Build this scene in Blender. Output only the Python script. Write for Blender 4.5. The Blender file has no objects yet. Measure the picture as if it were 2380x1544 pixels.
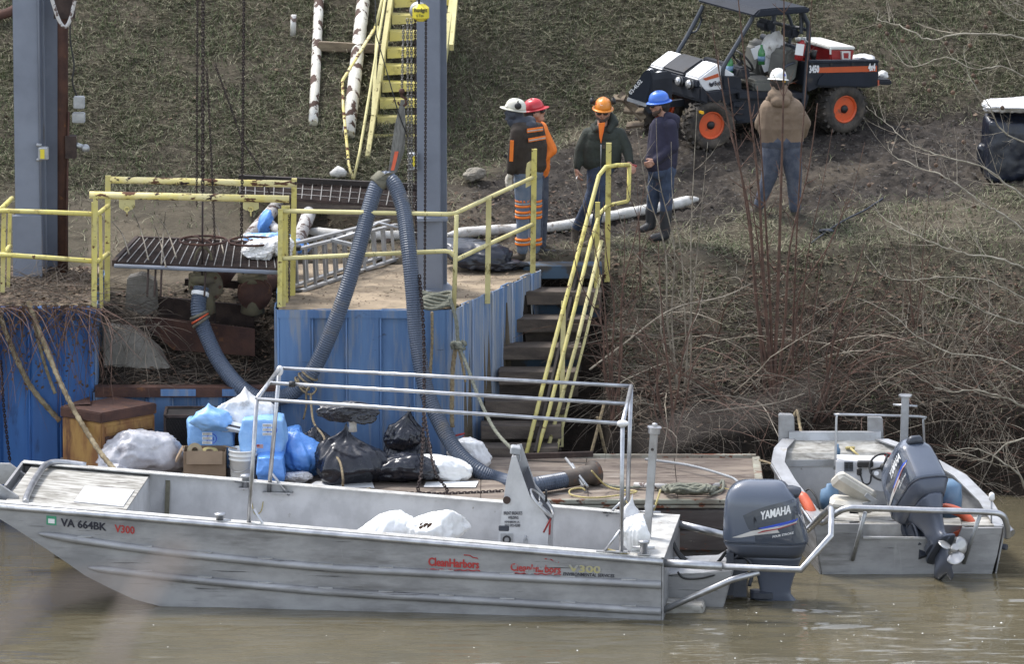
import bpy, bmesh, math, random
import numpy as np
from mathutils import Vector, Matrix, noise, Quaternion
random.seed(7)
SC = bpy.context.scene
COL = SC.collection
R = math.radians
# ---------------------------------------------------------------- camera
F_, P_, D_ = 18275.0, R(12), 85.0           # focal length in photograph-preview pixels, pitch, distance to the near hull
TH = P_ + math.atan(668 / F_)
CAM = Vector((0, -D_ * math.cos(TH), D_ * math.sin(TH)))
cd = bpy.data.cameras.new('camera'); cam = bpy.data.objects.new('camera', cd); COL.objects.link(cam)
cam.location = CAM; cam.rotation_euler = (R(90) - P_, 0, 0)
cd.sensor_width = 36; cd.lens = 36 * F_ / 2380; cd.clip_start = .5; cd.clip_end = 2000
cd.dof.use_dof = True; cd.dof.focus_distance = 86.5; cd.dof.aperture_fstop = 5.6
SC.camera = cam
# ---------------------------------------------------------------- world, sun, exposure
SUN_DIR = Vector((-.42, .34, .84)).normalized()
w = bpy.data.worlds.new('World'); SC.world = w; w.use_nodes = True
nt = w.node_tree; nt.nodes.clear()
sky = nt.nodes.new('ShaderNodeTexSky'); sky.sky_type = 'NISHITA'; sky.sun_disc = False
sky.sun_elevation = math.asin(SUN_DIR.z); sky.sun_rotation = math.atan2(SUN_DIR.x, SUN_DIR.y)
sky.air_density = 1.0; sky.dust_density = 1.6; sky.ozone_density = 1.0
bg = nt.nodes.new('ShaderNodeBackground'); bg.inputs[1].default_value = .15
wo = nt.nodes.new('ShaderNodeOutputWorld')
hs = nt.nodes.new('ShaderNodeHueSaturation'); hs.inputs['Saturation'].default_value = .45
nt.links.new(sky.outputs[0], hs.inputs['Color']); nt.links.new(hs.outputs[0], bg.inputs[0]); nt.links.new(bg.outputs[0], wo.inputs[0])
sd = bpy.data.lights.new('sun', 'SUN'); sd.energy = 1.45; sd.angle = R(11); sd.color = (1, .965, .91)
sun = bpy.data.objects.new('sun', sd); COL.objects.link(sun)
sun.rotation_euler = SUN_DIR.to_track_quat('Z', 'Y').to_euler(); sun.location = (0, 0, 30)
SC.view_settings.view_transform = 'Standard'; SC.view_settings.look = 'None'
SC.view_settings.gamma = 1; SC.view_settings.exposure = 1.48; SC.view_settings.use_curve_mapping = False
SC.cycles.use_denoising = True; SC.cycles.max_bounces = 6; SC.cycles.transparent_max_bounces = 12
SC.cycles.caustics_reflective = False; SC.cycles.caustics_refractive = False
SC.cycles.sample_clamp_indirect = 4

# ---------------------------------------------------------------- pixel rays -> places (measuring the photograph)
def ray(px, py):
    a = (px - 1190) / F_; b = (772 - py) / F_
    return Vector((a, math.cos(P_) + b * math.sin(P_), -math.sin(P_) + b * math.cos(P_)))
def aY(px, py, Y):
    r = ray(px, py); return CAM + r * ((Y - CAM.y) / r.y)
def aZ(px, py, z):
    r = ray(px, py); return CAM + r * ((z - CAM.z) / r.z)
def aP(px, py, P0, N):
    r = ray(px, py); P0 = Vector(P0); N = Vector(N); return CAM + r * ((P0 - CAM).dot(N) / r.dot(N))
def path(pts, Y=None):
    return [aY(p[0], p[1], p[2] if len(p) > 2 else Y) for p in pts]

# ---------------------------------------------------------------- materials
MATS = {}
def mat(name, c1, c2=None, sc=5.0, st=(1, 1, 1), rough=.6, metal=0.0, bump=0.0, bsc=40.0, patch=None, lo=.4, hi=.6,
        alpha=1.0, spec=.5, detail=6, bst=None, trans=0.0, attr=None, coat=0.0, sss=0.0):
    """c1/c2 mixed by noise; patch=(colour, threshold, scale, softness[, stretch[, roughness]]) adds rust, dirt or flaking"""
    m = bpy.data.materials.new(name); m.use_nodes = True; t = m.node_tree; n = t.nodes; L = t.links
    b = n['Principled BSDF']; tc = n.new('ShaderNodeTexCoord')
    def noise_(scale, stretch, det=6, off=0):
        mp = n.new('ShaderNodeMapping'); mp.inputs['Scale'].default_value = stretch; mp.inputs['Location'].default_value = (off, off * .7, off * .3)
        L.new(tc.outputs['Object'], mp.inputs[0])
        k = n.new('ShaderNodeTexNoise'); k.inputs['Scale'].default_value = scale; k.inputs['Detail'].default_value = det
        k.inputs['Roughness'].default_value = .62
        L.new(mp.outputs[0], k.inputs['Vector']); return k
    def ramp(src, a, bb, ca, cb):
        r = n.new('ShaderNodeValToRGB'); r.color_ramp.elements[0].position = a; r.color_ramp.elements[1].position = bb
        r.color_ramp.elements[0].color = (*ca, 1); r.color_ramp.elements[1].color = (*cb, 1); L.new(src, r.inputs[0]); return r
    def mix(f, a, bb):
        x = n.new('ShaderNodeMix'); x.data_type = 'RGBA'; L.new(f, x.inputs[0])
        for s, v in ((6, a), (7, bb)):
            if isinstance(v, tuple): x.inputs[s].default_value = (*v, 1)
            else: L.new(v, x.inputs[s])
        return x.outputs[2]
    if c2 is None: c2 = tuple(v * .82 for v in c1)
    k = noise_(sc, st, detail); col = ramp(k.outputs[0], lo, hi, c1, c2).outputs[0]
    ro = None
    if patch:
        ps = patch if isinstance(patch, list) else [patch]
        for i, pt in enumerate(ps):
            pc, th, psc, sf = pt[:4]; pst = pt[4] if len(pt) > 4 else (1, 1, 1); pr = pt[5] if len(pt) > 5 else .9
            k2 = noise_(psc, pst, 8, 3.7 + i * 5.1)
            f = ramp(k2.outputs[0], th, min(.999, th + sf), (0, 0, 0), (1, 1, 1)).outputs[0]
            col = mix(f, col, pc)
            x = n.new('ShaderNodeMix'); x.data_type = 'FLOAT'; L.new(f, x.inputs[0]); x.inputs[3].default_value = pr
            if ro is None: x.inputs[2].default_value = rough
            else: L.new(ro, x.inputs[2])
            ro = x.outputs[0]
            if pr >= .8 and metal: b.inputs['Metallic'].default_value = metal * .8
    if attr:                                                     # ground: colours chosen by painted-in cover attributes
        for an, ac1, ac2, asc in attr:
            at = n.new('ShaderNodeAttribute'); at.attribute_name = an
            k3 = noise_(asc, (1, 1, 1), 8, 9.1)
            c = ramp(k3.outputs[0], .36, .64, ac1, ac2).outputs[0]
            col = mix(at.outputs['Fac'], col, c)
    L.new(col, b.inputs['Base Color'])
    if ro is not None: L.new(ro, b.inputs['Roughness'])
    else: b.inputs['Roughness'].default_value = rough
    b.inputs['Metallic'].default_value = metal
    b.inputs['Specular IOR Level'].default_value = spec
    b.inputs['Alpha'].default_value = alpha
    b.inputs['Transmission Weight'].default_value = trans
    b.inputs['Coat Weight'].default_value = coat
    if bump:
        k4 = noise_(bsc, bst or (1, 1, 1), 5, 1.3); bp = n.new('ShaderNodeBump'); bp.inputs['Strength'].default_value = bump
        bp.inputs['Distance'].default_value = .02
        L.new(k4.outputs[0], bp.inputs['Height']); L.new(bp.outputs[0], b.inputs['Normal'])
    MATS[name] = m
    return m
def M(x): return MATS[x] if isinstance(x, str) else x

# ---------------------------------------------------------------- scene tree
BASE = {}
def tag(o, label=None, cat=None, group=None, kind=None):
    if label: o['label'] = label
    if cat: o['category'] = cat
    if group: o['group'] = group
    if kind: o['kind'] = kind
    return o
def thing(name, label, cat, loc, rz=0.0, group=None, rot=None):
    o = bpy.data.objects.new(name, None); COL.objects.link(o); o.empty_display_size = .1
    q = rot if rot is not None else Matrix.Rotation(rz, 4, 'Z')
    mw = Matrix.Translation(Vector(loc)) @ q
    o.matrix_world = mw; BASE[o.name] = mw
    return tag(o, label, cat, group)
def wm(parent):
    return BASE.get(parent.name, Matrix.Identity(4)) if parent else Matrix.Identity(4)
def dup(o, parent=None):
    c = o.copy(); COL.objects.link(c)
    if parent: c.parent = parent
    for ch in [x for x in bpy.data.objects if x.parent == o]: dup(ch, c)
    return c

class MB:
    """collects shapes; build() links them as ONE mesh object. Shapes are in world space unless local=True at build."""
    def __init__(s): s.v = []; s.f = []; s.mi = []; s.cur = 0; s.sm = []; s.smooth = False
    def face(s, f): s.f.append(f); s.mi.append(s.cur); s.sm.append(s.smooth)
    def add(s, vs, fs):
        k = len(s.v); s.v.extend([tuple(v) for v in vs])
        for f in fs: s.face([i + k for i in f])
        return s
    def box(s, c, d, m=None, taper=1.0, bev=0.0):
        x, y, z = [q / 2 for q in d]
        if bev > 0:
            b = min(bev, x * .9, y * .9, z * .9); vs = []
            for zz, ins in ((-z, b), (-z + b, 0), (z - b, 0), (z, b)):
                X, Y = x - ins, y - ins
                bb = b if ins == 0 else b * .6
                for (px, py) in ((X - bb, -Y), (X, -Y + bb), (X, Y - bb), (X - bb, Y), (-X + bb, Y), (-X, Y - bb), (-X, -Y + bb), (-X + bb, -Y)):
                    vs.append(Vector((px, py, zz)))
            fs = [[7, 6, 5, 4, 3, 2, 1, 0], [24, 25, 26, 27, 28, 29, 30, 31]]
            for r in range(3):
                for i in range(8):
                    j = (i + 1) % 8; fs.append([r * 8 + i, r * 8 + j, r * 8 + 8 + j, r * 8 + 8 + i])
        else:
            t = taper
            vs = [Vector(p) for p in ((-x, -y, -z), (x, -y, -z), (x, y, -z), (-x, y, -z), (-x * t, -y * t, z), (x * t, -y * t, z), (x * t, y * t, z), (-x * t, y * t, z))]
            fs = [[0, 3, 2, 1], [4, 5, 6, 7], [0, 1, 5, 4], [1, 2, 6, 5], [2, 3, 7, 6], [3, 0, 4, 7]]
        c = Vector(c)
        vs = [(m @ v if m else v) + c for v in vs]
        return s.add(vs, fs)
    def beam(s, p, q, w, h, up=(0, 0, 1)):
        """rectangular bar from p to q, w wide across, h along up"""
        p = Vector(p); q = Vector(q); d = (q - p); L = d.length; d.normalize(); up = Vector(up)
        x = d.cross(up)
        if x.length < 1e-4: x = d.cross(Vector((1, 0, 0)))
        x.normalize(); u = x.cross(d)
        m = Matrix((x, d, u)).transposed()
        return s.box((p + q) / 2, (w, L, h), m)
    def tube(s, pts, r, n=8, caps=True, closed=False, flat=1.0):
        pts = [Vector(p) for p in pts]; N = len(pts)
        if not hasattr(r, '__len__'): r = [r] * N
        k = len(s.v); prev = None
        for i, p in enumerate(pts):
            a = pts[i - 1] if (i > 0 or closed) else pts[0]; b = pts[(i + 1) % N] if (i < N - 1 or closed) else pts[-1]
            d = (b - a)
            if d.length < 1e-9: d = Vector((0, 0, 1))
            d.normalize()
            if prev is None:
                x = d.cross(Vector((0, 0, 1)))
                if x.length < .05: x = d.cross(Vector((0, 1, 0)))
            else:
                x = prev - d * prev.dot(d)
            x.normalize(); prev = x; y = d.cross(x)
            for j in range(n):
                t = 2 * math.pi * j / n
                s.v.append(tuple(p + x * (math.cos(t) * r[i]) + y * (math.sin(t) * r[i] * flat)))
        sm = s.smooth; s.smooth = n > 4
        for i in range(N if closed else N - 1):
            A = k + i * n; B = k + ((i + 1) % N) * n
            for j in range(n):
                s.face([A + j, A + (j + 1) % n, B + (j + 1) % n, B + j])
        s.smooth = False
        if caps and not closed:
            s.face([k + j for j in range(n)][::-1]); s.face([k + (N - 1) * n + j for j in range(n)])
        s.smooth = sm
        return s
    def prism(s, poly, off, flip=False):
        """poly: 3D outline, off: extrusion vector"""
        poly = [Vector(p) for p in poly]; off = Vector(off); n = len(poly)
        vs = poly + [p + off for p in poly]
        return s.add(vs, [list(range(n))[::-1], list(range(n, 2 * n))] + [[i, (i + 1) % n, n + (i + 1) % n, n + i] for i in range(n)])
    def loft(s, rings, caps=True, closed=True, smooth=False):
        """rings: list of equal-length point lists"""
        n = len(rings[0]); k = len(s.v); s.smooth = smooth
        for r in rings: s.v.extend([tuple(p) for p in r])
        for i in range(len(rings) - 1):
            A = k + i * n; B = A + n
            for j in range(n if closed else n - 1):
                s.face([A + j, A + (j + 1) % n, B + (j + 1) % n, B + j])
        s.smooth = False
        if caps: s.face([k + j for j in range(n)][::-1]); s.face([k + (len(rings) - 1) * n + j for j in range(n)])
        return s
    def lathe(s, prof, c, m=None, n=20, smooth=True):
        """prof: [(r, z)], around local z"""
        c = Vector(c); rings = []
        for r, z in prof:
            rings.append([(m @ Vector((r * math.cos(2 * math.pi * j / n), r * math.sin(2 * math.pi * j / n), z)) if m else Vector((r * math.cos(2 * math.pi * j / n), r * math.sin(2 * math.pi * j / n), z))) + c for j in range(n)])
        return s.loft(rings, True, True, smooth)
    def disc(s, c, r, nrm, th=.01, n=16):
        q = Vector(nrm).to_track_quat('Z', 'Y').to_matrix(); return s.lathe([(r, -th / 2), (r, th / 2)], c, q, n, False)
    def ball(s, c, r, n=10, sq=(1, 1, 1), m=None):
        prof = [(max(1e-4, math.sin(math.pi * i / n)), -math.cos(math.pi * i / n)) for i in range(n + 1)]
        rings = []; c = Vector(c); N = n + 4
        for a, z in prof:
            ring = []
            for j in range(N):
                v = Vector((a * math.cos(2 * math.pi * j / N) * r * sq[0], a * math.sin(2 * math.pi * j / N) * r * sq[1], z * r * sq[2]))
                ring.append((m @ v if m else v) + c)
            rings.append(ring)
        return s.loft(rings, True, True, True)
    def build(s, name, mats, parent=None, local=False, bevel=0.0, jitter=0.0):
        me = bpy.data.meshes.new(name)
        vs = s.v
        if parent and not local:
            iv = wm(parent).inverted(); vs = [tuple(iv @ Vector(v)) for v in vs]
        if jitter:
            vs = [tuple(Vector(v) + noise.noise_vector(Vector(v) * 9) * jitter) for v in vs]
        me.from_pydata(vs, [], s.f)
        ms = mats if isinstance(mats, (list, tuple)) else [mats]
        for m_ in ms: me.materials.append(M(m_))
        if len(ms) > 1: me.polygons.foreach_set('material_index', [min(i, len(ms) - 1) for i in s.mi])
        me.polygons.foreach_set('use_smooth', s.sm)
        me.update()
        o = bpy.data.objects.new(name, me); COL.objects.link(o)
        if parent: o.parent = root_fix(parent)
        if bevel:
            bm = bmesh.new(); bm.from_mesh(me); bmesh.ops.remove_doubles(bm, verts=bm.verts, dist=1e-5)
            es = [e for e in bm.edges if len(e.link_faces) == 2 and e.calc_face_angle(0) > .6]
            bmesh.ops.bevel(bm, geom=es, offset=bevel, segments=2, affect='EDGES', clamp_overlap=True)
            bm.to_mesh(me); bm.free()
        return o
def root_fix(p): return p
def sub(mb, name, mats, part, local=False, **k):
    """a sub-part: child of a part; vertices kept in the frame of the part's thing"""
    top = part.parent
    iv = wm(top).inverted()
    if not local: mb.v = [tuple(iv @ Vector(v)) for v in mb.v]
    o = mb.build(name, mats, None, **k); o.parent = part
    return o
def lt(parent, pts):                                        # local -> world points
    m = wm(parent); return [m @ Vector(p) for p in pts]

def smooth_path(pts, n=8):
    """Catmull-Rom through points"""
    pts = [Vector(p) for p in pts]; out = []
    for i in range(len(pts) - 1):
        p0 = pts[max(i - 1, 0)]; p1 = pts[i]; p2 = pts[i + 1]; p3 = pts[min(i + 2, len(pts) - 1)]
        for k in range(n):
            t = k / n
            out.append(.5 * ((2 * p1) + (p2 - p0) * t + (2 * p0 - 5 * p1 + 4 * p2 - p3) * t * t + (3 * p1 - p0 - 3 * p2 + p3) * t ** 3))
    out.append(pts[-1]); return out
def resample(pts, step):
    out = [pts[0]]; acc = 0
    for i in range(1, len(pts)):
        a = pts[i - 1]; b = pts[i]; L = (b - a).length; d = step - acc
        while d <= L:
            out.append(a.lerp(b, d / L)); d += step
        acc = L - (d - step)
    return out

# lettering: flat text standing on a surface. origin = left end of baseline, right/up = directions
def text(s, org, right, up, size, m, parent, name='lettering', bold=0.0, width=None, thick=.0015, shear=0.0, local=False, part=None, proud=.003):
    cu = bpy.data.curves.new('t', 'FONT'); cu.body = s; cu.size = 1; cu.offset = min(bold, .010); cu.shear = shear; cu.resolution_u = 2
    ob = bpy.data.objects.new('t', cu); COL.objects.link(ob); dg = bpy.context.evaluated_depsgraph_get()
    me = bpy.data.meshes.new_from_object(ob.evaluated_get(dg)); bpy.data.objects.remove(ob); bpy.data.curves.remove(cu)
    vs = [v.co.copy() for v in me.vertices]; fs = [list(p.vertices) for p in me.polygons]; bpy.data.meshes.remove(me)
    if not vs: return None
    x0 = min(v.x for v in vs); x1 = max(v.x for v in vs); h = max(v.y for v in vs)
    sy = size / .69; sx = (width / (x1 - x0)) if width else sy
    right = Vector(right).normalized(); up = Vector(up).normalized(); nrm = right.cross(up)
    mb = MB(); q = max(0, bold - .008) * 1.3
    for k, (ex_, ey_) in enumerate(((0, 0), (q, 0), (-q, 0), (0, q * .6), (0, -q * .6), (q * .6, q * .4), (-q * .6, -q * .4)) if q > 0 else ((0, 0),)):
        mb.add([Vector(org) + right * ((v.x - x0 + ex_) * sx) + up * ((v.y + ey_) * sy) + nrm * (proud + .0004 * k) for v in vs], fs)
    if part is not None: return sub(mb, name, m, part, local=local)
    return mb.build(name, m, parent, local=local)

# organic solids: overlapping tapered capsules welded by a voxel remesh
def capsule_mesh(caps, voxel, smooth=4, wrinkle=0.0, wsc=9.0):
    vs = []; fs = []
    for c in caps:
        p, r0, q, r1 = Vector(c[0]), c[1], Vector(c[2]), c[3]; fl = c[5] if len(c) > 5 else None
        mb = MB(); d = q - p
        if d.length < 1e-5: d = Vector((0, 0, .001)); q = p + d
        n = 12; u = d.normalized(); ext = []
        for k in range(1, 4):
            a = math.pi / 2 * k / 4; ext.append((p - u * (r0 * math.cos(a)), r0 * math.sin(a)))
        ext.append((p, r0)); ext.append((q, r1))
        for k in range(3, 0, -1):
            a = math.pi / 2 * k / 4; ext.append((q + u * (r1 * math.cos(a)), r1 * math.sin(a)))
        k0 = len(vs); mb.tube([e[0] for e in ext], [e[1] for e in ext], n)
        pv = [Vector(v) for v in mb.v]
        if fl is not None:                                   # flatten along an axis: (axis, factor)
            ax = Vector(fl[0]).normalized(); mid = (p + q) / 2
            pv = [v - ax * ((v - mid).dot(ax) * (1 - fl[1])) for v in pv]
        vs.extend([tuple(v) for v in pv]); fs.extend([[i + k0 for i in f] for f in mb.f])
    me = bpy.data.meshes.new('tmp'); me.from_pydata(vs, [], fs); me.update()
    ob = bpy.data.objects.new('tmp', me); COL.objects.link(ob)
    md = ob.modifiers.new('r', 'REMESH'); md.mode = 'VOXEL'; md.voxel_size = voxel
    if smooth: ms = ob.modifiers.new('s', 'SMOOTH'); ms.iterations = smooth; ms.factor = .5
    dg = bpy.context.evaluated_depsgraph_get(); res = bpy.data.meshes.new_from_object(ob.evaluated_get(dg))
    bpy.data.objects.remove(ob); bpy.data.meshes.remove(me)
    if wrinkle:
        for v in res.vertices:
            c = v.co; a = 1 - abs(noise.noise(Vector((c.x * wsc * 1.2, c.y * wsc * 1.2, c.z * wsc * .8)))) * 2
            b_ = noise.noise(c * wsc * .5)
            v.co = c + v.normal * (wrinkle * (a * .7 + b_ - .4))
    return res
def organic(name, caps, mats, parent, voxel=.012, smooth=4, wrinkle=0.0, wsc=9.0, part=None):
    """caps: (p, r0, q, r1, material index[, flatten])"""
    if name in ('body', 'jacket', 'coat', 'hoodie', 'sweatshirt'):      # join the stacked rows of a torso into one smooth trunk
        extra = []
        for c, d in zip(caps, caps[1:]):
            flat_ = all(abs(k[0].z - k[2].z) < .04 and .05 < (k[0] - k[2]).length < .35 and k[1] > .09 for k in (c, d))
            if flat_ and .05 < abs(c[0].z - d[0].z) < .35:
                for t_ in (0, .5, 1): extra.append((c[0].lerp(c[2], t_), c[1], d[0].lerp(d[2], t_), d[1], c[4]))
        caps = list(caps) + extra
    me = capsule_mesh(caps, voxel, smooth, wrinkle, wsc)
    ms = mats if isinstance(mats, (list, tuple)) else [mats]
    for m_ in ms: me.materials.append(M(m_))
    if len(ms) > 1:
        A = np.array([tuple(c[0]) for c in caps]); B = np.array([tuple(c[2]) for c in caps]); r0 = np.array([c[1] for c in caps]); r1 = np.array([c[3] for c in caps])
        mi = np.array([c[4] for c in caps]); n = len(me.polygons); cen = np.zeros(n * 3); me.polygons.foreach_get('center', cen); cen = cen.reshape(-1, 3)
        d = B - A; dd = (d ** 2).sum(1) + 1e-9
        t = np.clip(((cen[:, None, :] - A[None]) * d[None]).sum(2) / dd[None], 0, 1)
        dist = np.linalg.norm(cen[:, None, :] - (A[None] + t[..., None] * d[None]), axis=2) - (r0 + (r1 - r0) * t)
        me.polygons.foreach_set('material_index', mi[dist.argmin(1)].astype(np.int32))
    me.polygons.foreach_set('use_smooth', [True] * len(me.polygons))
    top = part.parent if part is not None else parent
    if top is not None: me.transform(wm(top).inverted())
    me.update(); me.name = name
    o = bpy.data.objects.new(name, me); COL.objects.link(o)
    o.parent = part if part is not None else parent
    return o
# ================================================================ MATERIALS
RUST = (.10, .045, .025)
mat('ground', (.078, .066, .047), (.050, .043, .031), 2.2, rough=.95, bump=.9, bsc=26, spec=.2,
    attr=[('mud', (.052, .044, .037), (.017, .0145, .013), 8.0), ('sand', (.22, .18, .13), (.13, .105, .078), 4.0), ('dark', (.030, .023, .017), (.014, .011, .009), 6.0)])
mat('grass', (.14, .16, .085), (.065, .085, .040), 9.0, rough=.85, spec=.2, lo=.42, hi=.58)
mat('dry_grass', (.27, .255, .18), (.14, .13, .085), 11.0, rough=.85, spec=.2)
mat('steel_grey', (.20, .222, .27), (.165, .183, .225), 1.5, rough=.5, patch=[((.12, .09, .05), .68, 2.5, .12, (1, 1, .25), .8), (RUST, .72, 14, .02)], spec=.4)
mat('yellow_paint', (.60, .52, .15), (.50, .44, .18), 2.5, rough=.55, patch=[((.24, .185, .06), .54, 8, .16, (1, 1, 1), .8), (RUST, .63, 13, .015)], spec=.4)
mat('yellow_pale', (.58, .52, .26), (.48, .43, .20), 2.5, rough=.6, patch=[((.10, .075, .02), .60, 12, .08, (1, 1, .6), .85), (RUST, .70, 16, .015)], spec=.3)
mat('yellow_flaked', (.62, .52, .17), (.66, .58, .30), 4, rough=.55, patch=[(RUST, .555, 9, .015, (.5, 1, 1.5)), ((.035, .02, .02), .60, 12, .02, (.6, 1, 1))], spec=.4)
mat('rust', (.085, .043, .032), (.055, .030, .025), 5, rough=.85, bump=.3, patch=((.17, .08, .035), .6, 7, .12), spec=.3)
mat('rust_dark', (.065, .045, .038), (.036, .026, .023), 5, rough=.85, bump=.3, spec=.3)
mat('rust_yellow', (.32, .185, .055), (.19, .085, .03), 3.5, (1.6, 1.6, .5), rough=.75, patch=[(RUST, .56, 3.2, .10, (2.5, 2.5, .5)), ((.05, .025, .02), .66, 6, .08, (3, 3, .4))])
mat('sheet_blue', (.115, .205, .365), (.080, .15, .29), 1.4, (3, 3, .35), rough=.6,
    patch=[((.23, .25, .28), .52, 3.2, .16, (3, 3, .3), .85), (RUST, .70, 3.0, .05, (3, 3, .5)), ((.05, .045, .045), .67, 4.5, .12, (1, 1, 3), .9)], spec=.35)
mat('sheet_blue_bright', (.050, .150, .39), (.040, .11, .30), 1.6, (3, 3, .35), rough=.55,
    patch=[((.03, .05, .11), .60, 2.6, .16, (2, 2, .5), .85), (RUST, .72, 5, .04)], spec=.35)
mat('sheet_faded', (.25, .28, .33), (.11, .19, .34), 2.2, (4, 4, .3), rough=.65, lo=.42, hi=.58,
    patch=[((.34, .34, .32), .585, 3.5, .08, (4, 4, .25), .85), ((.13, .10, .07), .66, 3, .12, (3, 3, .4), .9)], spec=.35)
mat('aluminium', (.35, .35, .355), (.24, .24, .245), 2.2, (.6, .6, 1.6), rough=.5, metal=.45, bump=.12, bsc=14,
    patch=[((.17, .165, .16), .54, 2.0, .16, (.35, .35, 2.6), .7), ((.06, .06, .06), .63, 6, .03, (.16, .16, 6), .7), ((.40, .40, .40), .66, 2.2, .10, (1.6, 1.6, .4), .5)])
mat('aluminium_light', (.44, .445, .455), (.33, .33, .33), 4, rough=.40, metal=.55, bump=.12, bsc=30, patch=((.34, .32, .28), .62, 5, .12, (1, 1, 1), .7))
mat('aluminium_pipe', (.48, .485, .50), (.34, .345, .36), 6, rough=.33, metal=.8, patch=((.25, .24, .23), .66, 10, .08))
mat('hull_inside', (.56, .56, .565), (.45, .45, .455), 3, (1, 1, .8), rough=.55, metal=.25, bump=.1, bsc=20, patch=((.30, .28, .25), .67, 9, .05, (1, 1, .7), .8))
mat('deck_dirty', (.44, .43, .40), (.22, .21, .185), 6, (.6, 2, 1), rough=.7, metal=.2, patch=((.10, .09, .08), .56, 5, .10, (.6, 2.2, 1), .9))
mat('barge_wood', (.24, .195, .155), (.135, .105, .085), 2.6, (.5, 2.4, 1), rough=.8, patch=[((.075, .055, .045), .56, 5, .10, (.5, 2.2, 1)), ((.33, .30, .26), .58, 3, .12, (.6, 2, 1))], bump=.25, bsc=16)
mat('barge_side', (.115, .10, .092), (.075, .06, .055), 3, (.4, 1, 2), rough=.8, patch=[((.16, .06, .035), .60, 8, .05, (.6, 1, 1)), ((.32, .31, .27), .64, 9, .03, (.4, 1, 2))])
mat('barge_trim', (.33, .33, .27), (.22, .19, .15), 6, (.6, 1, 1), rough=.75, patch=[((.17, .06, .03), .56, 7, .04, (.7, 1, 1)), ((.05, .035, .03), .64, 9, .04)])
mat('concrete', (.27, .25, .22), (.19, .175, .15), 5, rough=.9, bump=.4, patch=((.08, .065, .05), .58, 4, .15))
mat('step_wood', (.125, .10, .08), (.065, .052, .044), 4, (.5, 2, 2), rough=.85, bump=.4)
mat('step_blue', (.05, .085, .13), (.055, .05, .045), 4, rough=.8, lo=.45, hi=.55)
mat('step_dark', (.038, .030, .026), (.022, .018, .016), 4, rough=.9)
mat('beam_wood', (.19, .15, .10), (.09, .065, .045), 5, (.6, 2, 2), rough=.9, bump=.4)
mat('white_flaked', (.62, .61, .57), (.50, .48, .42), 2, rough=.6, patch=[((.075, .045, .035), .535, 5.5, .012, (1.3, 1.3, .55)), ((.55, .48, .26), .66, 2, .1)], bump=.15, bsc=12)
mat('white_flaked_low', (.55, .54, .52), (.42, .40, .38), 2, rough=.65, patch=[((.12, .085, .075), .54, 7, .02, (1.2, 1.2, 1.2))], bump=.2, bsc=12)
mat('hose', (.088, .108, .148), (.062, .080, .115), 1.2, rough=.42, patch=((.16, .14, .115), .60, 2.2, .14, (1, 1, 1), .8), spec=.5)
mat('hose_cuff', (.13, .12, .085), (.08, .07, .055), 9, rough=.8)
mat('strap_grey', (.17, .165, .145), (.11, .105, .095), 12, (4, 4, .5), rough=.85)
mat('strap_olive', (.16, .15, .11), (.10, .095, .07), 9, rough=.85)
mat('orange_red', (.55, .09, .03), (.45, .07, .03), 6, rough=.6)
mat('chain_dark', (.045, .030, .028), (.03, .022, .022), 12, rough=.6, metal=.4)
mat('chain_steel', (.30, .29, .28), (.18, .17, .16), 12, rough=.4, metal=.8)
mat('hoist_yellow', (.72, .60, .05), (.66, .54, .05), 6, rough=.35, patch=((.15, .13, .1), .68, 8, .1))
mat('black_paint', (.02, .02, .022), (.014, .014, .016), 6, rough=.5)
mat('white_cloth', (.66, .65, .63), (.50, .49, .46), 5, rough=.9, patch=((.20, .17, .14), .57, 6, .10), bump=.4, bsc=30)
mat('bag_black', (.014, .016, .025), (.009, .010, .016), 5, rough=.27, spec=.6, bump=.14, bsc=12)
mat('tarp_black', (.014, .018, .030), (.009, .011, .018), 5, rough=.32, spec=.5, bump=.15, bsc=10)
mat('bag_white', (.84, .84, .83), (.76, .76, .74), 6, rough=.42, bump=.10, bsc=14, patch=((.45, .42, .38), .70, 6, .1))
mat('bag_clear', (.76, .76, .76), (.60, .59, .59), 4, rough=.28, bump=.45, bsc=16, patch=((.24, .21, .19), .60, 4.5, .16, (1, 1, 1), .4))
mat('bag_film', (.52, .52, .55), (.36, .36, .39), 4, rough=.26, bump=.3, bsc=15, patch=((.19, .18, .19), .53, 3.6, .15, (1, 1, 1.4), .4))
mat('bale_blue', (.27, .48, .80), (.21, .41, .74), 5, rough=.34, bump=.4, bsc=16, patch=((.42, .58, .84), .61, 7, .1, (1, 1, 1.8), .3))
mat('bag_blue', (.13, .32, .74), (.09, .25, .64), 5, rough=.28, bump=.4, bsc=18, patch=((.30, .48, .80), .66, 8, .08, (1, 1, 1), .25))
mat('cardboard', (.27, .195, .13), (.23, .165, .11), 4, rough=.85, patch=((.10, .065, .045), .66, 4, .05))
mat('bucket', (.72, .72, .69), (.62, .61, .58), 3, rough=.5, patch=((.40, .37, .32), .64, 5, .1))
mat('paper', (.78, .78, .77), (.7, .7, .69), 3, rough=.7)
mat('tape', (.34, .28, .17), (.28, .22, .14), 6, rough=.6)
mat('mesh_black', (.022, .017, .016), (.014, .011, .010), 5, rough=.7)
mat('black_rubber', (.016, .016, .017), (.012, .012, .012), 6, rough=.55)
mat('rope_green', (.20, .20, .155), (.12, .125, .10), 40, rough=.9)
mat('rope_tan', (.30, .24, .14), (.17, .13, .085), 30, rough=.9)
mat('rope_mossy', (.30, .25, .16), (.13, .10, .06), 9, rough=.95, patch=((.33, .13, .06), .63, 5, .08))
mat('rope_yellow', (.48, .40, .17), (.36, .29, .13), 20, rough=.85)
mat('cowling', (.085, .102, .138), (.078, .094, .128), 2, rough=.26, coat=.5, spec=.5)
mat('cowling_panel', (.040, .050, .070), (.036, .045, .063), 2, rough=.22, coat=.5)
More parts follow.
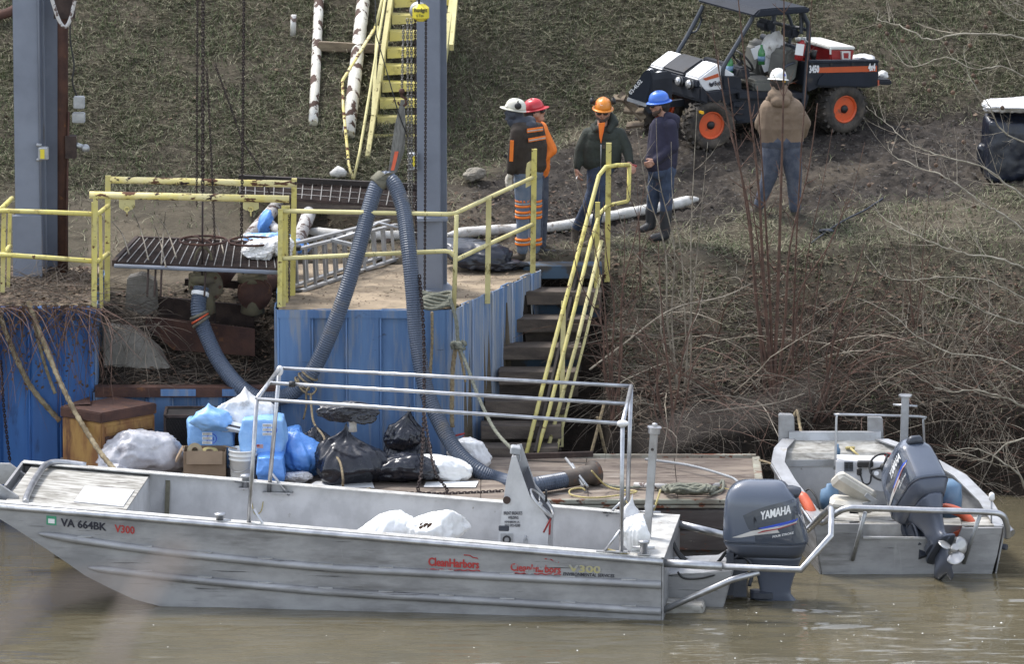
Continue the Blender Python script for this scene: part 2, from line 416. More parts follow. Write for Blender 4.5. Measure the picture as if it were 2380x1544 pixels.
mat('motor_dark', (.045, .052, .068), (.03, .034, .045), 5, rough=.4)
mat('motor_leg', (.080, .092, .122), (.070, .080, .105), 3, rough=.38)
mat('prop', (.42, .42, .42), (.33, .33, .33), 5, rough=.3, metal=.5)
mat('letter_white', (.78, .78, .76), (.7, .7, .7), 3, rough=.6)
mat('letter_black', (.02, .02, .03), None, 3, rough=.6)
mat('letter_red', (.40, .035, .03), (.34, .03, .03), 3, rough=.6)
mat('letter_red_worn', (.38, .045, .04), (.33, .33, .33), 5, rough=.6, lo=.50, hi=.53)
mat('letter_yellow', (.40, .36, .17), (.33, .33, .31), 9, rough=.6, lo=.46, hi=.54)
mat('stripe_blue', (.03, .08, .50), None, 3, rough=.4)
mat('stripe_silver', (.55, .53, .50), None, 3, rough=.4)
mat('stripe_red', (.30, .03, .03), None, 3, rough=.4)
mat('green_sticker', (.06, .30, .17), None, 3, rough=.5)
mat('seat_cream', (.58, .55, .48), (.50, .47, .40), 5, rough=.5)
mat('fender_orange', (.62, .12, .05), (.52, .10, .045), 5, rough=.45)
mat('jug_blue', (.13, .22, .33), (.10, .18, .28), 5, rough=.3)
mat('utv_white', (.72, .72, .72), (.64, .64, .64), 4, rough=.3, patch=((.4, .37, .33), .68, 6, .1))
mat('utv_dark', (.020, .023, .031), (.014, .016, .022), 4, rough=.6, spec=.3, patch=((.085, .072, .06), .58, 5, .22))
mat('utv_roof', (.022, .026, .036), (.018, .022, .030), 4, rough=.7, spec=.2)
mat('utv_frame', (.030, .036, .048), (.024, .03, .04), 4, rough=.4)
mat('tyre', (.085, .072, .058), (.030, .027, .024), 6, rough=.9, bump=.5, patch=((.12, .095, .07), .58, 5, .12))
mat('rim_orange', (.66, .10, .025), (.55, .09, .025), 5, rough=.45, patch=((.12, .085, .06), .56, 7, .12))
mat('orange_stripe', (.50, .085, .02), (.45, .08, .02), 5, rough=.5)
mat('seat_grey', (.115, .115, .10), (.09, .09, .08), 6, rough=.6)
mat('headlamp', (.6, .6, .6), (.4, .4, .4), 20, rough=.12, metal=.5)
mat('red_plastic', (.33, .022, .022), (.27, .02, .02), 4, rough=.4, patch=((.35, .15, .13), .67, 6, .08))
mat('cooler_lid', (.70, .70, .66), (.58, .57, .53), 4, rough=.55, patch=((.35, .32, .28), .62, 5, .12))
mat('green_bottle', (.04, .20, .06), (.03, .14, .04), 5, rough=.15)
mat('amber', (.75, .42, .02), None, 3, rough=.4)
mat('skin', (.42, .235, .165), (.37, .20, .145), 12, rough=.55)
mat('hair_dark', (.025, .018, .014), None, 20, rough=.8)
mat('beard', (.075, .05, .038), (.05, .035, .028), 20, rough=.8)
mat('glass_dark', (.01, .01, .012), None, 3, rough=.12)
mat('hat_white', (.74, .74, .71), (.70, .70, .66), 3, rough=.3)
mat('hat_cream', (.62, .61, .53), (.52, .50, .43), 4, rough=.4)
mat('hat_red', (.50, .035, .045), (.44, .03, .04), 3, rough=.3)
mat('hat_orange', (.68, .24, .03), (.60, .20, .03), 5, rough=.35)
mat('hat_blue', (.055, .17, .62), (.05, .15, .55), 3, rough=.28)
mat('jacket_green', (.035, .042, .034), (.026, .031, .026), 7, rough=.9, bump=.3, bsc=30)
mat('jacket_brown', (.20, .145, .10), (.155, .11, .075), 5, rough=.9, bump=.3, bsc=30)
mat('jacket_dark', (.038, .029, .022), (.028, .021, .017), 7, rough=.9, bump=.3, bsc=30)
mat('jacket_navy', (.028, .026, .052), (.020, .019, .038), 7, rough=.9, bump=.3, bsc=30)
mat('hiviz', (.80, .20, .02), (.70, .17, .02), 7, rough=.7, bump=.2, bsc=30)
mat('reflector', (.40, .40, .38), None, 7, rough=.4)
mat('denim', (.050, .070, .118), (.030, .043, .075), 9, rough=.9, bump=.3, bsc=35)
mat('denim_light', (.155, .18, .225), (.105, .14, .20), 9, rough=.9, bump=.3, bsc=35)
mat('denim_grey', (.085, .095, .12), (.045, .054, .08), 9, rough=.9, bump=.3, bsc=35)
mat('balaclava', (.060, .066, .082), (.045, .05, .064), 9, rough=.95)
mat('glove', (.55, .51, .44), (.40, .36, .30), 9, rough=.9)
mat('boot_black', (.018, .020, .024), (.025, .025, .028), 7, rough=.6)
mat('boot_brown', (.085, .066, .050), (.055, .045, .036), 7, rough=.85)
mat('bark_brown', (.125, .070, .050), (.075, .045, .034), 12, rough=.9)
mat('bark_grey', (.20, .165, .125), (.12, .095, .07), 12, rough=.9)
mat('bark_pale', (.34, .31, .25), (.19, .17, .13), 5, rough=.85, patch=((.15, .12, .09), .60, 6, .08))
mat('twig_pale', (.30, .265, .21), (.16, .135, .105), 9, rough=.9)
mat('twig_mid', (.19, .155, .12), (.055, .043, .034), 2.5, rough=.9)
mat('dead_leaf', (.115, .068, .042), (.062, .040, .028), 9, rough=.85)
mat('litter', (.20, .145, .10), (.075, .05, .035), 14, rough=.9)
mat('rock', (.26, .235, .19), (.16, .145, .12), 6, rough=.9, bump=.6)
mat('foam', (.75, .75, .72), None, 5, rough=.5)
mat('galv', (.42, .43, .44), (.32, .33, .34), 9, rough=.5, metal=.6)
mat('box_grey', (.36, .37, .38), (.30, .31, .32), 9, rough=.6)

# ================================================================ TERRAIN
def lerp(a, b, t): return a + (b - a) * t
def sstep(a, b, x):
    t = max(0.0, min(1.0, (x - a) / (b - a))); return t * t * (3 - 2 * t)
PX = [4.5, 5.0, 7.0, 8.5, 9.4, 11.5, 12.6, 13.2]; PZ = [2.10, 2.18, 2.28, 2.44, 2.60, 2.96, 3.02, 3.12]
def plateau(y): return float(np.interp(y, PX, PZ))
DECKZ = 2.34
def foot(x): return 10.2 + 2.9 * sstep(-1.6, 1.6, x)
def side_x(y): return -.71 + (y - 5.1) * .455                    # east wall of the right dock
def T(x, y):
    """ground height"""
    f = foot(x)
    z = plateau(min(y, f)) + max(0.0, y - f) * .56
    if y > 24: z = plateau(f) + (24 - f) * .56 + (y - 24) * .16
    z += .05 * math.sin(x * .8 + y * .5) * sstep(8, 12, y)
    if x < -2.66 and y < 7.7 and x > -4.80:                       # gap between the docks
        z = lerp(1.40, 2.22, sstep(5.1, 7.7, y)) if y > 5.1 else -.6
    elif x <= -4.80:
        z = z if y > 5.3 else -.6
        if 5.3 < y < 7.2: z = 2.30
    elif x < side_x(y) and y < 7.5:
        z = 2.12 if y > 5.3 else -.6
    elif x < 1.05 and y < 7.55 and x < 1.1:                       # under the concrete stairs
        z = lerp(.1, 2.0, sstep(4.9, 7.9, y))
        if y < 4.9: z = -.6
    else:                                                       # river bank
        e = 5.0 + 1.05 * sstep(2.4, 3.2, x) + .1 * math.sin(x * 3.1) - .35 * sstep(5.2, 6.6, x)
        c = 8.0 + .55 * sstep(2.5, 5, x)
        if y < c:
            t = (y - e) / (c - e)
            z = -.9 if t < -.25 else (lerp(-.9, .0, (t + .25) / .25) if t < 0 else lerp(.0, plateau(c), min(1, .30 * sstep(0, .12, t) + .70 * t)))
    return z
def mudf(x, y):
    lo = 8.15 + .34 * max(0, x) + .35 * noise.noise(Vector((x * .9, y * .9, 0)))
    hi = 10.5 + 2.3 * sstep(-1, 2, x) + .16 * max(0, x - 2) + .25 * noise.noise(Vector((x, y, 4)))
    m = sstep(lo - .35, lo + .4, y) * (1 - sstep(hi - .35, hi + .25, y)) * sstep(-1.6, -.2, x)
    return m
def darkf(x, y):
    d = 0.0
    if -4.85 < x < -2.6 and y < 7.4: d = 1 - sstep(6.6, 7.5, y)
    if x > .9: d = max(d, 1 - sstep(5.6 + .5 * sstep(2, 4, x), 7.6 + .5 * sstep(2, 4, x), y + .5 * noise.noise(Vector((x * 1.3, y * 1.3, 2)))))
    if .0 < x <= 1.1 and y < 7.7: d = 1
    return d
def gnd(px, py):
    """where a ray through this pixel meets the ground"""
    r = ray(px, py); t = (4.5 - CAM.y) / r.y
    while t < 140:
        p = CAM + r * t
        if p.z < T(p.x, p.y): return Vector((p.x, p.y, T(p.x, p.y)))
        t += .02
    return CAM + r * 95
def G(x, y): return Vector((x, y, T(x, y)))

def axis(dense0, dense1, step, far0, far1):
    a = list(np.arange(dense0, dense1, step)); s = step; v = dense1
    while v < far1: a.append(v); s *= 1.28; v += s
    a.append(far1); s = step; v = dense0 - s; b = []
    while v > far0: b.append(v); s *= 1.28; v -= s
    b.append(far0); return b[::-1] + a
xs = axis(-6.6, 7.0, .055, -260, 260); ys = axis(4.4, 16.4, .055, -200, 420)
nx, ny = len(xs), len(ys); V = []; mud = []; sand = []; dark = []
for y in ys:
    for x in xs:
        near = -7 < x < 7.4 and 4.3 < y < 16.6
        z = T(x, y) if y > 4.4 else -1.2
        m = s_ = d = 0.0
        if near:
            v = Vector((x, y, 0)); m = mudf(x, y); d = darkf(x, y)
            n1 = noise.noise(v * 2.1); n2 = noise.noise(v * 7.0); n3 = noise.noise(v * 17.0)
            z += .035 * n1 + .022 * n2 * (1 + 1.6 * m) + .016 * n3 * (1 + 2.4 * m)
            if m > .1: z -= .05 * m * max(0, .35 - abs(noise.noise(Vector((x * .8, y * 2.6, 7)))))*2
            s_ = sstep(.1, .45, noise.noise(v * .8 + Vector((3, 1, 0)))) * .22
            if y < 9.2 and -5 < x < .3: s_ = max(s_, .35 * (1 - sstep(8.2, 9.2, y)))
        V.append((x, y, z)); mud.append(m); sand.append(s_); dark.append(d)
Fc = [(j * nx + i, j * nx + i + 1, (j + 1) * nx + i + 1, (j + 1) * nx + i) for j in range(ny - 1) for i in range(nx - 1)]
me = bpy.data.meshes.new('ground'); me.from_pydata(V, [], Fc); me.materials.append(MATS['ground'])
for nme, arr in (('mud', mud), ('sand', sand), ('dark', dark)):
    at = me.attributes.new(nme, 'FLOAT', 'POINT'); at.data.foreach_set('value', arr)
me.polygons.foreach_set('use_smooth', [True] * len(Fc)); me.update()
ground = bpy.data.objects.new('ground', me); COL.objects.link(ground); tag(ground, 'muddy grassed riverbank rising into a hillside', kind='structure')

# water: a displaced near sheet inside one wide sheet
m = mat('water', (.108, .093, .060), (.085, .075, .049), .5, rough=.05, spec=.5)
t = m.node_tree; n = t.nodes; L = t.links; b = n['Principled BSDF']
tc = n.new('ShaderNodeTexCoord'); hts = []
for sc_, st_, w_ in ((.9, (.7, 2.4, 1), 1.0), (3.6, (.6, 2.6, 1), .20), (13.0, (.5, 2.2, 1), .035)):
    mp = n.new('ShaderNodeMapping'); mp.inputs['Scale'].default_value = st_; L.new(tc.outputs['Object'], mp.inputs[0])
    k = n.new('ShaderNodeTexNoise'); k.inputs['Scale'].default_value = sc_; k.inputs['Detail'].default_value = 3; L.new(mp.outputs[0], k.inputs['Vector'])
    mm = n.new('ShaderNodeMath'); mm.operation = 'MULTIPLY'; mm.inputs[1].default_value = w_; L.new(k.outputs[0], mm.inputs[0]); hts.append(mm)
a1 = n.new('ShaderNodeMath'); L.new(hts[0].outputs[0], a1.inputs[0]); L.new(hts[1].outputs[0], a1.inputs[1])
a2 = n.new('ShaderNodeMath'); L.new(a1.outputs[0], a2.inputs[0]); L.new(hts[2].outputs[0], a2.inputs[1])
bp = n.new('ShaderNodeBump'); bp.inputs['Strength'].default_value = .40; bp.inputs['Distance'].default_value = .05
L.new(a2.outputs[0], bp.inputs['Height']); L.new(bp.outputs[0], b.inputs['Normal'])
b.inputs['IOR'].default_value = 1.33
xs2 = axis(-6.6, 7.0, .09, -260, 260); ys2 = axis(-4.6, 2.6, .045, -200, 9)
V = []
for y in ys2:
    for x in xs2:
        z = 0.0
        if -7 < x < 7.4 and -5 < y < 3:
            k = 1.0 + 1.8 * math.exp(-((x - 2.6) ** 2 / 2 + (y + .2) ** 2 / .6))     # chop behind the motors
            z = k * (.010 * noise.noise(Vector((x * .9, y * 2.4, 0))) + .006 * noise.noise(Vector((x * 3.0 + 5, y * 8.5, 0))))
        V.append((x, y, z))
nx, ny = len(xs2), len(ys2)
Fc = [(j * nx + i, j * nx + i + 1, (j + 1) * nx + i + 1, (j + 1) * nx + i) for j in range(ny - 1) for i in range(nx - 1)]
me = bpy.data.meshes.new('water'); me.from_pydata(V, [], Fc); me.materials.append(MATS['water']); me.polygons.foreach_set('use_smooth', [True] * len(Fc)); me.update()
water = bpy.data.objects.new('water', me); COL.objects.link(water); tag(water, 'murky brown river water', kind='structure')

# ---------------------------------------------------------------- grass blades, litter (stuff)
rng = np.random.default_rng(5)
def blades(name, pts, mtl, hmin, hmax, wd, lean, label, seg=2, lie=0.0):
    """one mesh of bent blades; pts (N,3)"""
    N = len(pts); h = rng.uniform(hmin, hmax, N); a = rng.uniform(0, 2 * math.pi, N); ln = rng.uniform(.25, 1, N) * lean
    d = np.stack([np.cos(a), np.sin(a), np.zeros(N)], 1); s = np.stack([-np.sin(a), np.cos(a), np.zeros(N)], 1)
    rows = []
    for k in range(seg + 1):
        t = k / seg; up = h * (t - .45 * ln * t * t); out = h * ln * t * t * (1 + lie)
        c = pts + d * out[:, None]; c[:, 2] += np.maximum(up, .004 + 0 * up) if lie == 0 else up * (1 - lie * .7) + .008
        wdt = wd * (1 - .8 * t)
        rows.append(c - s * wdt); rows.append(c + s * wdt)
    V = np.stack(rows, 1).reshape(-1, 3); per = 2 * (seg + 1)
    base = (np.arange(N) * per)[:, None]
    fs = np.concatenate([base + np.array([[2 * k, 2 * k + 1, 2 * k + 3, 2 * k + 2]]) for k in range(seg)], 1).reshape(-1)
    me = bpy.data.meshes.new(name); me.vertices.add(len(V)); me.vertices.foreach_set('co', V.ravel())
    nf = N * seg; me.loops.add(nf * 4); me.loops.foreach_set('vertex_index', fs.astype(np.int32)); me.polygons.add(nf)
    me.polygons.foreach_set('loop_start', np.arange(nf, dtype=np.int32) * 4); me.polygons.foreach_set('loop_total', np.full(nf, 4, dtype=np.int32))
    me.materials.append(MATS[mtl]); me.update(); me.validate()
    o = bpy.data.objects.new(name, me); COL.objects.link(o); return tag(o, label, kind='stuff')
def scatter(N, x0, x1, y0, y1, dens):
    out = []; X = rng.uniform(x0, x1, N); Y = rng.uniform(y0, y1, N); U = rng.uniform(0, 1, N)
    for x, y, u in zip(X, Y, U):
        if u < dens(x, y): out.append((x, y, T(x, y) - .01))
    return np.array(out)
def gd(x, y):
    if y < 7.9 and x < 1.1: return 0
    cl = .5 + 1.1 * noise.noise(Vector((x * 1.6, y * 1.6, 3)))
    hill = sstep(foot(x) - .5, foot(x) + .5, y)
    d = (.16 + .84 * hill) * (.35 + .65 * max(0, min(1, cl + .35 * hill)))
    if x > 1.2 and y < 10.5: d = max(d, .42 * max(0, cl + .2))
    if x < -1 and y < foot(x): d *= .45 + .5 * sstep(9.2, 10, y)
    return d * (1 - mudf(x, y) * .97) * (1 - darkf(x, y) * .75)
blades('grass', scatter(150000, -6.3, 6.8, 6.0, 15.6, gd), 'grass', .05, .13, .0056, 1.5, 'short green grass on the hillside')
blades('dry_grass', scatter(230000, -6.3, 6.8, 6.0, 15.6, lambda x, y: gd(x, y) * (.55 + .8 * noise.noise(Vector((x * .7, y * .7, 11))) + .35 * sstep(-.6, .5, x) * (1 - sstep(2.5, 4, x)))), 'dry_grass', .06, .19, .0052, 1.7, 'flattened dry winter grass on the hillside', lie=.45)
mat('tread_plate', (.56, .56, .54), (.40, .39, .37), 6, rough=.5, metal=.35, patch=((.24, .22, .19), .62, 7, .12, (1, 1, 1), .8), bump=.7, bsc=60)
mat('mud_clod', (.055, .047, .040), (.018, .016, .014), 9, rough=.7, bump=.5)
mat('twig_near', (.24, .20, .17), (.10, .08, .07), 20, rough=.9)
mat('bar_grey', (.20, .19, .18), (.12, .11, .10), 9, rough=.6)
# ================================================================ DOCKS
def sheet_wall(root, A, B, z0, z1, n, dep, mats, taper=.22, name='sheet_pile', ztop=None, jit=0.0):
    A = Vector((*A, 0)); B = Vector((*B, 0)); d = (B - A); L = d.length; d.normalize(); nr = Vector((d.y, -d.x, 0))   # nr faces the river
    w_ = L / n
    for i in range(n):
        mb = MB(); o = dep if i % 2 == 0 else 0; o2 = 0 if i % 2 == 0 else dep
        a = A + d * (w_ * i); th = .014
        g = .004
        pl = [a + d * g + nr * (dep / 2), a + d * (w_ * taper * .5) + nr * o, a + d * (w_ * (1 - taper * .5)) + nr * o, a + d * (w_ - g) + nr * (dep / 2)]
        zt = z1 + random.uniform(-jit, jit)
        ring = pl + [p - nr * th for p in pl[::-1]]
        rows = []
        for zz in (z0, z0 + .5, (z0 + zt) / 2, zt - .3, zt):
            rows.append([Vector((p.x, p.y, zz)) + nr * (random.uniform(-.006, .006) if zz < zt else 0) for p in ring])
        mb.loft(rows, True, True)
        # interlock bead
        q = a + nr * (dep / 2 + .006)
        mb.tube([(q.x, q.y, z0), (q.x, q.y, zt - .005)], .013, 6)
        mb.build(name, mats[i % len(mats)], root)
def dock_top(name, poly, z, label):
    """earth fill on a dock as a fine displaced sheet"""
    x0 = min(p[0] for p in poly); x1 = max(p[0] for p in poly); y0 = min(p[1] for p in poly); y1 = max(p[1] for p in poly)
    nx, ny = int((x1 - x0) / .05), int((y1 - y0) / .05); vs = []; idx = {}; fs = []
    def inside(x, y):
        c = False; j = len(poly) - 1
        for i in range(len(poly)):
            if (poly[i][1] > y) != (poly[j][1] > y) and x < (poly[j][0] - poly[i][0]) * (y - poly[i][1]) / (poly[j][1] - poly[i][1]) + poly[i][0]: c = not c
            j = i
        return c
    for j in range(ny + 1):
        for i in range(nx + 1):
            x = x0 + (x1 - x0) * i / nx; y = y0 + (y1 - y0) * j / ny
            idx[i, j] = len(vs); v = Vector((x, y, 0))
            vs.append((x, y, z + .02 * noise.noise(v * 2.3) + .012 * noise.noise(v * 9)))
    for j in range(ny):
        for i in range(nx):
            if inside(x0 + (x1 - x0) * (i + .5) / nx, y0 + (y1 - y0) * (j + .5) / ny): fs.append((idx[i, j], idx[i + 1, j], idx[i + 1, j + 1], idx[i, j + 1]))
    me = bpy.data.meshes.new(name); me.from_pydata(vs, [], fs); me.materials.append(MATS['dock_sand']); me.polygons.foreach_set('use_smooth', [True] * len(fs)); me.update()
    o = bpy.data.objects.new(name, me); COL.objects.link(o); return tag(o, label, kind='structure')
mat('dock_sand', (.31, .245, .17), (.16, .125, .085), 2.4, (.55, 1.3, 1), rough=.95, bump=.8, bsc=14, patch=((.095, .07, .048), .58, 4.5, .09, (.5, 1.5, 1)))
E_ = side_x(7.35)
wl = thing('dock_wall', 'blue steel sheet pile dock wall at far left, hung with old ropes and vines', 'dock wall', (-5.6, 5.2, 0))
sheet_wall(wl, (-6.9, 5.16), (-4.80, 5.16), -.9, 2.38, 6, .10, ['sheet_blue_bright'])
mb = MB(); mb.beam((-6.9, 5.13, 2.33), (-4.80, 5.13, 2.33), .13, .10); mb.build('cap_beam', 'sheet_blue_bright', wl, bevel=.012)
mb = MB(); mb.beam((-4.79, 5.15, -.9), (-4.79, 5.15, 2.37), .05, .06, up=(0, 1, 0)); mb.build('corner_post', 'sheet_blue_bright', wl)
sheet_wall(wl, (-4.80, 5.2), (-4.80, 7.3), -.9, 2.36, 5, .07, ['sheet_blue'])
wr = thing('dock_wall', 'worn blue sheet pile dock wall behind the bags, its right side faded grey', 'dock wall', (-1.7, 5.15, 0))
sheet_wall(wr, (-2.66, 5.14), (-.72, 5.14), -.9, 2.35, 5, .055, ['sheet_blue'], taper=.12)
mb = MB(); mb.beam((-2.66, 5.09, 2.30), (-.76, 5.09, 2.30), .02, .09); mb.build('edge_angle', 'sheet_blue', wr)
mb = MB(); mb.beam((-.715, 5.10, -.9), (-.715, 5.10, 2.35), .06, .06, up=(0, 1, 0)); mb.build('corner_post', 'sheet_faded', wr)
sheet_wall(wr, (-.70, 5.14), (E_, 7.40), -.9, 2.35, 9, .045, ['sheet_faded'], taper=.25, jit=.008)
sheet_wall(wr, (-2.66, 7.3), (-2.66, 5.16), -.9, 2.34, 5, .05, ['sheet_blue'])
dock_top('dock_ground', [(-2.66, 5.12), (-.70, 5.12), (E_ + .02, 7.4), (E_ + .05, 7.75), (-2.66, 7.75)], DECKZ, 'sandy earth fill on top of the dock')
dock_top('dock_ground', [(-6.9, 5.14), (-4.80, 5.14), (-4.80, 7.4), (-6.9, 7.4)], 2.38, 'leaf strewn earth fill on top of the dock')
# low wall closing the gap
wl2 = thing('low_wall', 'low blue sheet pile wall with rusty cap between the two docks', 'wall', (-3.7, 5.1, 0))
sheet_wall(wl2, (-4.76, 5.10), (-2.68, 5.10), -.9, 1.40, 7, .06, ['sheet_blue'])
mb = MB(); mb.box((-3.72, 5.07, 1.44), (2.06, .16, .05)); mb.box((-3.72, 4.985, 1.40), (2.06, .012, .09)); mb.build('cap_plate', 'rust', wl2)
for a, b_ in ((-4.0, -3.6), (-3.3, -2.9)):
    mb = MB(); mb.box(((a + b_) / 2, 4.974, 1.41), (b_ - a, .008, .08)); mb.build('painted_plate', 'sheet_blue', wl2)

# rusty plates, blocks in the gap
def simple(name, mb, m_, label, cat, loc, group=None, **k):
    """one-mesh thing with its origin at loc"""
    loc = Vector(loc); mb.v = [tuple(Vector(v) - loc) for v in mb.v]
    o = mb.build(name, m_, None, **k); o.location = loc; return tag(o, label, cat, group)
p = aY(455, 770, 5.9)
mb = MB(); a = aY(338, 735, 5.95); b_ = aY(592, 765, 5.75); mb.prism([a, b_, (b_.x, b_.y, b_.z - .32), (a.x + .32, a.y, a.z - .40), (a.x, a.y, a.z - .12)], (0, .03, 0))
simple('steel_plate', mb, 'rust', 'long rusty steel plate lying on the dirt below the platform', 'plate', p)
mb = MB(); a = aY(365, 690, 6.4); b_ = aY(590, 712, 6.3); mb.prism([a, b_, (b_.x, b_.y, b_.z - .25), (a.x, a.y, a.z - .25)], (0, .05, 0))
simple('steel_beam', mb, 'rust_dark', 'dark rusty beam above the rusty plate in the gap', 'beam', a)
mb = MB(); c = aY(328, 675, 6.35); mb.prism([c + Vector(q) for q in ((-.16, 0, .14), (.02, 0, .18), (.17, 0, .10), (.20, 0, -.22), (.05, 0, -.30), (-.19, 0, -.22))], (0, .25, 0))
simple('concrete_block', mb, 'concrete', 'leaning concrete block under the left end of the grating', 'block', c, bevel=.015, jitter=.03)
mb = MB(); c = aY(300, 800, 5.75); mb.prism([c + Vector(q) for q in ((-.3, 0, .22), (.1, 0, .16), (.34, 0, -.1), (.46, 0, -.28), (-.3, 0, -.35))], (0, .3, 0))
simple('concrete_slab', mb, 'concrete', 'tilted muddy concrete slab beside the left dock', 'slab', c, bevel=.015, jitter=.04)

# ================================================================ RAILINGS and yellow frames
def pipe(parent, name, pts, r, m_, n=8, smooth=0):
    mb = MB(); pts = [Vector(p) for p in pts]
    if smooth: pts = smooth_path(pts, smooth)
    mb.tube(pts, r, n); return mb.build(name, m_, parent)
def bar(parent, name, a, b_, w_, h_, m_, up=(0, 1, 0)):
    mb = MB(); mb.beam(a, b_, w_, h_, up); return mb.build(name, m_, parent)
YD = 5.18
gr = thing('guard_rail', 'flaking yellow pipe guard rail in front of the left steel column', 'guard rail', aY(220, 710, YD))
pipe(gr, 'top_rail', [aY(-60, 488, YD), aY(110, 493, YD), aY(227, 498, YD), aY(252, 478, YD + .65)], .028, 'yellow_paint')
pipe(gr, 'mid_rail', [aY(-60, 588, YD), aY(110, 599, YD), aY(226, 608, YD), aY(252, 589, YD + .65)], .028, 'yellow_paint')
bar(gr, 'post', aY(222, 455, YD - .03), aY(219, 700, YD - .03), .055, .02, 'yellow_paint')
bar(gr, 'post', aY(233, 500, YD + .15), aY(236, 716, YD + .15), .04, .02, 'yellow_paint')
bar(gr, 'post', aY(9, 497, YD + .06), aY(6, 680, YD + .06), .05, .02, 'yellow_paint')
bar(gr, 'post', aY(23, 496, YD + .6), aY(19, 668, YD + .6), .04, .02, 'yellow_paint')
pipe(gr, 'return_rail', [aY(0, 488, YD), aY(28, 461, YD + .7)], .028, 'yellow_paint')
pipe(gr, 'return_rail', [aY(8, 592, YD), aY(23, 572, YD + .6)], .028, 'yellow_paint')

def pipe_frame(label, a, b_, Y, r, posts, lugs):
    t_ = thing('pipe_gantry', label, 'pipe frame', aY(a[0], 700, Y))
    A = aY(*a, Y); B = aY(*b_, Y); pipe(t_, 'cross_pipe', [A, B], r, 'yellow_flaked', 14)
    for (x0, y0, x1, y1, w_) in posts: bar(t_, 'post', aY(x0, y0, Y), aY(x1, y1, Y), w_, .045, 'yellow_paint')
    for (x, y0, y1) in lugs:
        mb = MB(); P = aY(x, y0, Y); Q = aY(x, y1, Y); h = P.z - Q.z
        mb.prism([P + Vector(q) for q in ((-.09, 0, .02), (.09, 0, .02), (.09, 0, -h * .6), (.05, 0, -h * .85), (-.05, 0, -h * .85), (-.09, 0, -h * .6))], (0, .012, 0))
        lug = mb.build('lifting_lug', 'yellow_pale', t_)
        mb = MB(); ring = [Q + Vector((.026 * math.cos(k), -.015, .03 + .026 * math.sin(k))) for k in np.linspace(0, 6.28, 10)]; mb.tube(ring, .008, 5); mb.tube([Q + Vector((0, -.01, .02)), Q + Vector((0, -.01, -.05))], .01, 5)
        sub(mb, 'eye_bolt', 'yellow_flaked', lug)
    return t_
pipe_frame('yellow pipe frame with rust streaks and two lifting lugs, nearer of the pair', (208, 453), (672, 463), YD, .042,
           [(219, 470, 219, 716, .06), (660, 478, 658, 712, .058)], [(295, 466, 492), (583, 474, 492)])
pipe_frame('yellow pipe frame with black flaked paint, farther of the pair', (256, 418), (690, 428), 5.95, .040,
           [(251, 408, 249, 700, .062), (684, 415, 680, 692, .060)], [])
gl = thing('guard_rail', 'yellow pipe guard rail running round the front edge of the right dock', 'guard rail', aY(1058, 720, 5.12))
def sideY(px): return 5.12 + (px - 1052) / (1240 - 1052) * 2.12
cr = [(652, 490, 5.14), (1040, 498, 5.14), (1058, 496, 5.16), (1150, 453, sideY(1150)), (1244, 410, sideY(1244))]
pipe(gl, 'top_rail', path(cr), .026, 'yellow_pale')
pipe(gl, 'mid_rail', path([(652, 601, 5.14), (850, 592, 5.14), (1036, 584, 5.14), (1046, 586, 5.12), (1062, 603, 5.12), (1150, 561, sideY(1150)), (1240, 521, sideY(1240))]), .026, 'yellow_pale')
pipe(gl, 'post', path([(1061, 500, 5.12), (1055, 722, 5.10)]), .026, 'yellow_pale')
bar(gl, 'post', aY(652, 486, 5.12), aY(650, 714, 5.12), .055, .02, 'yellow_paint')
bar(gl, 'post', aY(669, 478, 5.35), aY(665, 704, 5.35), .05, .02, 'yellow_paint')
bar(gl, 'post', aY(1136, 462, sideY(1136) - .06), aY(1133, 706, sideY(1136) - .06), .062, .02, 'yellow_pale')
bar(gl, 'end_post', aY(1242, 346, sideY(1241) - .03), aY(1238, 650, sideY(1241) - .03), .062, .025, 'yellow_paint')
mb = MB(); q0 = aY(1236, 372, sideY(1241) - .02); mb.prism([q0, q0 + Vector((-.055, 0, -.04)), q0 + Vector((-.07, 0, -.12)), q0 + Vector((-.07, 0, -.33)), q0 + Vector((0, 0, -.29))], (0, .012, 0))
mb.build('rail_bracket', 'yellow_pale', gl)
# small closing chain beside the left post
# stair handrails
sr = thing('stair_handrail', 'double yellow handrail beside the river stairs, with looped top end', 'handrail', aY(1225, 1058, 4.9))
def srY(y): return 4.95 + (1060 - y) / (400 - 1060 + .001) * -2.45          # Y along the stair slope for a preview row
def sp(pts): return [aY(x, y, srY(y) + (p[0] if p else 0)) for x, y, *p in pts]
pipe(sr, 'top_rail', sp([(1222, 1062), (1260, 905), (1330, 640), (1392, 408), (1408, 388)]) + [aY(1435, 384, 7.5), aY(1463, 383, 7.55)], .026, 'yellow_paint')
pipe(sr, 'loop_rail', [aY(1463, 383, 7.55), aY(1461, 463, 7.55), aY(1458, 468, 7.55), aY(1412, 478, 7.5), aY(1394, 496, 7.4)] + sp([(1374, 560), (1330, 740), (1275, 960), (1245, 1062)]), .024, 'yellow_paint')
pipe(sr, 'far_top_rail', sp([(1268, 1062, .25), (1340, 800, .25), (1398, 560, .25)]), .024, 'yellow_pale')
pipe(sr, 'far_mid_rail', sp([(1290, 1062, .3), (1362, 780, .3), (1396, 640, .3)]), .018, 'yellow_pale')
bar(sr, 'post', aY(1415, 332, 7.5), aY(1411, 655, 7.5), .062, .03, 'yellow_paint')
bar(sr, 'post', aY(1389, 470, 7.3), aY(1386, 715, 7.3), .055, .03, 'yellow_paint')
bar(sr, 'post', aY(1310, 700, 6.35), aY(1304, 1040, 5.6), .055, .03, 'yellow_pale')

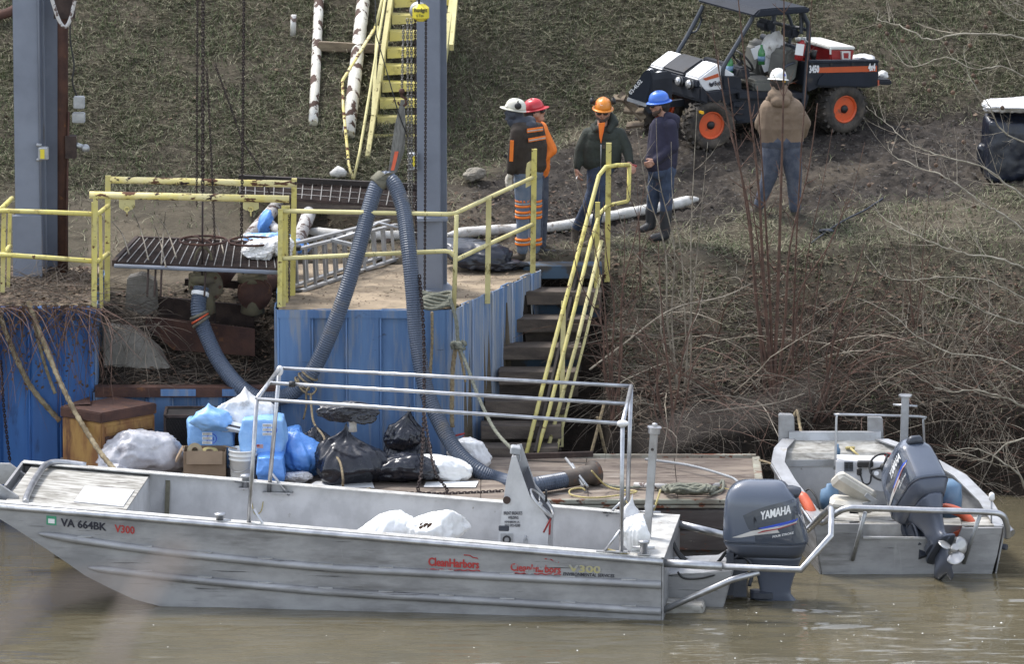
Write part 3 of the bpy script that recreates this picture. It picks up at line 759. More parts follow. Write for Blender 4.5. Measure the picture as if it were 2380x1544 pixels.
# river stairs
st = thing('river_stairs', 'weathered dark stairs climbing from the barge between blue wall and yellow handrails', 'stairs', aY(1200, 1060, 5.0))
lefts = [(1246, 617), (1244, 677), (1214, 741), (1196, 805), (1189, 863), (1157, 932), (1148, 989), (1139, 1040)]
for i, (x, y) in enumerate(lefts):
    Y = 7.45 - .34 * i; A = aY(x - 30, y, Y); wd = .92
    mb = MB(); mb.box(A + Vector((wd / 2, .10, -.025)), (wd, .30, .05)); mb.box(A + Vector((wd / 2, -.04, -.075)), (wd, .03, .15)); mb.build('tread', 'step_blue' if i == 0 else 'step_wood', st, bevel=.006, jitter=.008)
    mb = MB(); mb.box(A + Vector((wd / 2, .19, -.26)), (wd, .02, .17)); mb.build('riser', ['step_blue', 'step_blue', 'step_wood'][i % 3] if i < 4 else 'step_wood', st, jitter=.006)
mb = MB(); a = aY(1345, 640, 7.5); b_ = aY(1245, 1065, 4.95); mb.beam(a, b_, .03, .22); mb.build('stringer', 'step_dark', st)
mb = MB(); a = aY(1290, 690, 7.9); b_ = aY(1190, 1090, 5.4); mb.beam(a, b_, .95, .02); mb.build('backing', 'step_dark', st)
mb = MB(); mb.box(aY(1298, 632, 7.5) + Vector((0, .1, .02)), (.62, .05, .05)); mb.build('top_nosing', 'rust_dark', st)

# ================================================================ STEEL COLUMNS
def ibeam(mb, cx, cy, z0, z1, w_, d_, tf=.025, tw=.018, rz=0.0):
    m_ = Matrix.Rotation(rz, 3, 'Z'); h = z1 - z0; zc = (z0 + z1) / 2
    for off, dim in (((0, -d_ / 2 + tf / 2), (w_, tf)), ((0, d_ / 2 - tf / 2), (w_, tf)), ((0, 0), (tw, d_ - 2 * tf - .002))):
        o = m_ @ Vector((off[0], off[1], 0)); mb.box((cx + o.x, cy + o.y, zc), (dim[0], dim[1], h), m_)
    return mb
c0 = aZ(1000, 680, DECKZ)
colr = thing('steel_column', 'grey steel column standing on the right dock beside the hoist chains', 'column', (c0.x, c0.y + .15, DECKZ))
mb = ibeam(MB(), c0.x + .02, c0.y + .22, DECKZ, 8.5, .275, .34, rz=R(-13)); mb.build('shaft', 'steel_grey', colr, bevel=.004)
zs = aY(1000, 512, c0.y).z
mb = MB(); mb.box((c0.x + .005, c0.y + .045, (DECKZ + zs) / 2), (.285, .035, zs - DECKZ), Matrix.Rotation(R(-13), 3, 'Z')); mb.build('stiffener_plate', 'steel_grey', colr, bevel=.004)
mb = MB(); mb.box((c0.x + .02, c0.y + .03, zs + .01), (.36, .12, .035), Matrix.Rotation(R(6), 3, 'Z')); mb.build('collar_plate', 'steel_grey', colr)
mb = MB(); mb.box((c0.x + .02, c0.y + .2, DECKZ + .015), (.45, .5, .03), Matrix.Rotation(R(13), 3, 'Z')); mb.build('base_plate', 'steel_grey', colr)
jb = MB(); q = aY(960, 375, c0.y + .05); jb.box(q, (.10, .08, .20), bev=.01); o = jb.build('switch_box', 'galv', colr)
jb = MB(); jb.box(q + Vector((.01, -.043, .01)), (.035, .006, .12)); sub(jb, 'warning_label', 'hoist_yellow', o)
c1 = aZ(58, 655, 2.38)
coll = thing('steel_column', 'broad grey steel column at the left edge of the photo', 'column', (c1.x + .1, c1.y, 2.38))
mb = MB(); m13 = Matrix.Rotation(R(0), 3, 'Z')
xl = aY(31, 300, c1.y).x; xm = aY(89, 300, c1.y).x; xr = aY(138, 300, c1.y + .5).x
mb.box(((xl + xm) / 2, c1.y + .16, 5.5), (xm - xl, .03, 6.2)); mb.box((xl + .20, c1.y + .34, 5.5), (.02, .34, 6.2)); mb.build('shaft', 'steel_grey', coll, bevel=.004)
mb = MB(); mb.box(((xm + xr) / 2 + .02, c1.y + .66, 5.45), (xr - xm + .06, .03, 6.3)); mb.box((xm + .04, c1.y + .50, 5.45), (.02, .30, 6.3)); mb.build('rear_shaft', 'steel_grey', coll, bevel=.004)
mb = MB(); mb.box(((xl + xm) / 2 - .005, c1.y + .10, 2.38 + .38), (xm - xl + .05, .06, .76)); mb.build('stiffener_plate', 'steel_grey', coll, bevel=.004)
mb = MB(); mb.tube([(xm + .01, c1.y + .13, 2.9), (xm + .01, c1.y + .13, 8.5)], .012, 6); mb.build('conduit', 'steel_grey', coll)
q = aY(101, 356, c1.y + .1); mb = MB(); mb.box(q, (.12, .09, .15), bev=.012); mb.tube([q + Vector((-.08, 0, .1)), q + Vector((-.02, 0, .09))], .022, 8); mb.tube([q + Vector((-.08, 0, -.08)), q + Vector((-.02, 0, -.07))], .022, 8)
o = mb.build('junction_box', 'galv', coll)
mb = MB(); mb.box(q + Vector((-.01, -.05, .0)), (.05, .006, .11)); sub(mb, 'warning_label', 'hoist_yellow', o)
# rusty pole beside it
pl = thing('rusty_pole', 'brown rusty steel pole with electrical boxes behind the left column', 'pole', aZ(145, 640, 2.38))
P0 = aZ(146, 645, 2.38); mb = MB(); mb.tube([P0, (aY(152, 0, P0.y).x, P0.y, 8.2)], .062, 14); mb.build('shaft', 'rust', pl)
mb = MB(); mb.tube([aY(160, 260, P0.y - .05), aY(152, 640, P0.y - .05)], .012, 6); mb.build('conduit', 'rust', pl)
for k, (x0, y0, x1, y1, m_) in enumerate(((171, 224, 197, 251, 'box_grey'), (168, 262, 198, 284, 'box_grey'), (152, 315, 178, 366, 'rust_dark'))):
    a = aY(x0, y0, P0.y - .02); b_ = aY(x1, y1, P0.y - .02); mb = MB(); mb.box((a + b_) / 2, (b_.x - a.x, .13, a.z - b_.z), bev=.012 if k < 2 else 0)
    o = mb.build(['light_housing', 'junction_box', 'bracket_box'][k], m_, pl)
    if k < 2: mb = MB(); mb.box((a + b_) / 2 + Vector((0, -.067, .02)), ((b_.x - a.x) * .86, .012, (a.z - b_.z) * .8)); sub(mb, 'cover', 'galv', o)
mb = MB(); q = aY(193, 342, P0.y - .05); mb.tube([q + Vector((-.08, 0, .03)), q], .03, 8); mb.ball(q + Vector((.03, -.01, -.01)), .048, 8); mb.build('lamp_bulb', 'galv', pl)
mb = MB(); mb.box(aY(150, 15, P0.y), (.24, .18, .25)); mb.build('top_bracket', 'rust_dark', pl)
mb = MB(); mb.tube(smooth_path([aY(164, 20, P0.y - .1), aY(163, 90, P0.y - .1), aY(172, 150, P0.y - .1), aY(168, 190, P0.y - .1), aY(178, 222, P0.y - .06)], 5), .010, 5); mb.build('cable', 'black_rubber', pl)
mb = MB(); mb.tube(smooth_path([aY(118, -10, P0.y - .4), aY(135, 42, P0.y - .4), aY(150, 62, P0.y - .4), aY(163, 45, P0.y - .4), aY(176, -10, P0.y - .4)], 6), .022, 7)
simple('hanging_cable', mb, 'white_flaked_low', 'loop of white cable hanging at the top beside the left column', 'cable', aY(150, 60, P0.y - .4))

# ================================================================ chains and wires
def chain_links(mb, pts, link=.040, r=.0052, w_=.013):
    P = resample(smooth_path(pts, 6) if len(pts) > 2 else [Vector(p) for p in pts], link * .78)
    for i in range(len(P) - 1):
        d = (P[i + 1] - P[i]).normalized(); x = d.cross(Vector((0, 1, .01))).normalized(); y = d.cross(x)
        s_ = x if i % 2 == 0 else y; c = (P[i] + P[i + 1]) / 2; h = link * .5 - w_ * .4
        ring = []
        for k in range(8):
            a = 2 * math.pi * k / 8; ring.append(c + d * (math.cos(a) * w_ + (h - w_ * .3) * (1 if math.cos(a) > 0 else -1)) + s_ * (math.sin(a) * w_))
        mb.tube(ring, r, 4, closed=True)
    return mb
def chain(label, pts, m_='chain_dark', link=.040, r=.0052, group=None, name='chain'):
    mb = chain_links(MB(), pts, link, r, link * .33); return simple(name, mb, m_, label, 'chain', pts[-1], group)
chain('thin dark chain hanging above the left valve, leftmost of the hanging lines', path([(459, -20), (457, 480)], 5.6), link=.03, r=.0042)
chain('thick black chain looped over the yellow pipes above the left valve', path([(472, -20), (471, 445)], 5.4), link=.050, r=.0065)
mb = MB(); mb.tube(path([(471, 440), (470, 640)], 5.5), .011, 6); simple('rod', mb, 'chain_dark', 'straight dark rod hanging from the thick chain to the valve', 'rod', aY(470, 640, 5.5))
chain('dark chain hanging in front of the right valve, straight from the top of the photo', path([(567, -20), (564, 320), (561, 560)], 5.6), link=.04, r=.006)
chain('slack thin chain slanting down towards the grating between the valves', path([(480, 160), (492, 380), (500, 600), (498, 700), (502, 800)], 5.9), link=.03, r=.004)
chain('fine dark chain slanting across the grass behind the yellow pipes', path([(500, 150), (540, 260), (566, 330), (610, 400), (632, 470)], 6.2), link=.03, r=.004)
chain('sagging chain linking the two valve handwheels', path([(500, 565), (515, 590), (518, 612), (530, 572), (560, 562)], 6.6), link=.03, r=.004)
chain('chain running down beside the left post of the right dock', path([(672, 500), (672, 700)], 5.26), link=.03, r=.004)

# chain hoist
HY = 5.55
ho = thing('chain_hoist', 'yellow hand chain hoist hanging in front of the yellow stairs', 'hoist', aY(975, 60, HY))
q = aY(978, 28, HY); mb = MB(); mb.box(q + Vector((0, 0, -.005)), (.19, .13, .20), bev=.045); hb = mb.build('body', 'hoist_yellow', ho)
mb = MB(); mb.lathe([(.02, -.08), (.085, -.07), (.10, -.03), (.10, .03), (.085, .06), (.02, .065)], q + Vector((-.03, .06, .01)), Vector((0, 1, 0)).to_track_quat('Z', 'Y').to_matrix(), 18); mb.build('chain_wheel_cover', 'galv', ho)
text('Budgit', q + Vector((-.075, -.068, .015)), (1, 0, 0), (0, 0, 1), .045, 'letter_black', None, 'lettering', .02, .15, part=hb)
text('½ Ton', q + Vector((-.055, -.068, -.04)), (1, 0, 0), (0, 0, 1), .028, 'letter_black', None, 'lettering', .01, .085, part=hb)
mb = MB(); mb.tube([q + Vector((-.02, 0, .10)), q + Vector((-.02, 0, .2)), q + Vector((-.02, 0, 2.2))], .012, 6); mb.build('top_hook', 'chain_dark', ho)
for x0, x1, y1, m_, lk in ((947, 951, 500, 'chain_steel', .04), (956, 957, 520, 'chain_steel', .04), (965, 967, 560, 'chain_dark', .03), (990, 987, 690, 'chain_dark', .032)):
    mb = chain_links(MB(), [aY(x0, 44, HY - .02), aY((x0 + x1) / 2, y1 * .6, HY - .02), aY(x1, y1, HY - .02)], lk, .0052, lk * .33); mb.build('hand_chain', m_, ho)
mb = chain_links(MB(), [aY(938, 60, HY), aY(934, 218, HY)], .036, .005, .012); mb.build('lift_chain', 'chain_steel', ho)
mb = MB(); hk = aY(934, 232, HY); mb.tube(smooth_path([hk + Vector(v) for v in ((0, 0, .09), (0, 0, .04), (.045, 0, .01), (.05, 0, -.04), (.01, 0, -.07), (-.035, 0, -.05), (-.04, 0, -.02))], 4), [.014] * 8 + [.018] * 8 + [.012] * 9, 7); mb.ball(hk + Vector((0, 0, .10)), .035, 8); mb.build('hook', 'rust', ho)
# sling strap over the hook
ss = thing('lifting_sling', 'grey lifting strap with orange patch holding up the hose', 'sling', aY(890, 410, 5.3))
def ribbon(mb, pts, ws, th=.008, wdir=(1, 0, 0)):
    wdir = Vector(wdir); rings = []
    for p, w_ in zip(pts, ws): p = Vector(p); n_ = Vector((0, 1, 0)); rings.append([p - wdir * w_, p + wdir * w_, p + wdir * w_ + n_ * th, p - wdir * w_ + n_ * th])
    return mb.loft(rings)
mb = MB(); ribbon(mb, path([(936, 232, HY), (930, 290, 5.5), (922, 340, 5.45), (911, 400, 5.38), (905, 408, 5.36)]), [.022, .06, .058, .042, .03], .014); mb.build('strap', 'strap_grey', ss)
mb = MB(); ribbon(mb, path([(936, 236, HY + .04), (938, 300, 5.56), (934, 350, 5.5), (918, 402, 5.44)]), [.02, .03, .028, .02], .012); mb.build('strap_rear_leg', 'strap_grey', ss)
mb = MB(); ribbon(mb, path([(922, 352, 5.425), (917, 375, 5.39), (912, 396, 5.355)]), [.022, .020, .018], .006); mb.build('orange_patch', 'orange_red', ss)
mb = MB(); mb.tube(path([(872, -10, HY + .2), (874, 80, HY + .2), (900, 170, HY), (925, 260, HY - .05), (948, 320, HY - .06)]), .007, 5)
simple('rope', mb, 'black_rubber', 'thin black line slanting down from the yellow handrail to the sling', 'line', aY(925, 260, HY))

# ================================================================ yellow stairs on the hill and pipes
B0 = gnd(862, 366); ys_ = thing('hill_stairs', 'yellow painted steel stairs climbing the grassy hillside', 'stairs', B0)
tw_ = [(864, 357), (870.4, 313), (876.6, 272), (882.6, 232), (888.5, 193), (894, 153), (900, 114), (905.6, 74), (911, 35), (916.5, -4), (922, -43)]
lp = []
for i, (x, y) in enumerate(tw_):
    Y = B0.y + .12 + .215 * i; A = aY(x, y, Y); lp.append(A)
    mb = MB(); W_ = .68
    mb.prism([A, A + Vector((W_, .10, -.02)), A + Vector((W_, .10, -.10)), A + Vector((0, 0, -.115 if i else -.03))], (0, .012, 0))
    mb.prism([A + Vector((0, .014, 0)), A + Vector((W_, .114, -.02)), A + Vector((W_, .26, -.02)), A + Vector((0, .20, 0))], (0, 0, -.008)); mb.build('tread', 'yellow_paint', ys_)
d_ = (lp[-1] - lp[0]).normalized()
for off, nm in ((Vector((-.035, .0, .0)), 'stringer'), (Vector((.715, .1, -.02)), 'stringer')):
    mb = MB(); mb.beam(lp[0] + off - d_ * .12, lp[-1] + off + d_ * .6, .055, .20, up=(0, -.5, 1)); mb.build(nm, 'yellow_pale', ys_)
hp = lambda pts: [aY(x, y, B0.y + .12 + .215 * (357 - y) / 40 * .9 - .25) for x, y in pts]
pipe(ys_, 'handrail', hp([(890, -20), (888, 0), (873, 62)]), .019, 'yellow_pale')
pipe(ys_, 'handrail_brace', hp([(873, 62), (796, 187), (798, 250), (811, 386), (820, 415)]), .019, 'yellow_flaked')
pipe(ys_, 'mid_rail', hp([(898, -20), (870, 150), (850, 270), (836, 352), (822, 417)]), .017, 'yellow_pale')
bar(ys_, 'post', hp([(877, 60)])[0], hp([(866, 268)])[0], .035, .02, 'yellow_pale')
mb = MB(); mb.beam(aY(1060, -10, 12.4), aY(1049, 110, 11.6), .05, .10); mb.build('right_rail', 'yellow_pale', ys_)
def hillpipe(label, x0, y0, x1, y1, r, up_=.22):
    a = gnd(x0, y0); b_ = gnd(x1, y1); a = a + Vector((0, 0, r * .6)); 
    bb = b_ + Vector((0, 0, up_)); # correct so that pixels match
    d_ = (bb - a); mb = MB(); top = a + d_ * 1.6; pts = [a.lerp(top, k / 6) for k in range(7)]
    mb.tube(pts, [r * .94] + [r] * 6, 16); return simple('old_pipe', mb, 'white_flaked', label, 'pipe', a)
hillpipe('peeling white pipe lying down the hillside, left of the pair', 728, 297, 742, 12, .060, .10)
hillpipe('thicker peeling white pipe on the hillside beside the yellow stairs', 810, 325, 846, 14, .082, .12)
a = gnd(755, 130); b_ = gnd(880, 135); mb = MB(); mb.beam(a + Vector((-.08, 0, .13)), b_ + Vector((.1, 0, .10)), .12, .11); simple('wood_beam', mb, 'beam_wood', 'weathered timber beam crossing behind the white hill pipes', 'beam', a, bevel=.01, jitter=.01)
a = gnd(681, 84); mb = MB(); mb.tube([a, a + Vector((.01, 0, .26))], .036, 10); simple('pipe_stub', mb, 'white_flaked_low', 'short rusty white pipe stub standing in the grass', 'pipe', a)
mb = MB(); a = gnd(20, 52); mb.tube([gnd(-60, 75) + Vector((0, 0, .1)), a + Vector((0, 0, .12)), gnd(60, 28) + Vector((0, 0, .1))], .06, 10); simple('steel_pipe', mb, 'rust', 'brown pipe on the hillside behind the left column, top left', 'pipe', a)
# low pipes coming out under the rear walkway
for (x0, y0, x1, y1, r, lb) in ((642, 480, 560, 572, .078, 'white flaking pipe under blue plastic, left of the low pair'), (722, 488, 685, 580, .082, 'white flaking pipe under the walkway, right of the low pair')):
    a = aZ(x0, y0, 2.72); b_ = aZ(x1, y1, 2.50); mb = MB(); mb.tube([a + (a - b_) * .3, a, b_], r, 16); simple('low_pipe', mb, 'white_flaked_low', lb, 'pipe', b_)
mb = MB(); mb.tube(path([(628, 520, 7.9), (655, 545, 7.6)]), .055, 10); simple('pipe_elbow', mb, 'white_flaked_low', 'short pipe end poking out beside the blue plastic', 'pipe', aY(640, 530, 7.8))

# ================================================================ gratings (walkways)
def walkway(label, FL, FR, BR, BL, nb, nc, mt, mframe, fr_r=None, lightbars='bar_grey'):
    t_ = thing('grating_platform', label, 'platform', (FL + FR + BR + BL) / 4)
    mb = MB()
    for k in range(nc): s_ = (k + .5) / nc; mb.beam(FL.lerp(BL, s_), FR.lerp(BR, s_), .010, .035)
    o = mb.build('bearing_bars', mt, t_); o['kind'] = 'stuff'
    for k in range(nb):
        s_ = (k + .5) / nb; a = FL.lerp(FR, s_); b_ = BL.lerp(BR, s_)
        mb = MB(); mb.beam(a + Vector((0, 0, .022)), b_ + Vector((0, 0, .022)), .011, .010); mb.build('cross_bar', lightbars, t_)
    for a, b_ in ((FL, BL), (FR, BR), (BL, BR)): mb = MB(); mb.beam(a, b_, .045, .07); mb.build('edge_beam', mframe, t_)
    return t_
g1 = walkway('rusty valve platform grating with pale cross bars between the docks', aZ(265, 612, 2.78), aZ(650, 628, 2.78), aZ(640, 570, 2.78), aZ(318, 556, 2.78), 19, 34, 'rust_dark', 'rust_dark')
mb = MB(); mb.tube([aZ(266, 618, 2.76), aZ(652, 634, 2.76)], .024, 10); mb.build('edge_pipe', 'steel_grey', g1)
for x in (345, 362, 376, 478): mb = MB(); mb.tube([aZ(x, 622, 2.75), aZ(x - 3, 690, 2.45)], .012, 6); mb.build('support_rod', 'rust_dark', g1)
mb = MB(); mb.beam(aY(430, 655, 6.9), aY(650, 668, 6.8), .06, .08); mb.build('support_beam', 'rust_dark', g1)
g2 = walkway('dark grated walkway behind the hose, lying on timber beams', aZ(560, 455, 2.86), aZ(975, 487, 2.86), aZ(985, 446, 2.86), aZ(560, 418, 2.86), 19, 22, 'rust_dark', 'step_dark')
mb = MB(); mb.beam(aZ(690, 477, 2.78), aZ(968, 502, 2.78), .05, .14); mb.build('front_beam', 'step_wood', g2, bevel=.006)
mb = MB(); mb.beam(aZ(556, 412, 2.93), aZ(1035, 436, 2.93), .06, .06); mb.build('rear_beam', 'step_dark', g2)
for s_ in (.35, .7): mb = MB(); mb.tube([aZ(560, 455, 2.885).lerp(aZ(560, 418, 2.885), s_), aZ(975, 487, 2.885).lerp(aZ(985, 446, 2.885), s_)], .006, 5); mb.build('cross_rod', 'bar_grey', g2)

# ================================================================ valves
def valve(label, cx, cy_wheel, cy_fl, Y, blind):
    W = aY(cx, cy_wheel, Y); Fp = aY(cx + 6, cy_fl, Y - .05); t_ = thing('gate_valve', label, 'valve', Fp)
    mb = MB(); ring = [W + Vector((.27 * math.cos(a), .27 * math.sin(a), 0)) for a in np.linspace(0, 2 * math.pi, 29)[:-1]]; mb.tube(ring, .014, 7, closed=True)
    for k in range(4):
        a = k * math.pi / 2 + .5; mb.tube([W + Vector((0, 0, -.02)), W + Vector((.13 * math.cos(a), .13 * math.sin(a), .02)), W + Vector((.27 * math.cos(a), .27 * math.sin(a), 0))], .010, 5)
    mb.ball(W, .03, 6); mb.build('handwheel', 'rust', t_)
    zf = aY(cx, 637, Y).z; mb = MB()
    mb.tube([W, (W.x, W.y, zf)], .013, 7); mb.build('stem', 'rust_dark', t_)
    mb = MB()
    for s_ in (-1, 1): mb.tube(smooth_path([(W.x + s_ * .02, W.y, W.z - .07), (W.x + s_ * .085, W.y, W.z - .16), (W.x + s_ * .10, W.y, W.z - .30), (W.x + s_ * .10, W.y, zf + .0)], 4), .016, 6)
    mb.box((W.x, W.y, W.z - .07), (.08, .06, .05)); mb.build('yoke', 'valve_green', t_)
    bz = aY(cx, cy_fl - 28, Y).z; mb = MB(); mb.lathe([(.08, zf + .02), (.10, zf), (.17, zf - .0), (.17, zf - .035), (.172, zf - .045), (.172, zf - .085), (.11, zf - .09), (.125, zf - .22), (.14, zf - .45), (.03, zf - .5)], (W.x, W.y, 0), None, 20)
    mb.build('bonnet', 'valve_green', t_)
    m_ = Vector((.02, -1, -.15)).to_track_quat('Z', 'Y').to_matrix()
    mb = MB(); mb.lathe([(.10, -.35), (.12, -.05), (.20, -.04), (.20, 0), (.20, .035), (.12, .04)], Fp, m_, 22); fl = mb.build('flange', 'rust' if blind else 'valve_green', t_)
    for k in range(8): a = k * math.pi / 4; c = Fp + m_ @ Vector((.165 * math.cos(a), .165 * math.sin(a), .04)); mb = MB(); mb.disc(c, .017, m_ @ Vector((0, 0, 1)), .03, 6); sub(mb, 'bolt', 'rust', fl)
    mb = MB(); mb.tube([Fp + Vector((.05, .30, -.02)), Fp + Vector((.16, .8, -.04)), Fp + Vector((.22, 1.5, -.06))], .12, 16); mb.build('pipe_run', 'rust', t_)
    return t_, Fp, m_
mat('valve_green', (.125, .11, .065), (.085, .07, .05), 5, rough=.75, patch=((.11, .05, .03), .58, 6, .1))
v1, F1, m1 = valve('greenish gate valve with handwheel, feeding the corrugated hose', 472, 559, 665, 5.75, False)
v2, F2, m2 = valve('gate valve with handwheel and rusty blind flange, right of the hose', 586, 561, 680, 5.95, True)
mb = MB(); mb.lathe([(.01, .06), (.19, .06), (.19, .09), (.01, .095)], F2, m2, 22); mb.build('blind_plate', 'rust', v2)

# ================================================================ THE HOSE
def hose(pts, r, m_, label):
    P = resample(smooth_path(pts, 24), .0135); rr = [r * (1.055 if i % 2 else .95) for i in range(len(P))]
    mb = MB(); mb.tube(P, rr, 16); mb.sm = [False] * len(mb.sm); t_ = thing('suction_hose', label, 'hose', P[0]); mb.build('hose_body', m_, t_); return t_, P
ap = (890, 418, 5.34)
hp_ = path([(468, 668, 5.55), (461, 720, 5.45), (478, 775, 5.4), (510, 842, 5.25), (560, 902, 5.02), (612, 928, 4.92), (672, 918, 4.9), (722, 868, 4.86), (762, 790, 4.84), (800, 690, 4.86), (832, 585, 5.0), (857, 490, 5.2), (876, 432, 5.32), (896, 415, 5.36), (918, 432, 5.30), (938, 490, 5.15), (950, 580, 4.9), (960, 680, 4.75), (969, 790, 4.65), (986, 890, 4.50), (1012, 962, 4.35), (1056, 1042, 4.12), (1108, 1092, 3.95), (1170, 1119, 3.82)])
hp_ += [aZ(1230, 1128, .76), aZ(1285, 1121, .77), aZ(1330, 1112, .78)]
hs_, HP = hose(hp_, .088, 'hose', 'long blue grey corrugated suction hose looped through the sling and down to the barge')
e = HP[-1]; d = (HP[-1] - HP[-8]).normalized(); mm = d.to_track_quat('Z', 'Y').to_matrix()
mb = MB(); mb.lathe([(.092, -.10), (.10, -.09), (.10, .14), (.11, .15), (.11, .27), (.145, .28), (.145, .34), (.11, .345), (.05, .35)], e, mm, 20); cp = mb.build('coupling', 'coupling_brown', hs_) if 0 else None
mat('coupling_brown', (.085, .066, .052), (.055, .043, .036), 6, rough=.7, patch=((.13, .06, .03), .58, 6, .1))
cp = mb.build('coupling', 'coupling_brown', hs_)
mb = MB(); mb.beam(e + d * .05 + Vector((-.04, .15, .12)), e + d * .10 + Vector((.05, -.22, -.06)), .03, .03); mb.tube([e + d * .02 + Vector((-.08, .25, .17)), e + d * .1 + Vector((.10, -.28, -.05))], .016, 6); sub(mb, 'cam_lever', 'galv', cp)
mb = MB(); mb.lathe([(.10, 0), (.128, .004), (.128, .035), (.10, .04)], e + d * .29, mm, 18); sub(mb, 'rim', 'rust', cp)
i0 = 8; d0 = (HP[i0 + 4] - HP[i0]).normalized(); mm0 = d0.to_track_quat('Z', 'Y').to_matrix()
mb = MB(); mb.lathe([(.094, 0), (.102, .005), (.102, .045), (.094, .05)], HP[4], mm0, 18); mb.build('paper_label', 'paper', hs_)
ii = 24
for off, mt in ((0, 'hose_cuff'), (3, 'orange_red'), (6, 'hose_cuff')):
    c = HP[ii + off]; dd = (HP[ii + off + 3] - c).normalized() + Vector((.15, 0, .25 if off else .1)); mm_ = dd.to_track_quat('Z', 'Y').to_matrix(); mb = MB(); mb.tube([c + mm_ @ Vector((.105 * math.cos(a), .105 * math.sin(a), 0)) for a in np.linspace(0, 6.283, 17)[:-1]], .019 if mt != 'orange_red' else .013, 6, closed=True); mb.build('strap_wrap', mt, hs_)
# sling loop round the hose crown
k = min(range(len(HP)), key=lambda i: (HP[i] - aY(884, 420, 5.34)).length); c = HP[k]; dd = (HP[k + 3] - HP[k - 3]).normalized(); mm_ = dd.to_track_quat('Z', 'Y').to_matrix()
mb = MB(); mb.lathe([(.095, -.075), (.104, -.065), (.106, 0), (.104, .06), (.095, .07)], c, mm_, 18); mb.build('loop', 'strap_olive', ss)
mb = MB(); ribbon(mb, path([(908, 402, 5.24), (898, 408, 5.25), (884, 418, 5.24)]), [.035, .04, .045], .012); mb.build('strap_tail', 'strap_olive', ss)
# rope lashing where the hose crosses the wall
k = min(range(len(HP)), key=lambda i: (HP[i] - aY(706, 885, 4.88)).length)
ls = thing('lashing_rope', 'brown rope lashed round the hose with a loop hanging on the blue wall', 'rope', HP[k])
for off in (-3, 2, 7):
    c = HP[k + off]; dd = (HP[k + off + 3] - c).normalized(); mm_ = dd.to_track_quat('Z', 'Y').to_matrix(); mb = MB(); mb.tube([c + mm_ @ Vector((.104 * math.cos(a), .104 * math.sin(a), 0)) for a in np.linspace(0, 6.283, 17)[:-1]], .013, 6, closed=True); mb.build('turn', 'rope_tan', ls)
mb = MB(); mb.tube(smooth_path(path([(692, 880, 4.78), (700, 905, 4.75), (722, 918, 4.72), (735, 905, 4.72), (722, 897, 4.72), (712, 912, 4.72), (712, 945, 4.75), (705, 975, 4.78)]), 5), .012, 6); mb.build('loose_end', 'rope_tan', ls)
mb = MB(); mb.tube(smooth_path(path([(722, 915, 4.72), (724, 950, 4.6), (730, 985, 4.4), (752, 1015, 4.0), (758, 1040, 3.8), (788, 1070, 3.45), (797, 1110, 3.2)] ) + [aZ(800, 1140, .67), aZ(835, 1142, .67), aZ(860, 1136, .67)], 5), .014, 6); mb.build('tail', 'rope_tan', ls)

# long chain from the hoist down the hose to the barge deck
chain('rusty chain running down the hose and lying along the barge edge', path([(975, 640, 4.75), (984, 760, 4.55), (986, 880, 4.35), (984, 1000, 3.9), (979, 1100, 3.3)]) + [aZ(975, 1145, .665), aZ(1040, 1148, .665), aZ(1170, 1142, .665)], link=.045, r=.007)
chain('rusty chain hanging in a slack curve over the white bag', path([(986, 960, 4.0), (998, 1035, 3.6), (1012, 1100, 3.2)]) + [aZ(1040, 1144, .665), aZ(990, 1147, .665), aZ(935, 1146, .665)], link=.04, r=.006)
chain('chain hanging down the face of the blue dock wall at far left', path([(2, 840), (10, 960), (24, 1080)], 5.0), link=.04, r=.006)
# ropes
def rope(label, pts, r, m_, twist=True, n=5, group=None):
    P = resample(smooth_path(pts, 10), r * 1.6); mb = MB(); mb.smooth = True
    mb.tube(P, [r * (1.12 if i % 2 else .88) for i in range(len(P))], 7); return simple('rope', mb, m_, label, 'rope', P[0], group)
rope('pale mossy mooring rope slanting from the left dock down to the barge', path([(66, 700, 5.0), (88, 760, 4.9), (115, 830, 4.7), (150, 910, 4.4), (190, 985, 4.1), (235, 1055, 3.7), (278, 1105, 3.3)]), .030, 'rope_mossy')
rope('dark rusty brown rope hanging against the blue wall at far left', path([(-10, 700, 4.98), (20, 790, 4.98), (60, 880, 4.98), (95, 930, 4.98), (140, 980, 4.98)]), .032, 'rope_mossy')
rope('thinner rope hanging beside the mooring rope on the left blue wall', path([(70, 710, 5.02), (88, 790, 5.0), (108, 860, 4.98), (130, 920, 4.98)]), .020, 'rope_mossy')
rope('grey green hawser tied at the dock corner and running to the boat console', path([(1045, 690, 5.05), (1060, 745, 4.95), (1066, 800, 4.9), (1085, 850, 4.7), (1115, 930, 4.3), (1150, 1000, 3.9), (1190, 1045, 3.5)]), .021, 'rope_green')
rope('tan rope hanging from the hawser knot down the wall corner', path([(1060, 805, 4.95), (1052, 860, 4.98), (1050, 960, 4.98), (1052, 1000, 4.98)]), .026, 'rope_tan')
rope('frayed rope end hanging beside the hawser knot', path([(1066, 810, 4.88), (1075, 850, 4.9), (1082, 890, 4.92)]), .015, 'rope_tan')
rope('brown rope hanging down the blue wall left of the corner', path([(1004, 725, 5.0), (1004, 800, 5.02), (1000, 880, 5.02), (1003, 940, 5.02)]), .018, 'rope_tan')
mb = MB(); c = aY(1066, 803, 4.88)
mb.tube([c + Vector((.075 * math.cos(a * 1.0), .03 * math.sin(a), .04 * math.sin(2 * a))) for a in np.linspace(0, 6.28, 15)[:-1]], .024, 7, closed=True); mb.ball(c, .05, 8)
simple('rope_knot', mb, 'rope_green', 'big knot in the grey green hawser at the wall corner', 'knot', c)
mb = MB()
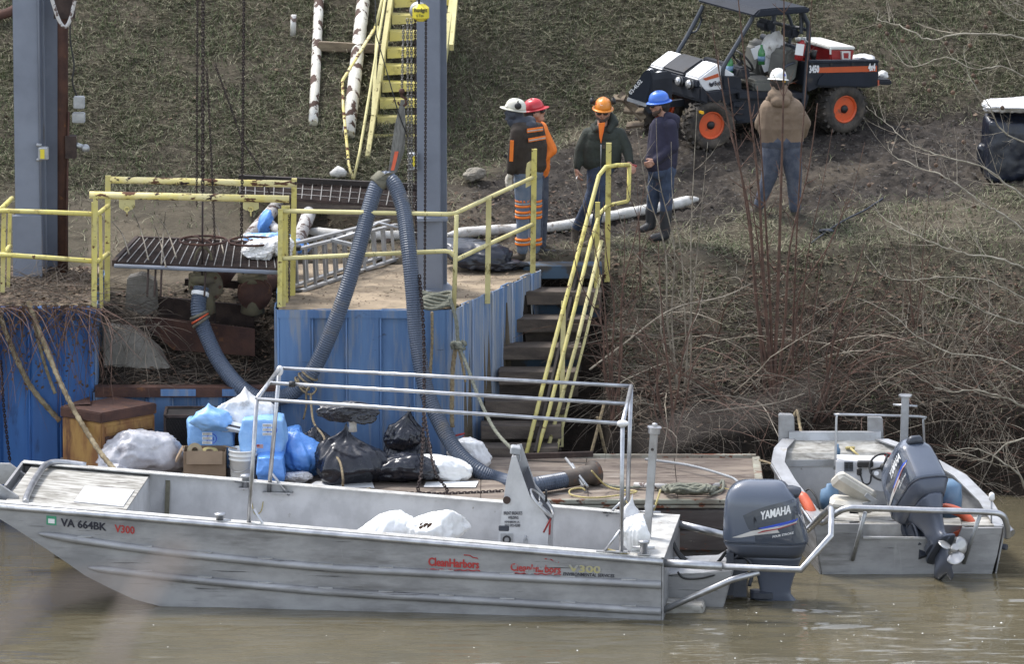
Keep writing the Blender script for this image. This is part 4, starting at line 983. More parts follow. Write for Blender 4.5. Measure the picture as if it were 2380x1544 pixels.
for k in range(5):
    P_c = aZ(1012, 688 + k * 6, DECKZ + .04 + .035 * (4 - k) * .6); mb.tube([P_c + Vector((.20 * math.cos(a), .13 * math.sin(a) + .06, .02 * math.sin(a * 3 + k))) for a in np.linspace(0, 6.28, 22)[:-1]], .022, 7, closed=True)
simple('rope_coil', mb, 'rope_green', 'coil of grey green rope on the dock corner at the column foot', 'rope coil', aZ(1012, 700, DECKZ))

# ================================================================ ladder lying on its side
ld = thing('ladder', 'aluminium extension ladder lying on its side behind the hose', 'ladder', aZ(700, 680, DECKZ))
LA, LB = aZ(700, 676, DECKZ + .02), aZ(928, 600, DECKZ + .02); hL = .40
TA, TB = LA + Vector((-.02, .02, hL + .09)), LB + Vector((-.03, .0, hL))
for off in (Vector((0, 0, 0)), Vector((-.10, .16, .02))):
    mb = MB(); mb.beam(LA + off, LB + off, .06, .028); mb.build('side_rail', 'aluminium_light', ld)
    mb = MB(); mb.beam(TA + off, TB + off, .06, .028); mb.build('side_rail', 'aluminium_light', ld)
    for k in range(10):
        s_ = (k + .45) / 10; mb = MB(); mb.beam(LA.lerp(LB, s_) + off, TA.lerp(TB, s_) + off, .022, .034); mb.build('rung', 'aluminium_light', ld)
mb = MB(); q = TA + Vector((0, .05, 0)); mb.beam(aY(770, 558, LA.y + .6), aY(830, 572, LA.y + .45), .05, .04); mb.tube([aY(775, 558, LA.y + .6), aY(850, 535, LA.y + .9), aY(880, 518, LA.y + 1), aY(925, 530, LA.y + .9)], .018, 7); mb.build('standoff_brace', 'aluminium_light', ld)
for q in (LA, TA): mb = MB(); mb.box(q + Vector((-.03, .05, -.02 if q is LA else .0)), (.10, .12, .055), bev=.01); mb.build('rubber_foot', 'black_rubber', ld)
# ================================================================ BARGE
BZ = .655
bg_ = thing('work_barge', 'flat timber decked work barge moored between the aluminium boat and the dock', 'barge', (-1.1, 3.9, 0))
bx0, bx1, by0, by1 = -5.15, 2.78, 2.86, 4.97
mb = MB(); mb.box(((bx0 + bx1) / 2, (by0 + by1) / 2, .13), (bx1 - bx0 - .08, by1 - by0 - .08, .96)); mb.build('hull', 'barge_side', bg_)
seams = [-5.15, -3.95, -2.75, -1.55, -.35, .85, 1.85, 2.78]
for i in range(7):
    for j in range(2):
        y0 = by0 + .03 + j * 1.05; dy = 1.04
        mb = MB(); mb.box(((seams[i] + seams[i + 1]) / 2, y0 + dy / 2, BZ - .012 + random.uniform(-.002, .002)), (seams[i + 1] - seams[i] - .008, dy - .008, .024)); mb.build('deck_panel', 'barge_wood', bg_)
mb = MB(); mb.box(((bx0 + bx1) / 2, by0, BZ - .022), (bx1 - bx0, .05, .05)); mb.build('edge_trim', 'barge_trim', bg_, bevel=.006)
mb = MB(); mb.box(((bx0 + bx1) / 2, by0 - .006, BZ - .075), (bx1 - bx0, .03, .030)); mb.build('edge_channel', 'barge_trim', bg_)
for k, z in enumerate((BZ - .23, BZ - .47)):
    mb = MB(); mb.box(((bx0 + bx1) / 2, by0 + .01, z), (bx1 - bx0, .05, .225)); mb.build('side_board', 'barge_side', bg_, bevel=.01)
mb = MB(); mb.box((bx1, (by0 + by1) / 2, BZ - .02), (.09, by1 - by0, .07)); mb.build('end_trim', 'barge_trim', bg_, bevel=.006)
mb = MB(); mb.box(((.2 + bx1) / 2, by1, BZ + .0), (bx1 - .2, .06, .07)); mb.build('rear_curb', 'barge_trim', bg_)
mb = MB(); mb.beam(aZ(1218, 1061, BZ + .05), aZ(1378, 1056, BZ + .10), .06, .06); simple('timber', mb, 'rust_dark', 'dark timber lying at the foot of the river stairs', 'timber', aZ(1300, 1062, BZ))
for px in (1470, 1290): mb = MB(); mb.disc(aY(px, 1212, by0 - .02), .03, (0, -1, 0), .02, 12); mb.build('drain_plug', 'rust', bg_)

def B_(px, py, z=BZ): return aZ(px, py, z)
def ico(sub_):
    bm = bmesh.new(); bmesh.ops.create_icosphere(bm, subdivisions=sub_, radius=1); bm.verts.ensure_lookup_table()
    v = [x.co.copy() for x in bm.verts]; f = [[q.index for q in fc.verts] for fc in bm.faces]; bm.free(); return v, f
ICO = {k: ico(k) for k in (3, 4, 5)}
def blob(loc, dim, seed, sq=.0, crease=.10, sc=2.2, sub_=5, neck=0.0, lean=(0, 0), flat=True, yaw=0.0, droop=0.0, facet=22, cone=0.0):
    """crumpled sack standing at loc (centre of its base); dim full sizes; sq 0 round .. 1 boxy; neck = height of the gathered top"""
    V, Fs = ICO[sub_]; mb = MB(); off = Vector((seed * 7.3, seed * 3.1, seed * 1.7)); out = []
    cy_, sy_ = math.cos(yaw), math.sin(yaw)
    VA = np.array([tuple(v) for v in V]); FR = np.ones(len(V))
    if facet:                                                # taut film: flat facets meeting in sharp folds
        g = np.random.default_rng(int(seed * 13 + 5)); Nn = g.normal(size=(facet, 3)); Nn /= np.linalg.norm(Nn, axis=1)[:, None]; dd_ = g.uniform(.70, 1.0, facet)
        dt = VA @ Nn.T; rr_k = np.where(dt > .08, dd_[None] / np.maximum(dt, .08), 9.0); srt = np.sort(rr_k, 1); FR = np.minimum(-np.log(np.exp(-14 * rr_k).sum(1)) / 14 + .02, 1.12)
        gap = np.clip((srt[:, 1] - srt[:, 0]) / .05, 0, 1); FR = FR + (1 - gap) ** 2 * .030      # piping along the folds
    for vi, v in enumerate(V):
        if sq > 0:
            m_ = max(abs(v.x), abs(v.y), abs(v.z)); b_ = v / m_ * .86; p = v.lerp(b_, sq)
        else: p = v.copy()
        q = v * sc + off
        n1 = noise.noise(q * .6); r1 = 1 - abs(noise.noise(q * 1.3)) * 2.6; r2 = 1 - abs(noise.noise(q * 2.9 + off)) * 2.6; r3 = 1 - abs(noise.noise(q * 6.2)) * 2.4
        k = (1 + crease * (1.0 * n1 + .30 * r1 + .13 * r2 + .04 * r3) - crease * .12) * (lerp(FR[vi], 1, sq * .8))
        p = p * k
        if facet:                                            # drapery: long soft folds running up the sack
            az_ = math.atan2(v.y, v.x); w1 = noise.noise(Vector((math.cos(az_) * 3.1 + seed, math.sin(az_) * 3.1, v.z * .7 + .6 * n1))); w2 = noise.noise(Vector((math.cos(az_) * 7.0, math.sin(az_) * 7.0 + seed, v.z * 1.3 + n1)))
            fd = (1 - abs(w1) * 3.2) * .055 + (1 - abs(w2) * 3.0) * .028; p = p * (1 + fd * (1 - sq) * (1.25 - abs(v.z) * .6))
        x, y, z = p.x * dim[0] / 2, p.y * dim[1] / 2, p.z * dim[2] / 2
        if cone: hh_ = max(0, min(1, (z / dim[2] + .5))); x *= 1.12 - cone * hh_ ** 1.2; y *= 1.12 - cone * hh_ ** 1.2
        if neck: az = math.atan2(v.y, v.x); gg = max(0, v.z) ** 2 * .07 * math.sin(az * 13 + seed) * (1 + math.sin(az * 7)); x *= 1 + gg; y *= 1 + gg; x *= 1 + .12 * max(0, -v.z); z *= 1.0
        if neck and v.z > .72:
            t_ = (v.z - .72) / .28; g = (1 - t_) ** 1.2; x *= .12 + .88 * g; y *= .12 + .88 * g; z += neck * t_ ** 1.6
        z += dim[2] / 2 * .92
        h = max(0, z / dim[2]); x += lean[0] * h; y += lean[1] * h
        if flat and z < .02: z = .004 + .01 * abs(noise.noise(q * 3)); 
        if droop: z -= droop * (x / dim[0]) ** 2
        out.append(Vector(loc) + Vector((x * cy_ - y * sy_, x * sy_ + y * cy_, z)))
    mb.smooth = True; mb.add(out, Fs); return mb
def sack(name, label, cat, px, py, w_, d_, h, m_, seed, group=None, z=BZ, smooth=True, **k):
    L_ = B_(px, py, z) + Vector((0, d_ / 2, 0)); mb = blob(L_, (w_, d_, h), seed, **k)
    if not smooth: mb.sm = [False] * len(mb.sm)
    return simple(name, mb, m_, label, cat, L_, group)
def foldbag(label, px, py, w_, h, m_, seed, name='plastic_sheet', cat='plastic sheet', z=BZ, Y=None, amp=.05, sag=0.0):
    """thin crumpled film, a wavy sheet"""
    c = aY(px, py, Y) if Y else B_(px, py, z); nx, ny = 34, 18; vs = []; fs = []
    for j in range(ny + 1):
        for i in range(nx + 1):
            u = i / nx - .5; v = j / ny - .5; q = Vector((u * 5 + seed, v * 4, seed)); e_ = 1 + .28 * noise.noise(q * 1.1)
            r_ = 1 - abs(noise.noise(q * 1.7)) * 2
            vs.append(c + Vector((u * w_ * e_, -amp * r_ * 1.2 + v * .12, v * h * e_ + amp * r_ - sag * u * u * 4)))
    for j in range(ny):
        for i in range(nx): fs.append([j * (nx + 1) + i, j * (nx + 1) + i + 1, (j + 1) * (nx + 1) + i + 1, (j + 1) * (nx + 1) + i])
    mb = MB(); mb.smooth = True; mb.add(vs, fs); k = len(vs); mb.add([v + Vector((0, .006, 0)) for v in vs], [f[::-1] for f in fs])
    return simple(name, mb, m_, label, cat, c)

# rusty yellow box with lid
rb = thing('rusty_cabinet', 'rusty yellow steel cabinet with brown lid standing beside the left blue wall', 'cabinet', B_(215, 1100))
def P2(px, py, Y): return aY(px, py, Y)
yb = B_(215, 1108).y
A_ = P2(145, 1095, yb + .35); Bp = P2(237, 1112, yb); Cp = P2(362, 1085, yb + .5)
h_ = P2(237, 985, yb).z - BZ
pts = [Vector((A_.x, A_.y, BZ)), Vector((Bp.x, Bp.y, BZ)), Vector((Cp.x, Cp.y, BZ)), Vector((A_.x + Cp.x - Bp.x, A_.y + Cp.y - Bp.y, BZ))]
mb = MB(); mb.prism(pts, (0, 0, h_)); mb.build('body', 'rust_yellow', rb, bevel=.012)
cen = (pts[0] + pts[2]) / 2
lp_ = [cen + (p - cen) * 1.045 + Vector((0, 0, h_ + .003)) for p in pts]
mb = MB(); mb.prism(lp_, (0, 0, .12)); mb.build('lid', 'rust', rb, bevel=.012)
mb = MB(); a = lp_[0] + Vector((.05, .02, .122)); b_ = lp_[3] + Vector((-.3, -.05, .122)); mb.prism([a, b_, b_ + Vector((0, 0, .11)), a + Vector((.3, 0, .02))], (0, .02, 0)); mb.build('raised_flap', 'rust', rb)
ex = (pts[2] - pts[1]).normalized(); ny_ = Vector((ex.y, -ex.x, 0))
o_ = pts[1] + ex * .05 + ny_ * .012; w2 = (pts[2] - pts[1]).length - .1
mb = MB(); mb.prism([o_ + Vector((0, 0, h_ - .05)), o_ + ex * w2 + Vector((0, 0, h_ - .05)), o_ + ex * w2 + Vector((0, 0, h_ - .13)), o_ + Vector((0, 0, h_ - .13))], -ny_ * .03); mb.build('front_strip', 'seat_cream' if 0 else 'rust_yellow', rb)
mb = MB(); mb.prism([o_ + Vector((0, 0, h_ - .16)), o_ + ex * w2 + Vector((0, 0, h_ - .16)), o_ + ex * w2 + Vector((0, 0, .05)), o_ + Vector((0, 0, .05))], -ny_ * .012); mb.build('door', 'rust', rb)
# black mesh cage
mc = thing('mesh_cage', 'black expanded metal mesh cage behind the rusty cabinet and blue bales', 'cage', B_(440, 1085))
a = P2(383, 968, 4.4); b_ = P2(500, 968, 4.4); h2 = a.z - BZ; Wc = .75
mb = MB()
for (x0, x1) in ((a.x, a.x + Wc),):
    for x in (x0, x1):
        for y in (4.4, 4.85): mb.beam((x, y, BZ), (x, y, BZ + h2), .03, .03)
    for y in (4.4, 4.85):
        for z in (BZ + .02, BZ + h2): mb.beam((x0, y, z), (x1, y, z), .03, .03)
for x in (a.x, a.x + Wc):
    for z in (BZ + .02, BZ + h2): mb.beam((x, 4.4, z), (x, 4.85, z), .03, .03)
mb.build('frame', 'rust_dark', mc)
mb = MB(); N_ = 22
for k in range(-N_, N_ * 2):
    for sg in (1, -1):
        x0 = a.x + k * Wc / N_; P_a = Vector((x0, 4.395, BZ + .02)); P_b = Vector((x0 + sg * h2 * .5, 4.395, BZ + h2))
        t0, t1 = 0, 1
        for lim, s_ in ((a.x, 1), (a.x + Wc, -1)):
            f0 = (P_a.x - lim) * s_; f1 = (P_b.x - lim) * s_
            if f0 < 0 and f1 < 0: t0 = 2; break
            if f0 < 0: t0 = max(t0, -f0 / (f1 - f0))
            elif f1 < 0: t1 = min(t1, f0 / (f0 - f1))
        if t0 < t1: mb.beam(P_a.lerp(P_b, t0), P_a.lerp(P_b, t1), .005, .004, up=(0, 1, 0))
o = mb.build('wire_mesh', 'mesh_black', mc); o['kind'] = 'stuff'
mb = MB(); mb.box((a.x + Wc / 2, 4.63, BZ + h2 - .01), (Wc, .42, .008)); mb.box((a.x + Wc / 2, 4.80, BZ + h2 / 2), (Wc, .008, h2)); mb.build('back_panel', 'mesh_black', mc)

# film covered heap, bales, boxes
sack('covered_heap', 'heap of gear under crumpled clear plastic film, in front of the rusty cabinet', 'covered heap', 318, 1120, 1.02, .6, .60, 'bag_film', 3, crease=.16, sq=.1, smooth=True, lean=(.05, 0))
L_ = B_(236, 1118); mb = blob(L_, (.62, .34, .22), 2, crease=.14, facet=18, lean=(.2, 0), cone=.5); simple('plastic_sheet', mb, 'bag_film', 'tail of clear plastic film trailing left of the covered heap', 'plastic sheet', L_)

bl = thing('absorbent_bale', 'square light blue wrapped bale carrying leaflets, standing behind the cardboard box', 'bale', B_(487, 1125))
Yb = 3.92
def bale(root, px0, py0, px1, py1, Y, seed, dep=.5, nm='wrapped_pack', m_='bale_blue', sq=.75):
    a = aY(px0, py1, Y); b_ = aY(px1, py0, Y); L_ = Vector(((a.x + b_.x) / 2, Y + dep / 2, a.z)); mb = blob(L_, (abs(b_.x - a.x) * 1.04, dep, (b_.z - a.z) * 1.05), seed, sq=sq, crease=.045, sc=2.8, sub_=5, flat=False)
    return mb.build(nm, m_, root)
def mark(part, px, py, w_, h, Y, mt, txt=None, name='label_print'):
    c = aY(px, py, Y); mb = MB(); mb.box(c, (w_, .004, h)); return sub(mb, name, mt, part)
b1 = bale(bl, 425, 975, 552, 1104, Yb, 1)
def logo(part, px, py, Y, s_):
    c = aY(px, py, Y); mb = MB(); mb.tube([c + Vector((s_ * math.cos(a), -.005, s_ * math.sin(a))) for a in np.linspace(0, 6.283, 21)[:-1]], .005, 4, closed=True)
    for k in range(4): mb.box(c + Vector((-.04 + .02 * k, -.006, 0)), (.009, .004, s_ * .8))
    sub(mb, 'logo', 'stripe_blue', part)
    mb = MB()
    for k in range(3): mb.box(c + Vector((-s_ * .9, -.008, .055 - .05 * k)), (.11, .004, .034))
    sub(mb, 'barcode_labels', 'paper', part)
    mb = MB()
    for k in range(3):
        for j in range(6): mb.box(c + Vector((-s_ * .9 - .04 + .014 * j, -.011, .055 - .05 * k)), (.004, .003, .026))
    sub(mb, 'barcode_bars', 'letter_black', part)
logo(b1, 492, 1020, Yb - .035, .055)
mb = MB(); c = aY(468, 1046, Yb - .04); mb.box(c, (.07, .004, .04)); sub(mb, 'flag_sticker', 'stripe_red', b1)
bl2 = thing('absorbent_bale', 'tall light blue wrapped bale right of the white bucket, with a flag sticker', 'bale', B_(612, 1130))
b2 = bale(bl2, 553, 968, 670, 1075, 3.60, 5, dep=.5); b3 = bale(bl2, 590, 1060, 666, 1130, 3.36, 8, dep=.45, nm='lower_pack', m_='bag_blue')
logo(b2, 632, 1000, 3.56, .055)
mb = MB(); c = aY(604, 1038, 3.56); mb.box(c, (.075, .004, .045)); sub(mb, 'flag_sticker', 'paper', b2)
mb = MB()
for k in range(4): mb.box(c + Vector((0, -.004, -.018 + .012 * k)), (.075, .003, .005))
mb.box(c + Vector((-.02, -.006, .011)), (.033, .003, .022)); sub(mb, 'flag_stripes', 'stripe_red', b2)
sack('blue_bag', 'small knotted light blue bag on top of the left bale', 'bag', 485, 1010, .46, .3, .28, 'bale_blue', 13, z=1.22, crease=.14, sub_=4, neck=.05)
def board(name, label, cat, c, w_, h, rot, m_, th=.012):
    mm_ = Matrix.Rotation(rot[2], 3, 'Z') @ Matrix.Rotation(rot[0], 3, 'X') @ Matrix.Rotation(rot[1], 3, 'Y'); mb = MB(); mb.box(c, (w_, th, h), mm_); return simple(name, mb, m_, label, cat, c)
c = aY(517, 987, 3.80); fl_ = board('carton', 'white printed carton lying tilted on the left bale', 'carton', c, .50, .09, (R(-35), R(13), 0), 'paper', .08)
mm_ = Matrix.Rotation(R(-35), 3, 'X') @ Matrix.Rotation(R(13), 3, 'Y')
for k, (dx, dz, w_, h) in enumerate(((-.2, .01, .04, .05), (.14, -.01, .14, .022), (-.02, .0, .22, .012))): 
    mb = MB(); mb.box(Vector(c) + mm_ @ Vector((dx, -.042, dz)), (w_, .004, h), mm_); mb.v = [tuple(Vector(v) - Vector(c)) for v in mb.v]; o = mb.build('carton_print', 'stripe_blue' if k == 0 else 'letter_black', None); o.parent = fl_
fl2 = board('leaflet', 'green and white packet lying on the left bale beside the carton', 'packet', aY(478, 980, 3.85), .34, .13, (R(-70), R(12), 0), 'green_sticker', .02)
mb = MB(); mb.box((-.02, -.012, .02), (.26, .004, .05), Matrix.Rotation(R(-70), 3, 'X')); o = mb.build('packet_print', 'paper', None); o.parent = fl2; o.location = (0, 0, 0)
sack('plastic_bag', 'dirty translucent white plastic bag slumped on top of the blue bales', 'bag', 580, 1018, .72, .42, .50, 'bag_clear', 21, z=1.14, crease=.12, sq=.1, lean=(-.05, 0), flat=False, neck=.10, facet=22)
# cardboard box
cb = thing('cardboard_box', 'open brown cardboard box holding tape rolls, left of the white bucket', 'box', B_(472, 1126))
Yc = B_(472, 1127).y; a = aY(427, 1126, Yc); b_ = aY(524, 1050, Yc); Wb = b_.x - a.x; Hb = b_.z - a.z; th = .006
cx_ = (a.x + b_.x) / 2
for nm, c, d in (('front_wall', (cx_, Yc, BZ + Hb / 2), (Wb, th, Hb)), ('rear_wall', (cx_, Yc + .32, BZ + Hb / 2), (Wb, th, Hb)), ('side_wall', (a.x, Yc + .16, BZ + Hb / 2), (th, .31, Hb)), ('side_wall', (b_.x, Yc + .16, BZ + Hb / 2), (th, .31, Hb)), ('base', (cx_, Yc + .16, BZ + .06), (Wb - .01, .31, .1))):
    mb = MB(); mb.box(c, d); mb.build(nm, 'cardboard', cb)
for c, w_, h, rx, ry in (((cx_, Yc - .03, BZ + Hb - .06), Wb * .86, .15, R(-14), 0), ((a.x - .05, Yc + .12, BZ + Hb - .05), .02, .15, 0, R(28)), ((b_.x + .05, Yc + .1, BZ + Hb + .03), .16, .012, 0, R(14)), ((cx_ + .1, Yc + .40, BZ + Hb + .06), Wb * .5, .12, R(30), R(8))):
    mb = MB(); mb.box(c, (w_, .006 if w_ > .05 else .26, h), Matrix.Rotation(rx, 3, 'X') @ Matrix.Rotation(ry, 3, 'Y')); mb.build('flap', 'cardboard', cb)
for nm, px, py, rr, tl in (('leaning roll of tan tape sticking out of the cardboard box', 453, 1048, .085, 70), ('yellow tape roll lying flat in the cardboard box', 487, 1054, .095, 15)):
    c = aY(px, py, Yc + .14); mm_ = Matrix.Rotation(R(tl), 3, 'X'); mb = MB(); mb.lathe([(rr, -.03), (rr, .03), (rr * .45, .03), (rr * .45, -.03), (rr, -.03)], c, mm_, 20, False); tr = simple('tape_roll', mb, 'tape' if tl > 30 else 'rope_yellow', nm, 'tape roll', c)
    mb = MB(); mb.lathe([(rr * .46, -.032), (rr * .46, .032), (rr * .38, .032), (rr * .38, -.032), (rr * .46, -.032)], (0, 0, 0), mm_, 16, False); o = mb.build('core', 'cardboard', None); o.parent = tr
# bucket
bk = thing('bucket', 'white plastic bucket with ribbed rim standing beside the cardboard box', 'bucket', B_(564, 1130))
c = B_(564, 1131) + Vector((0, .14, 0)); r_ = .155
mb = MB(); mb.lathe([(.02, .004), (r_ * .88, .004), (r_ * .90, .02), (r_ * .97, .28), (r_ * 1.04, .285), (r_ * 1.04, .298), (r_ * .98, .302), (r_, .325), (r_ * 1.05, .33), (r_ * 1.05, .345), (r_, .35), (r_ * 1.0, .38), (r_ * 1.06, .385), (r_ * 1.06, .40), (r_ * .98, .40), (r_ * .86, .05), (.01, .03)], c, None, 26); mb.build('body', 'bucket', bk)
mb = MB(); mb.tube(smooth_path([c + Vector(v) for v in ((-r_ * 1.05, -.02, .22), (-.08, -.17, .17), (.05, -.175, .20), (r_ * .9, -.09, .30))], 5), .005, 5); mb.build('handle', 'galv', bk)
# blue bags
sack('blue_bag', 'bulging bright blue plastic bag right of the tall bale, partly under the black bags', 'bag', 705, 1122, .62, .55, .54, 'bag_blue', 31, crease=.09, cone=.3, lean=(-.08, .1), smooth=True)
sack('blue_bag', 'small deep blue bag top peeping out behind the bulging blue bag', 'bag', 680, 1030, .26, .3, .18, 'bag_blue', 33, z=1.0, crease=.16, sub_=4)
# black bags
bb = 'full black rubbish bags heaped on the barge deck'
sack('rubbish_bag', 'largest black rubbish bag, tied with tape under a flaring top', 'bag', 805, 1134, .98, .66, .60, 'bag_black', 41, bb, crease=.13, neck=.16, cone=.62)
L_ = aY(812, 975, 3.40); mb = blob(L_, (.56, .22, .20), 44, sq=.1, crease=.26, sc=1.5, flat=False, lean=(-.06, 0), facet=10); mb.sm = [False] * len(mb.sm); simple('bag_top', mb, 'bag_black', 'flaring open top of the largest black bag, above its taped neck', 'bag top', L_)
L_ = aY(838, 985, 3.36); mb = blob(L_, (.30, .16, .16), 48, crease=.2, flat=False, facet=12); simple('bag_top', mb, 'bag_black', 'lower fold of black plastic hanging from the flaring bag top', 'bag top', L_)
mb = MB(); mb.lathe([(.05, 0), (.042, .06), (.05, .12), (.075, .16)], aY(820, 1003, 3.45), None, 12); simple('tape_wrap', mb, 'stripe_silver', 'grey tape gathered round the neck of the largest black bag', 'tape', aY(820, 995, 3.45))
sack('rubbish_bag', 'small shiny black bag lying between the blue bag and the largest black bag', 'bag', 732, 1062, .34, .3, .33, 'bag_black', 46, bb, z=.86, crease=.20, sub_=5, flat=False)
sack('rubbish_bag', 'upright black bag with tied top leaning behind the others, right of the pile', 'bag', 950, 1100, .62, .46, .52, 'bag_black', 47, bb, crease=.13, neck=.20, cone=.5, lean=(.0, .1))
sack('rubbish_bag', 'black bag neck standing against the blue wall, bent to the left', 'bag', 925, 1062, .42, .3, .40, 'bag_black', 51, bb, z=.85, crease=.18, lean=(.10, 0), flat=False, neck=.1)
sack('rubbish_bag', 'low black bag in front of the upright one, beside the white bag', 'bag', 940, 1133, .78, .5, .36, 'bag_black', 53, bb, crease=.12, cone=.35)
sack('white_bag', 'white sack lying on its side in front of the black bags under the hose', 'bag', 1042, 1124, .66, .4, .30, 'bag_white', 61, crease=.10, sq=.1, smooth=True, lean=(-.06, 0))
sack('white_bag', 'dusty white plastic bag standing behind the hose near the stairs', 'bag', 1092, 1092, .46, .3, .36, 'bag_clear', 63, crease=.13, sq=.25, z=BZ)
mb = MB(); 
for (px, py, w_) in ((790, 1128, .8), ): mb.prism([B_(712, 1133, .664), B_(870, 1135, .664), B_(865, 1122, .664), B_(735, 1120, .664)], (0, 0, .006))
simple('paper_sheet', mb, 'paper', 'white absorbent sheet under the largest black bag', 'sheet', B_(790, 1128))
mb = MB(); mb.prism([B_(985, 1133, .664), B_(1105, 1134, .664), B_(1112, 1120, .664), B_(990, 1122, .664)], (0, 0, .006)); simple('paper_sheet', mb, 'paper', 'white absorbent sheet under the lying white sack', 'sheet', B_(1040, 1128))
L_ = B_(690, 1122); mb = blob(L_, (.30, .2, .14), 15, crease=.2, facet=14, sub_=4); mb.sm = [False] * len(mb.sm); simple('plastic_scrap', mb, 'bag_clear', 'crumpled ball of clear plastic film on the deck right of the tall bale', 'plastic scrap', L_)
rc = thing('red_can', 'small red valve handle showing behind the hose beside the white bag', 'valve handle', B_(1068, 1045)); q = aY(1068, 1030, 4.75)
mb = MB(); mb.tube([q + Vector((-.06, 0, .08)), q + Vector((.06, 0, .11))], .012, 6); mb.build('grip', 'red_plastic', rc)
mb = MB(); mb.tube([q + Vector((-.05, 0, .07)), q + Vector((-.06, 0, -.2))], .014, 6); mb.tube([q + Vector((.05, 0, .08)), q + Vector((.03, 0, 0)), q + Vector((-.05, 0, -.03))], .010, 6); mb.build('stem', 'red_plastic', rc)
# straps and ropes on the barge
def strap(label, pts, w_, m_='strap_olive', group=None):
    P = smooth_path(pts, 7); rings = []
    for i, p in enumerate(P):
        d = (P[min(i + 1, len(P) - 1)] - P[max(i - 1, 0)]).normalized(); s_ = d.cross(Vector((0, .93, -.36))).normalized(); u = s_.cross(d) * .004
        rings.append([p - s_ * w_ - u, p + s_ * w_ - u, p + s_ * w_ + u, p - s_ * w_ + u])
    mb = MB(); mb.loft(rings); return simple('strap', mb, m_, label, 'strap', P[0], group)
strap('olive webbing strap bunched on the far gunwale of the near boat', [aY(270, 1114, 2.9), aY(300, 1104, 2.8), aY(345, 1108, 2.8), aY(400, 1113, 2.85), aY(390, 1120, 2.7), aY(330, 1116, 2.75), aY(290, 1112, 2.8)], .028)
strap('olive webbing strap lying along the barge edge from the bunch to the cleat', [aY(395, 1116, 2.7), aY(430, 1124, 2.75), aY(480, 1130, 2.75), aY(540, 1133, 2.75), aY(573, 1132, 2.75)], .03)
cl = B_(1610, 1135); mb = MB()
for k in range(8):
    rr = .26 - .016 * k; c = B_(1600, 1142, BZ + .02 + .022 * k) + Vector((0, .12, 0)); mb.smooth = True
    P = [c + Vector(((rr + .02 * noise.noise(Vector((a, k, 0)))) * 1.25 * math.cos(a), rr * .55 * math.sin(a), .02 * math.sin(3 * a + k * 2))) for a in np.linspace(0, 6.28, 44)[:-1]]
    mb.tube(P, [.021 * (1.1 if i % 2 else .9) for i in range(len(P))], 6, closed=True)
mb.tube(smooth_path([B_(1655, 1145, BZ + .05), B_(1670, 1128, BZ + .04), B_(1680, 1118, BZ + .04), B_(1678, 1140, BZ + .03), B_(1650, 1150, BZ + .03)], 8), .018, 6)
simple('rope_coil', mb, 'rope_green', 'heavy grey rope coiled on the barge deck behind the boat stern', 'rope coil', cl)
mb = MB(); mb.tube([B_(1474, 1128, BZ + .05), B_(1560, 1132, BZ + .06)], .032, 10); simple('spar', mb, 'white_flaked_low', 'weathered white pole lying behind the stern post of the near boat', 'pole', B_(1500, 1130))
mb = MB(); mb.tube([B_(1600, 1133, BZ + .05), B_(1672, 1128, BZ + .06)], .026, 10); simple('spar', mb, 'white_flaked_low', 'stubby white pole end poking right out of the rope coil', 'pole', B_(1660, 1130))
rope('thin yellow line tangled around the hose coupling', [B_(1375, 1095, .95), B_(1410, 1130, .72), B_(1450, 1140, .70), B_(1480, 1143, .70), B_(1452, 1150, .69), B_(1380, 1158, .68), B_(1330, 1152, .68), B_(1325, 1140, .72), B_(1350, 1135, .72), B_(1362, 1142, .69)], .010, 'rope_yellow')
rope('grey green rope running from the coupling across the barge deck', [B_(1380, 1112, .70), B_(1410, 1128, .69), B_(1450, 1134, .69), B_(1500, 1132, .69), B_(1560, 1128, .69)], .017, 'rope_green')
rope('grey pole like hose arching over the right end of the barge', [B_(1500, 1068, .72), B_(1600, 1082, .74), B_(1680, 1104, .74), B_(1712, 1118, .72), B_(1728, 1145, .68)], .015, 'box_grey')
rope('thin yellow line stretched across the right end of the barge deck', [B_(1660, 1132, .69), B_(1720, 1142, .68), B_(1770, 1148, .68)], .007, 'rope_yellow')
rope('mooring rope from the barge corner to the right boat bow', [B_(1765, 1070, .70), aY(1790, 1078, 4.4), aY(1815, 1090, 4.1), aY(1835, 1110, 3.8)], .013, 'rope_tan')
# black sheeting behind the dock, white socks
blk = gnd(1120, 630); mb = blob(aZ(1118, 636, DECKZ + .01) + Vector((0, .3, 0)), (.85, .7, .36), 71, sq=.35, crease=.10, sc=2.6, lean=(-.12, .1)); simple('black_tarp', mb, 'tarp_black', 'crumpled black plastic sheeting heaped behind the right steel column', 'tarp', aZ(1118, 636, DECKZ))
mb = blob(aZ(1165, 634, DECKZ + .01) + Vector((0, .2, 0)), (.62, .4, .13), 72, sq=.2, crease=.16, sc=3); simple('black_tarp', mb, 'tarp_black', 'low tail of black sheeting reaching towards the leftmost worker', 'tarp', aZ(1165, 634, DECKZ))
def boom(label, pts, r, m_='white_cloth', group=None):
    P = resample(smooth_path(pts, 12), .05); rr = []
    for i in range(len(P)):
        t_ = i / (len(P) - 1); e_ = min(1, min(t_, 1 - t_) * len(P) / 3.0); rr.append(r * (.35 + .65 * e_) * (1 + .14 * noise.noise(P[i] * 5) + .06 * noise.noise(P[i] * 15)))
    mb = MB(); mb.smooth = True; mb.tube(P, rr, 14); return simple('absorbent_boom', mb, m_, label, 'boom', P[0], group)
gz = lambda px, py, r: gnd(px, py) + Vector((0, 0, r * .7))
wb = 'white absorbent booms lying on the muddy ground'
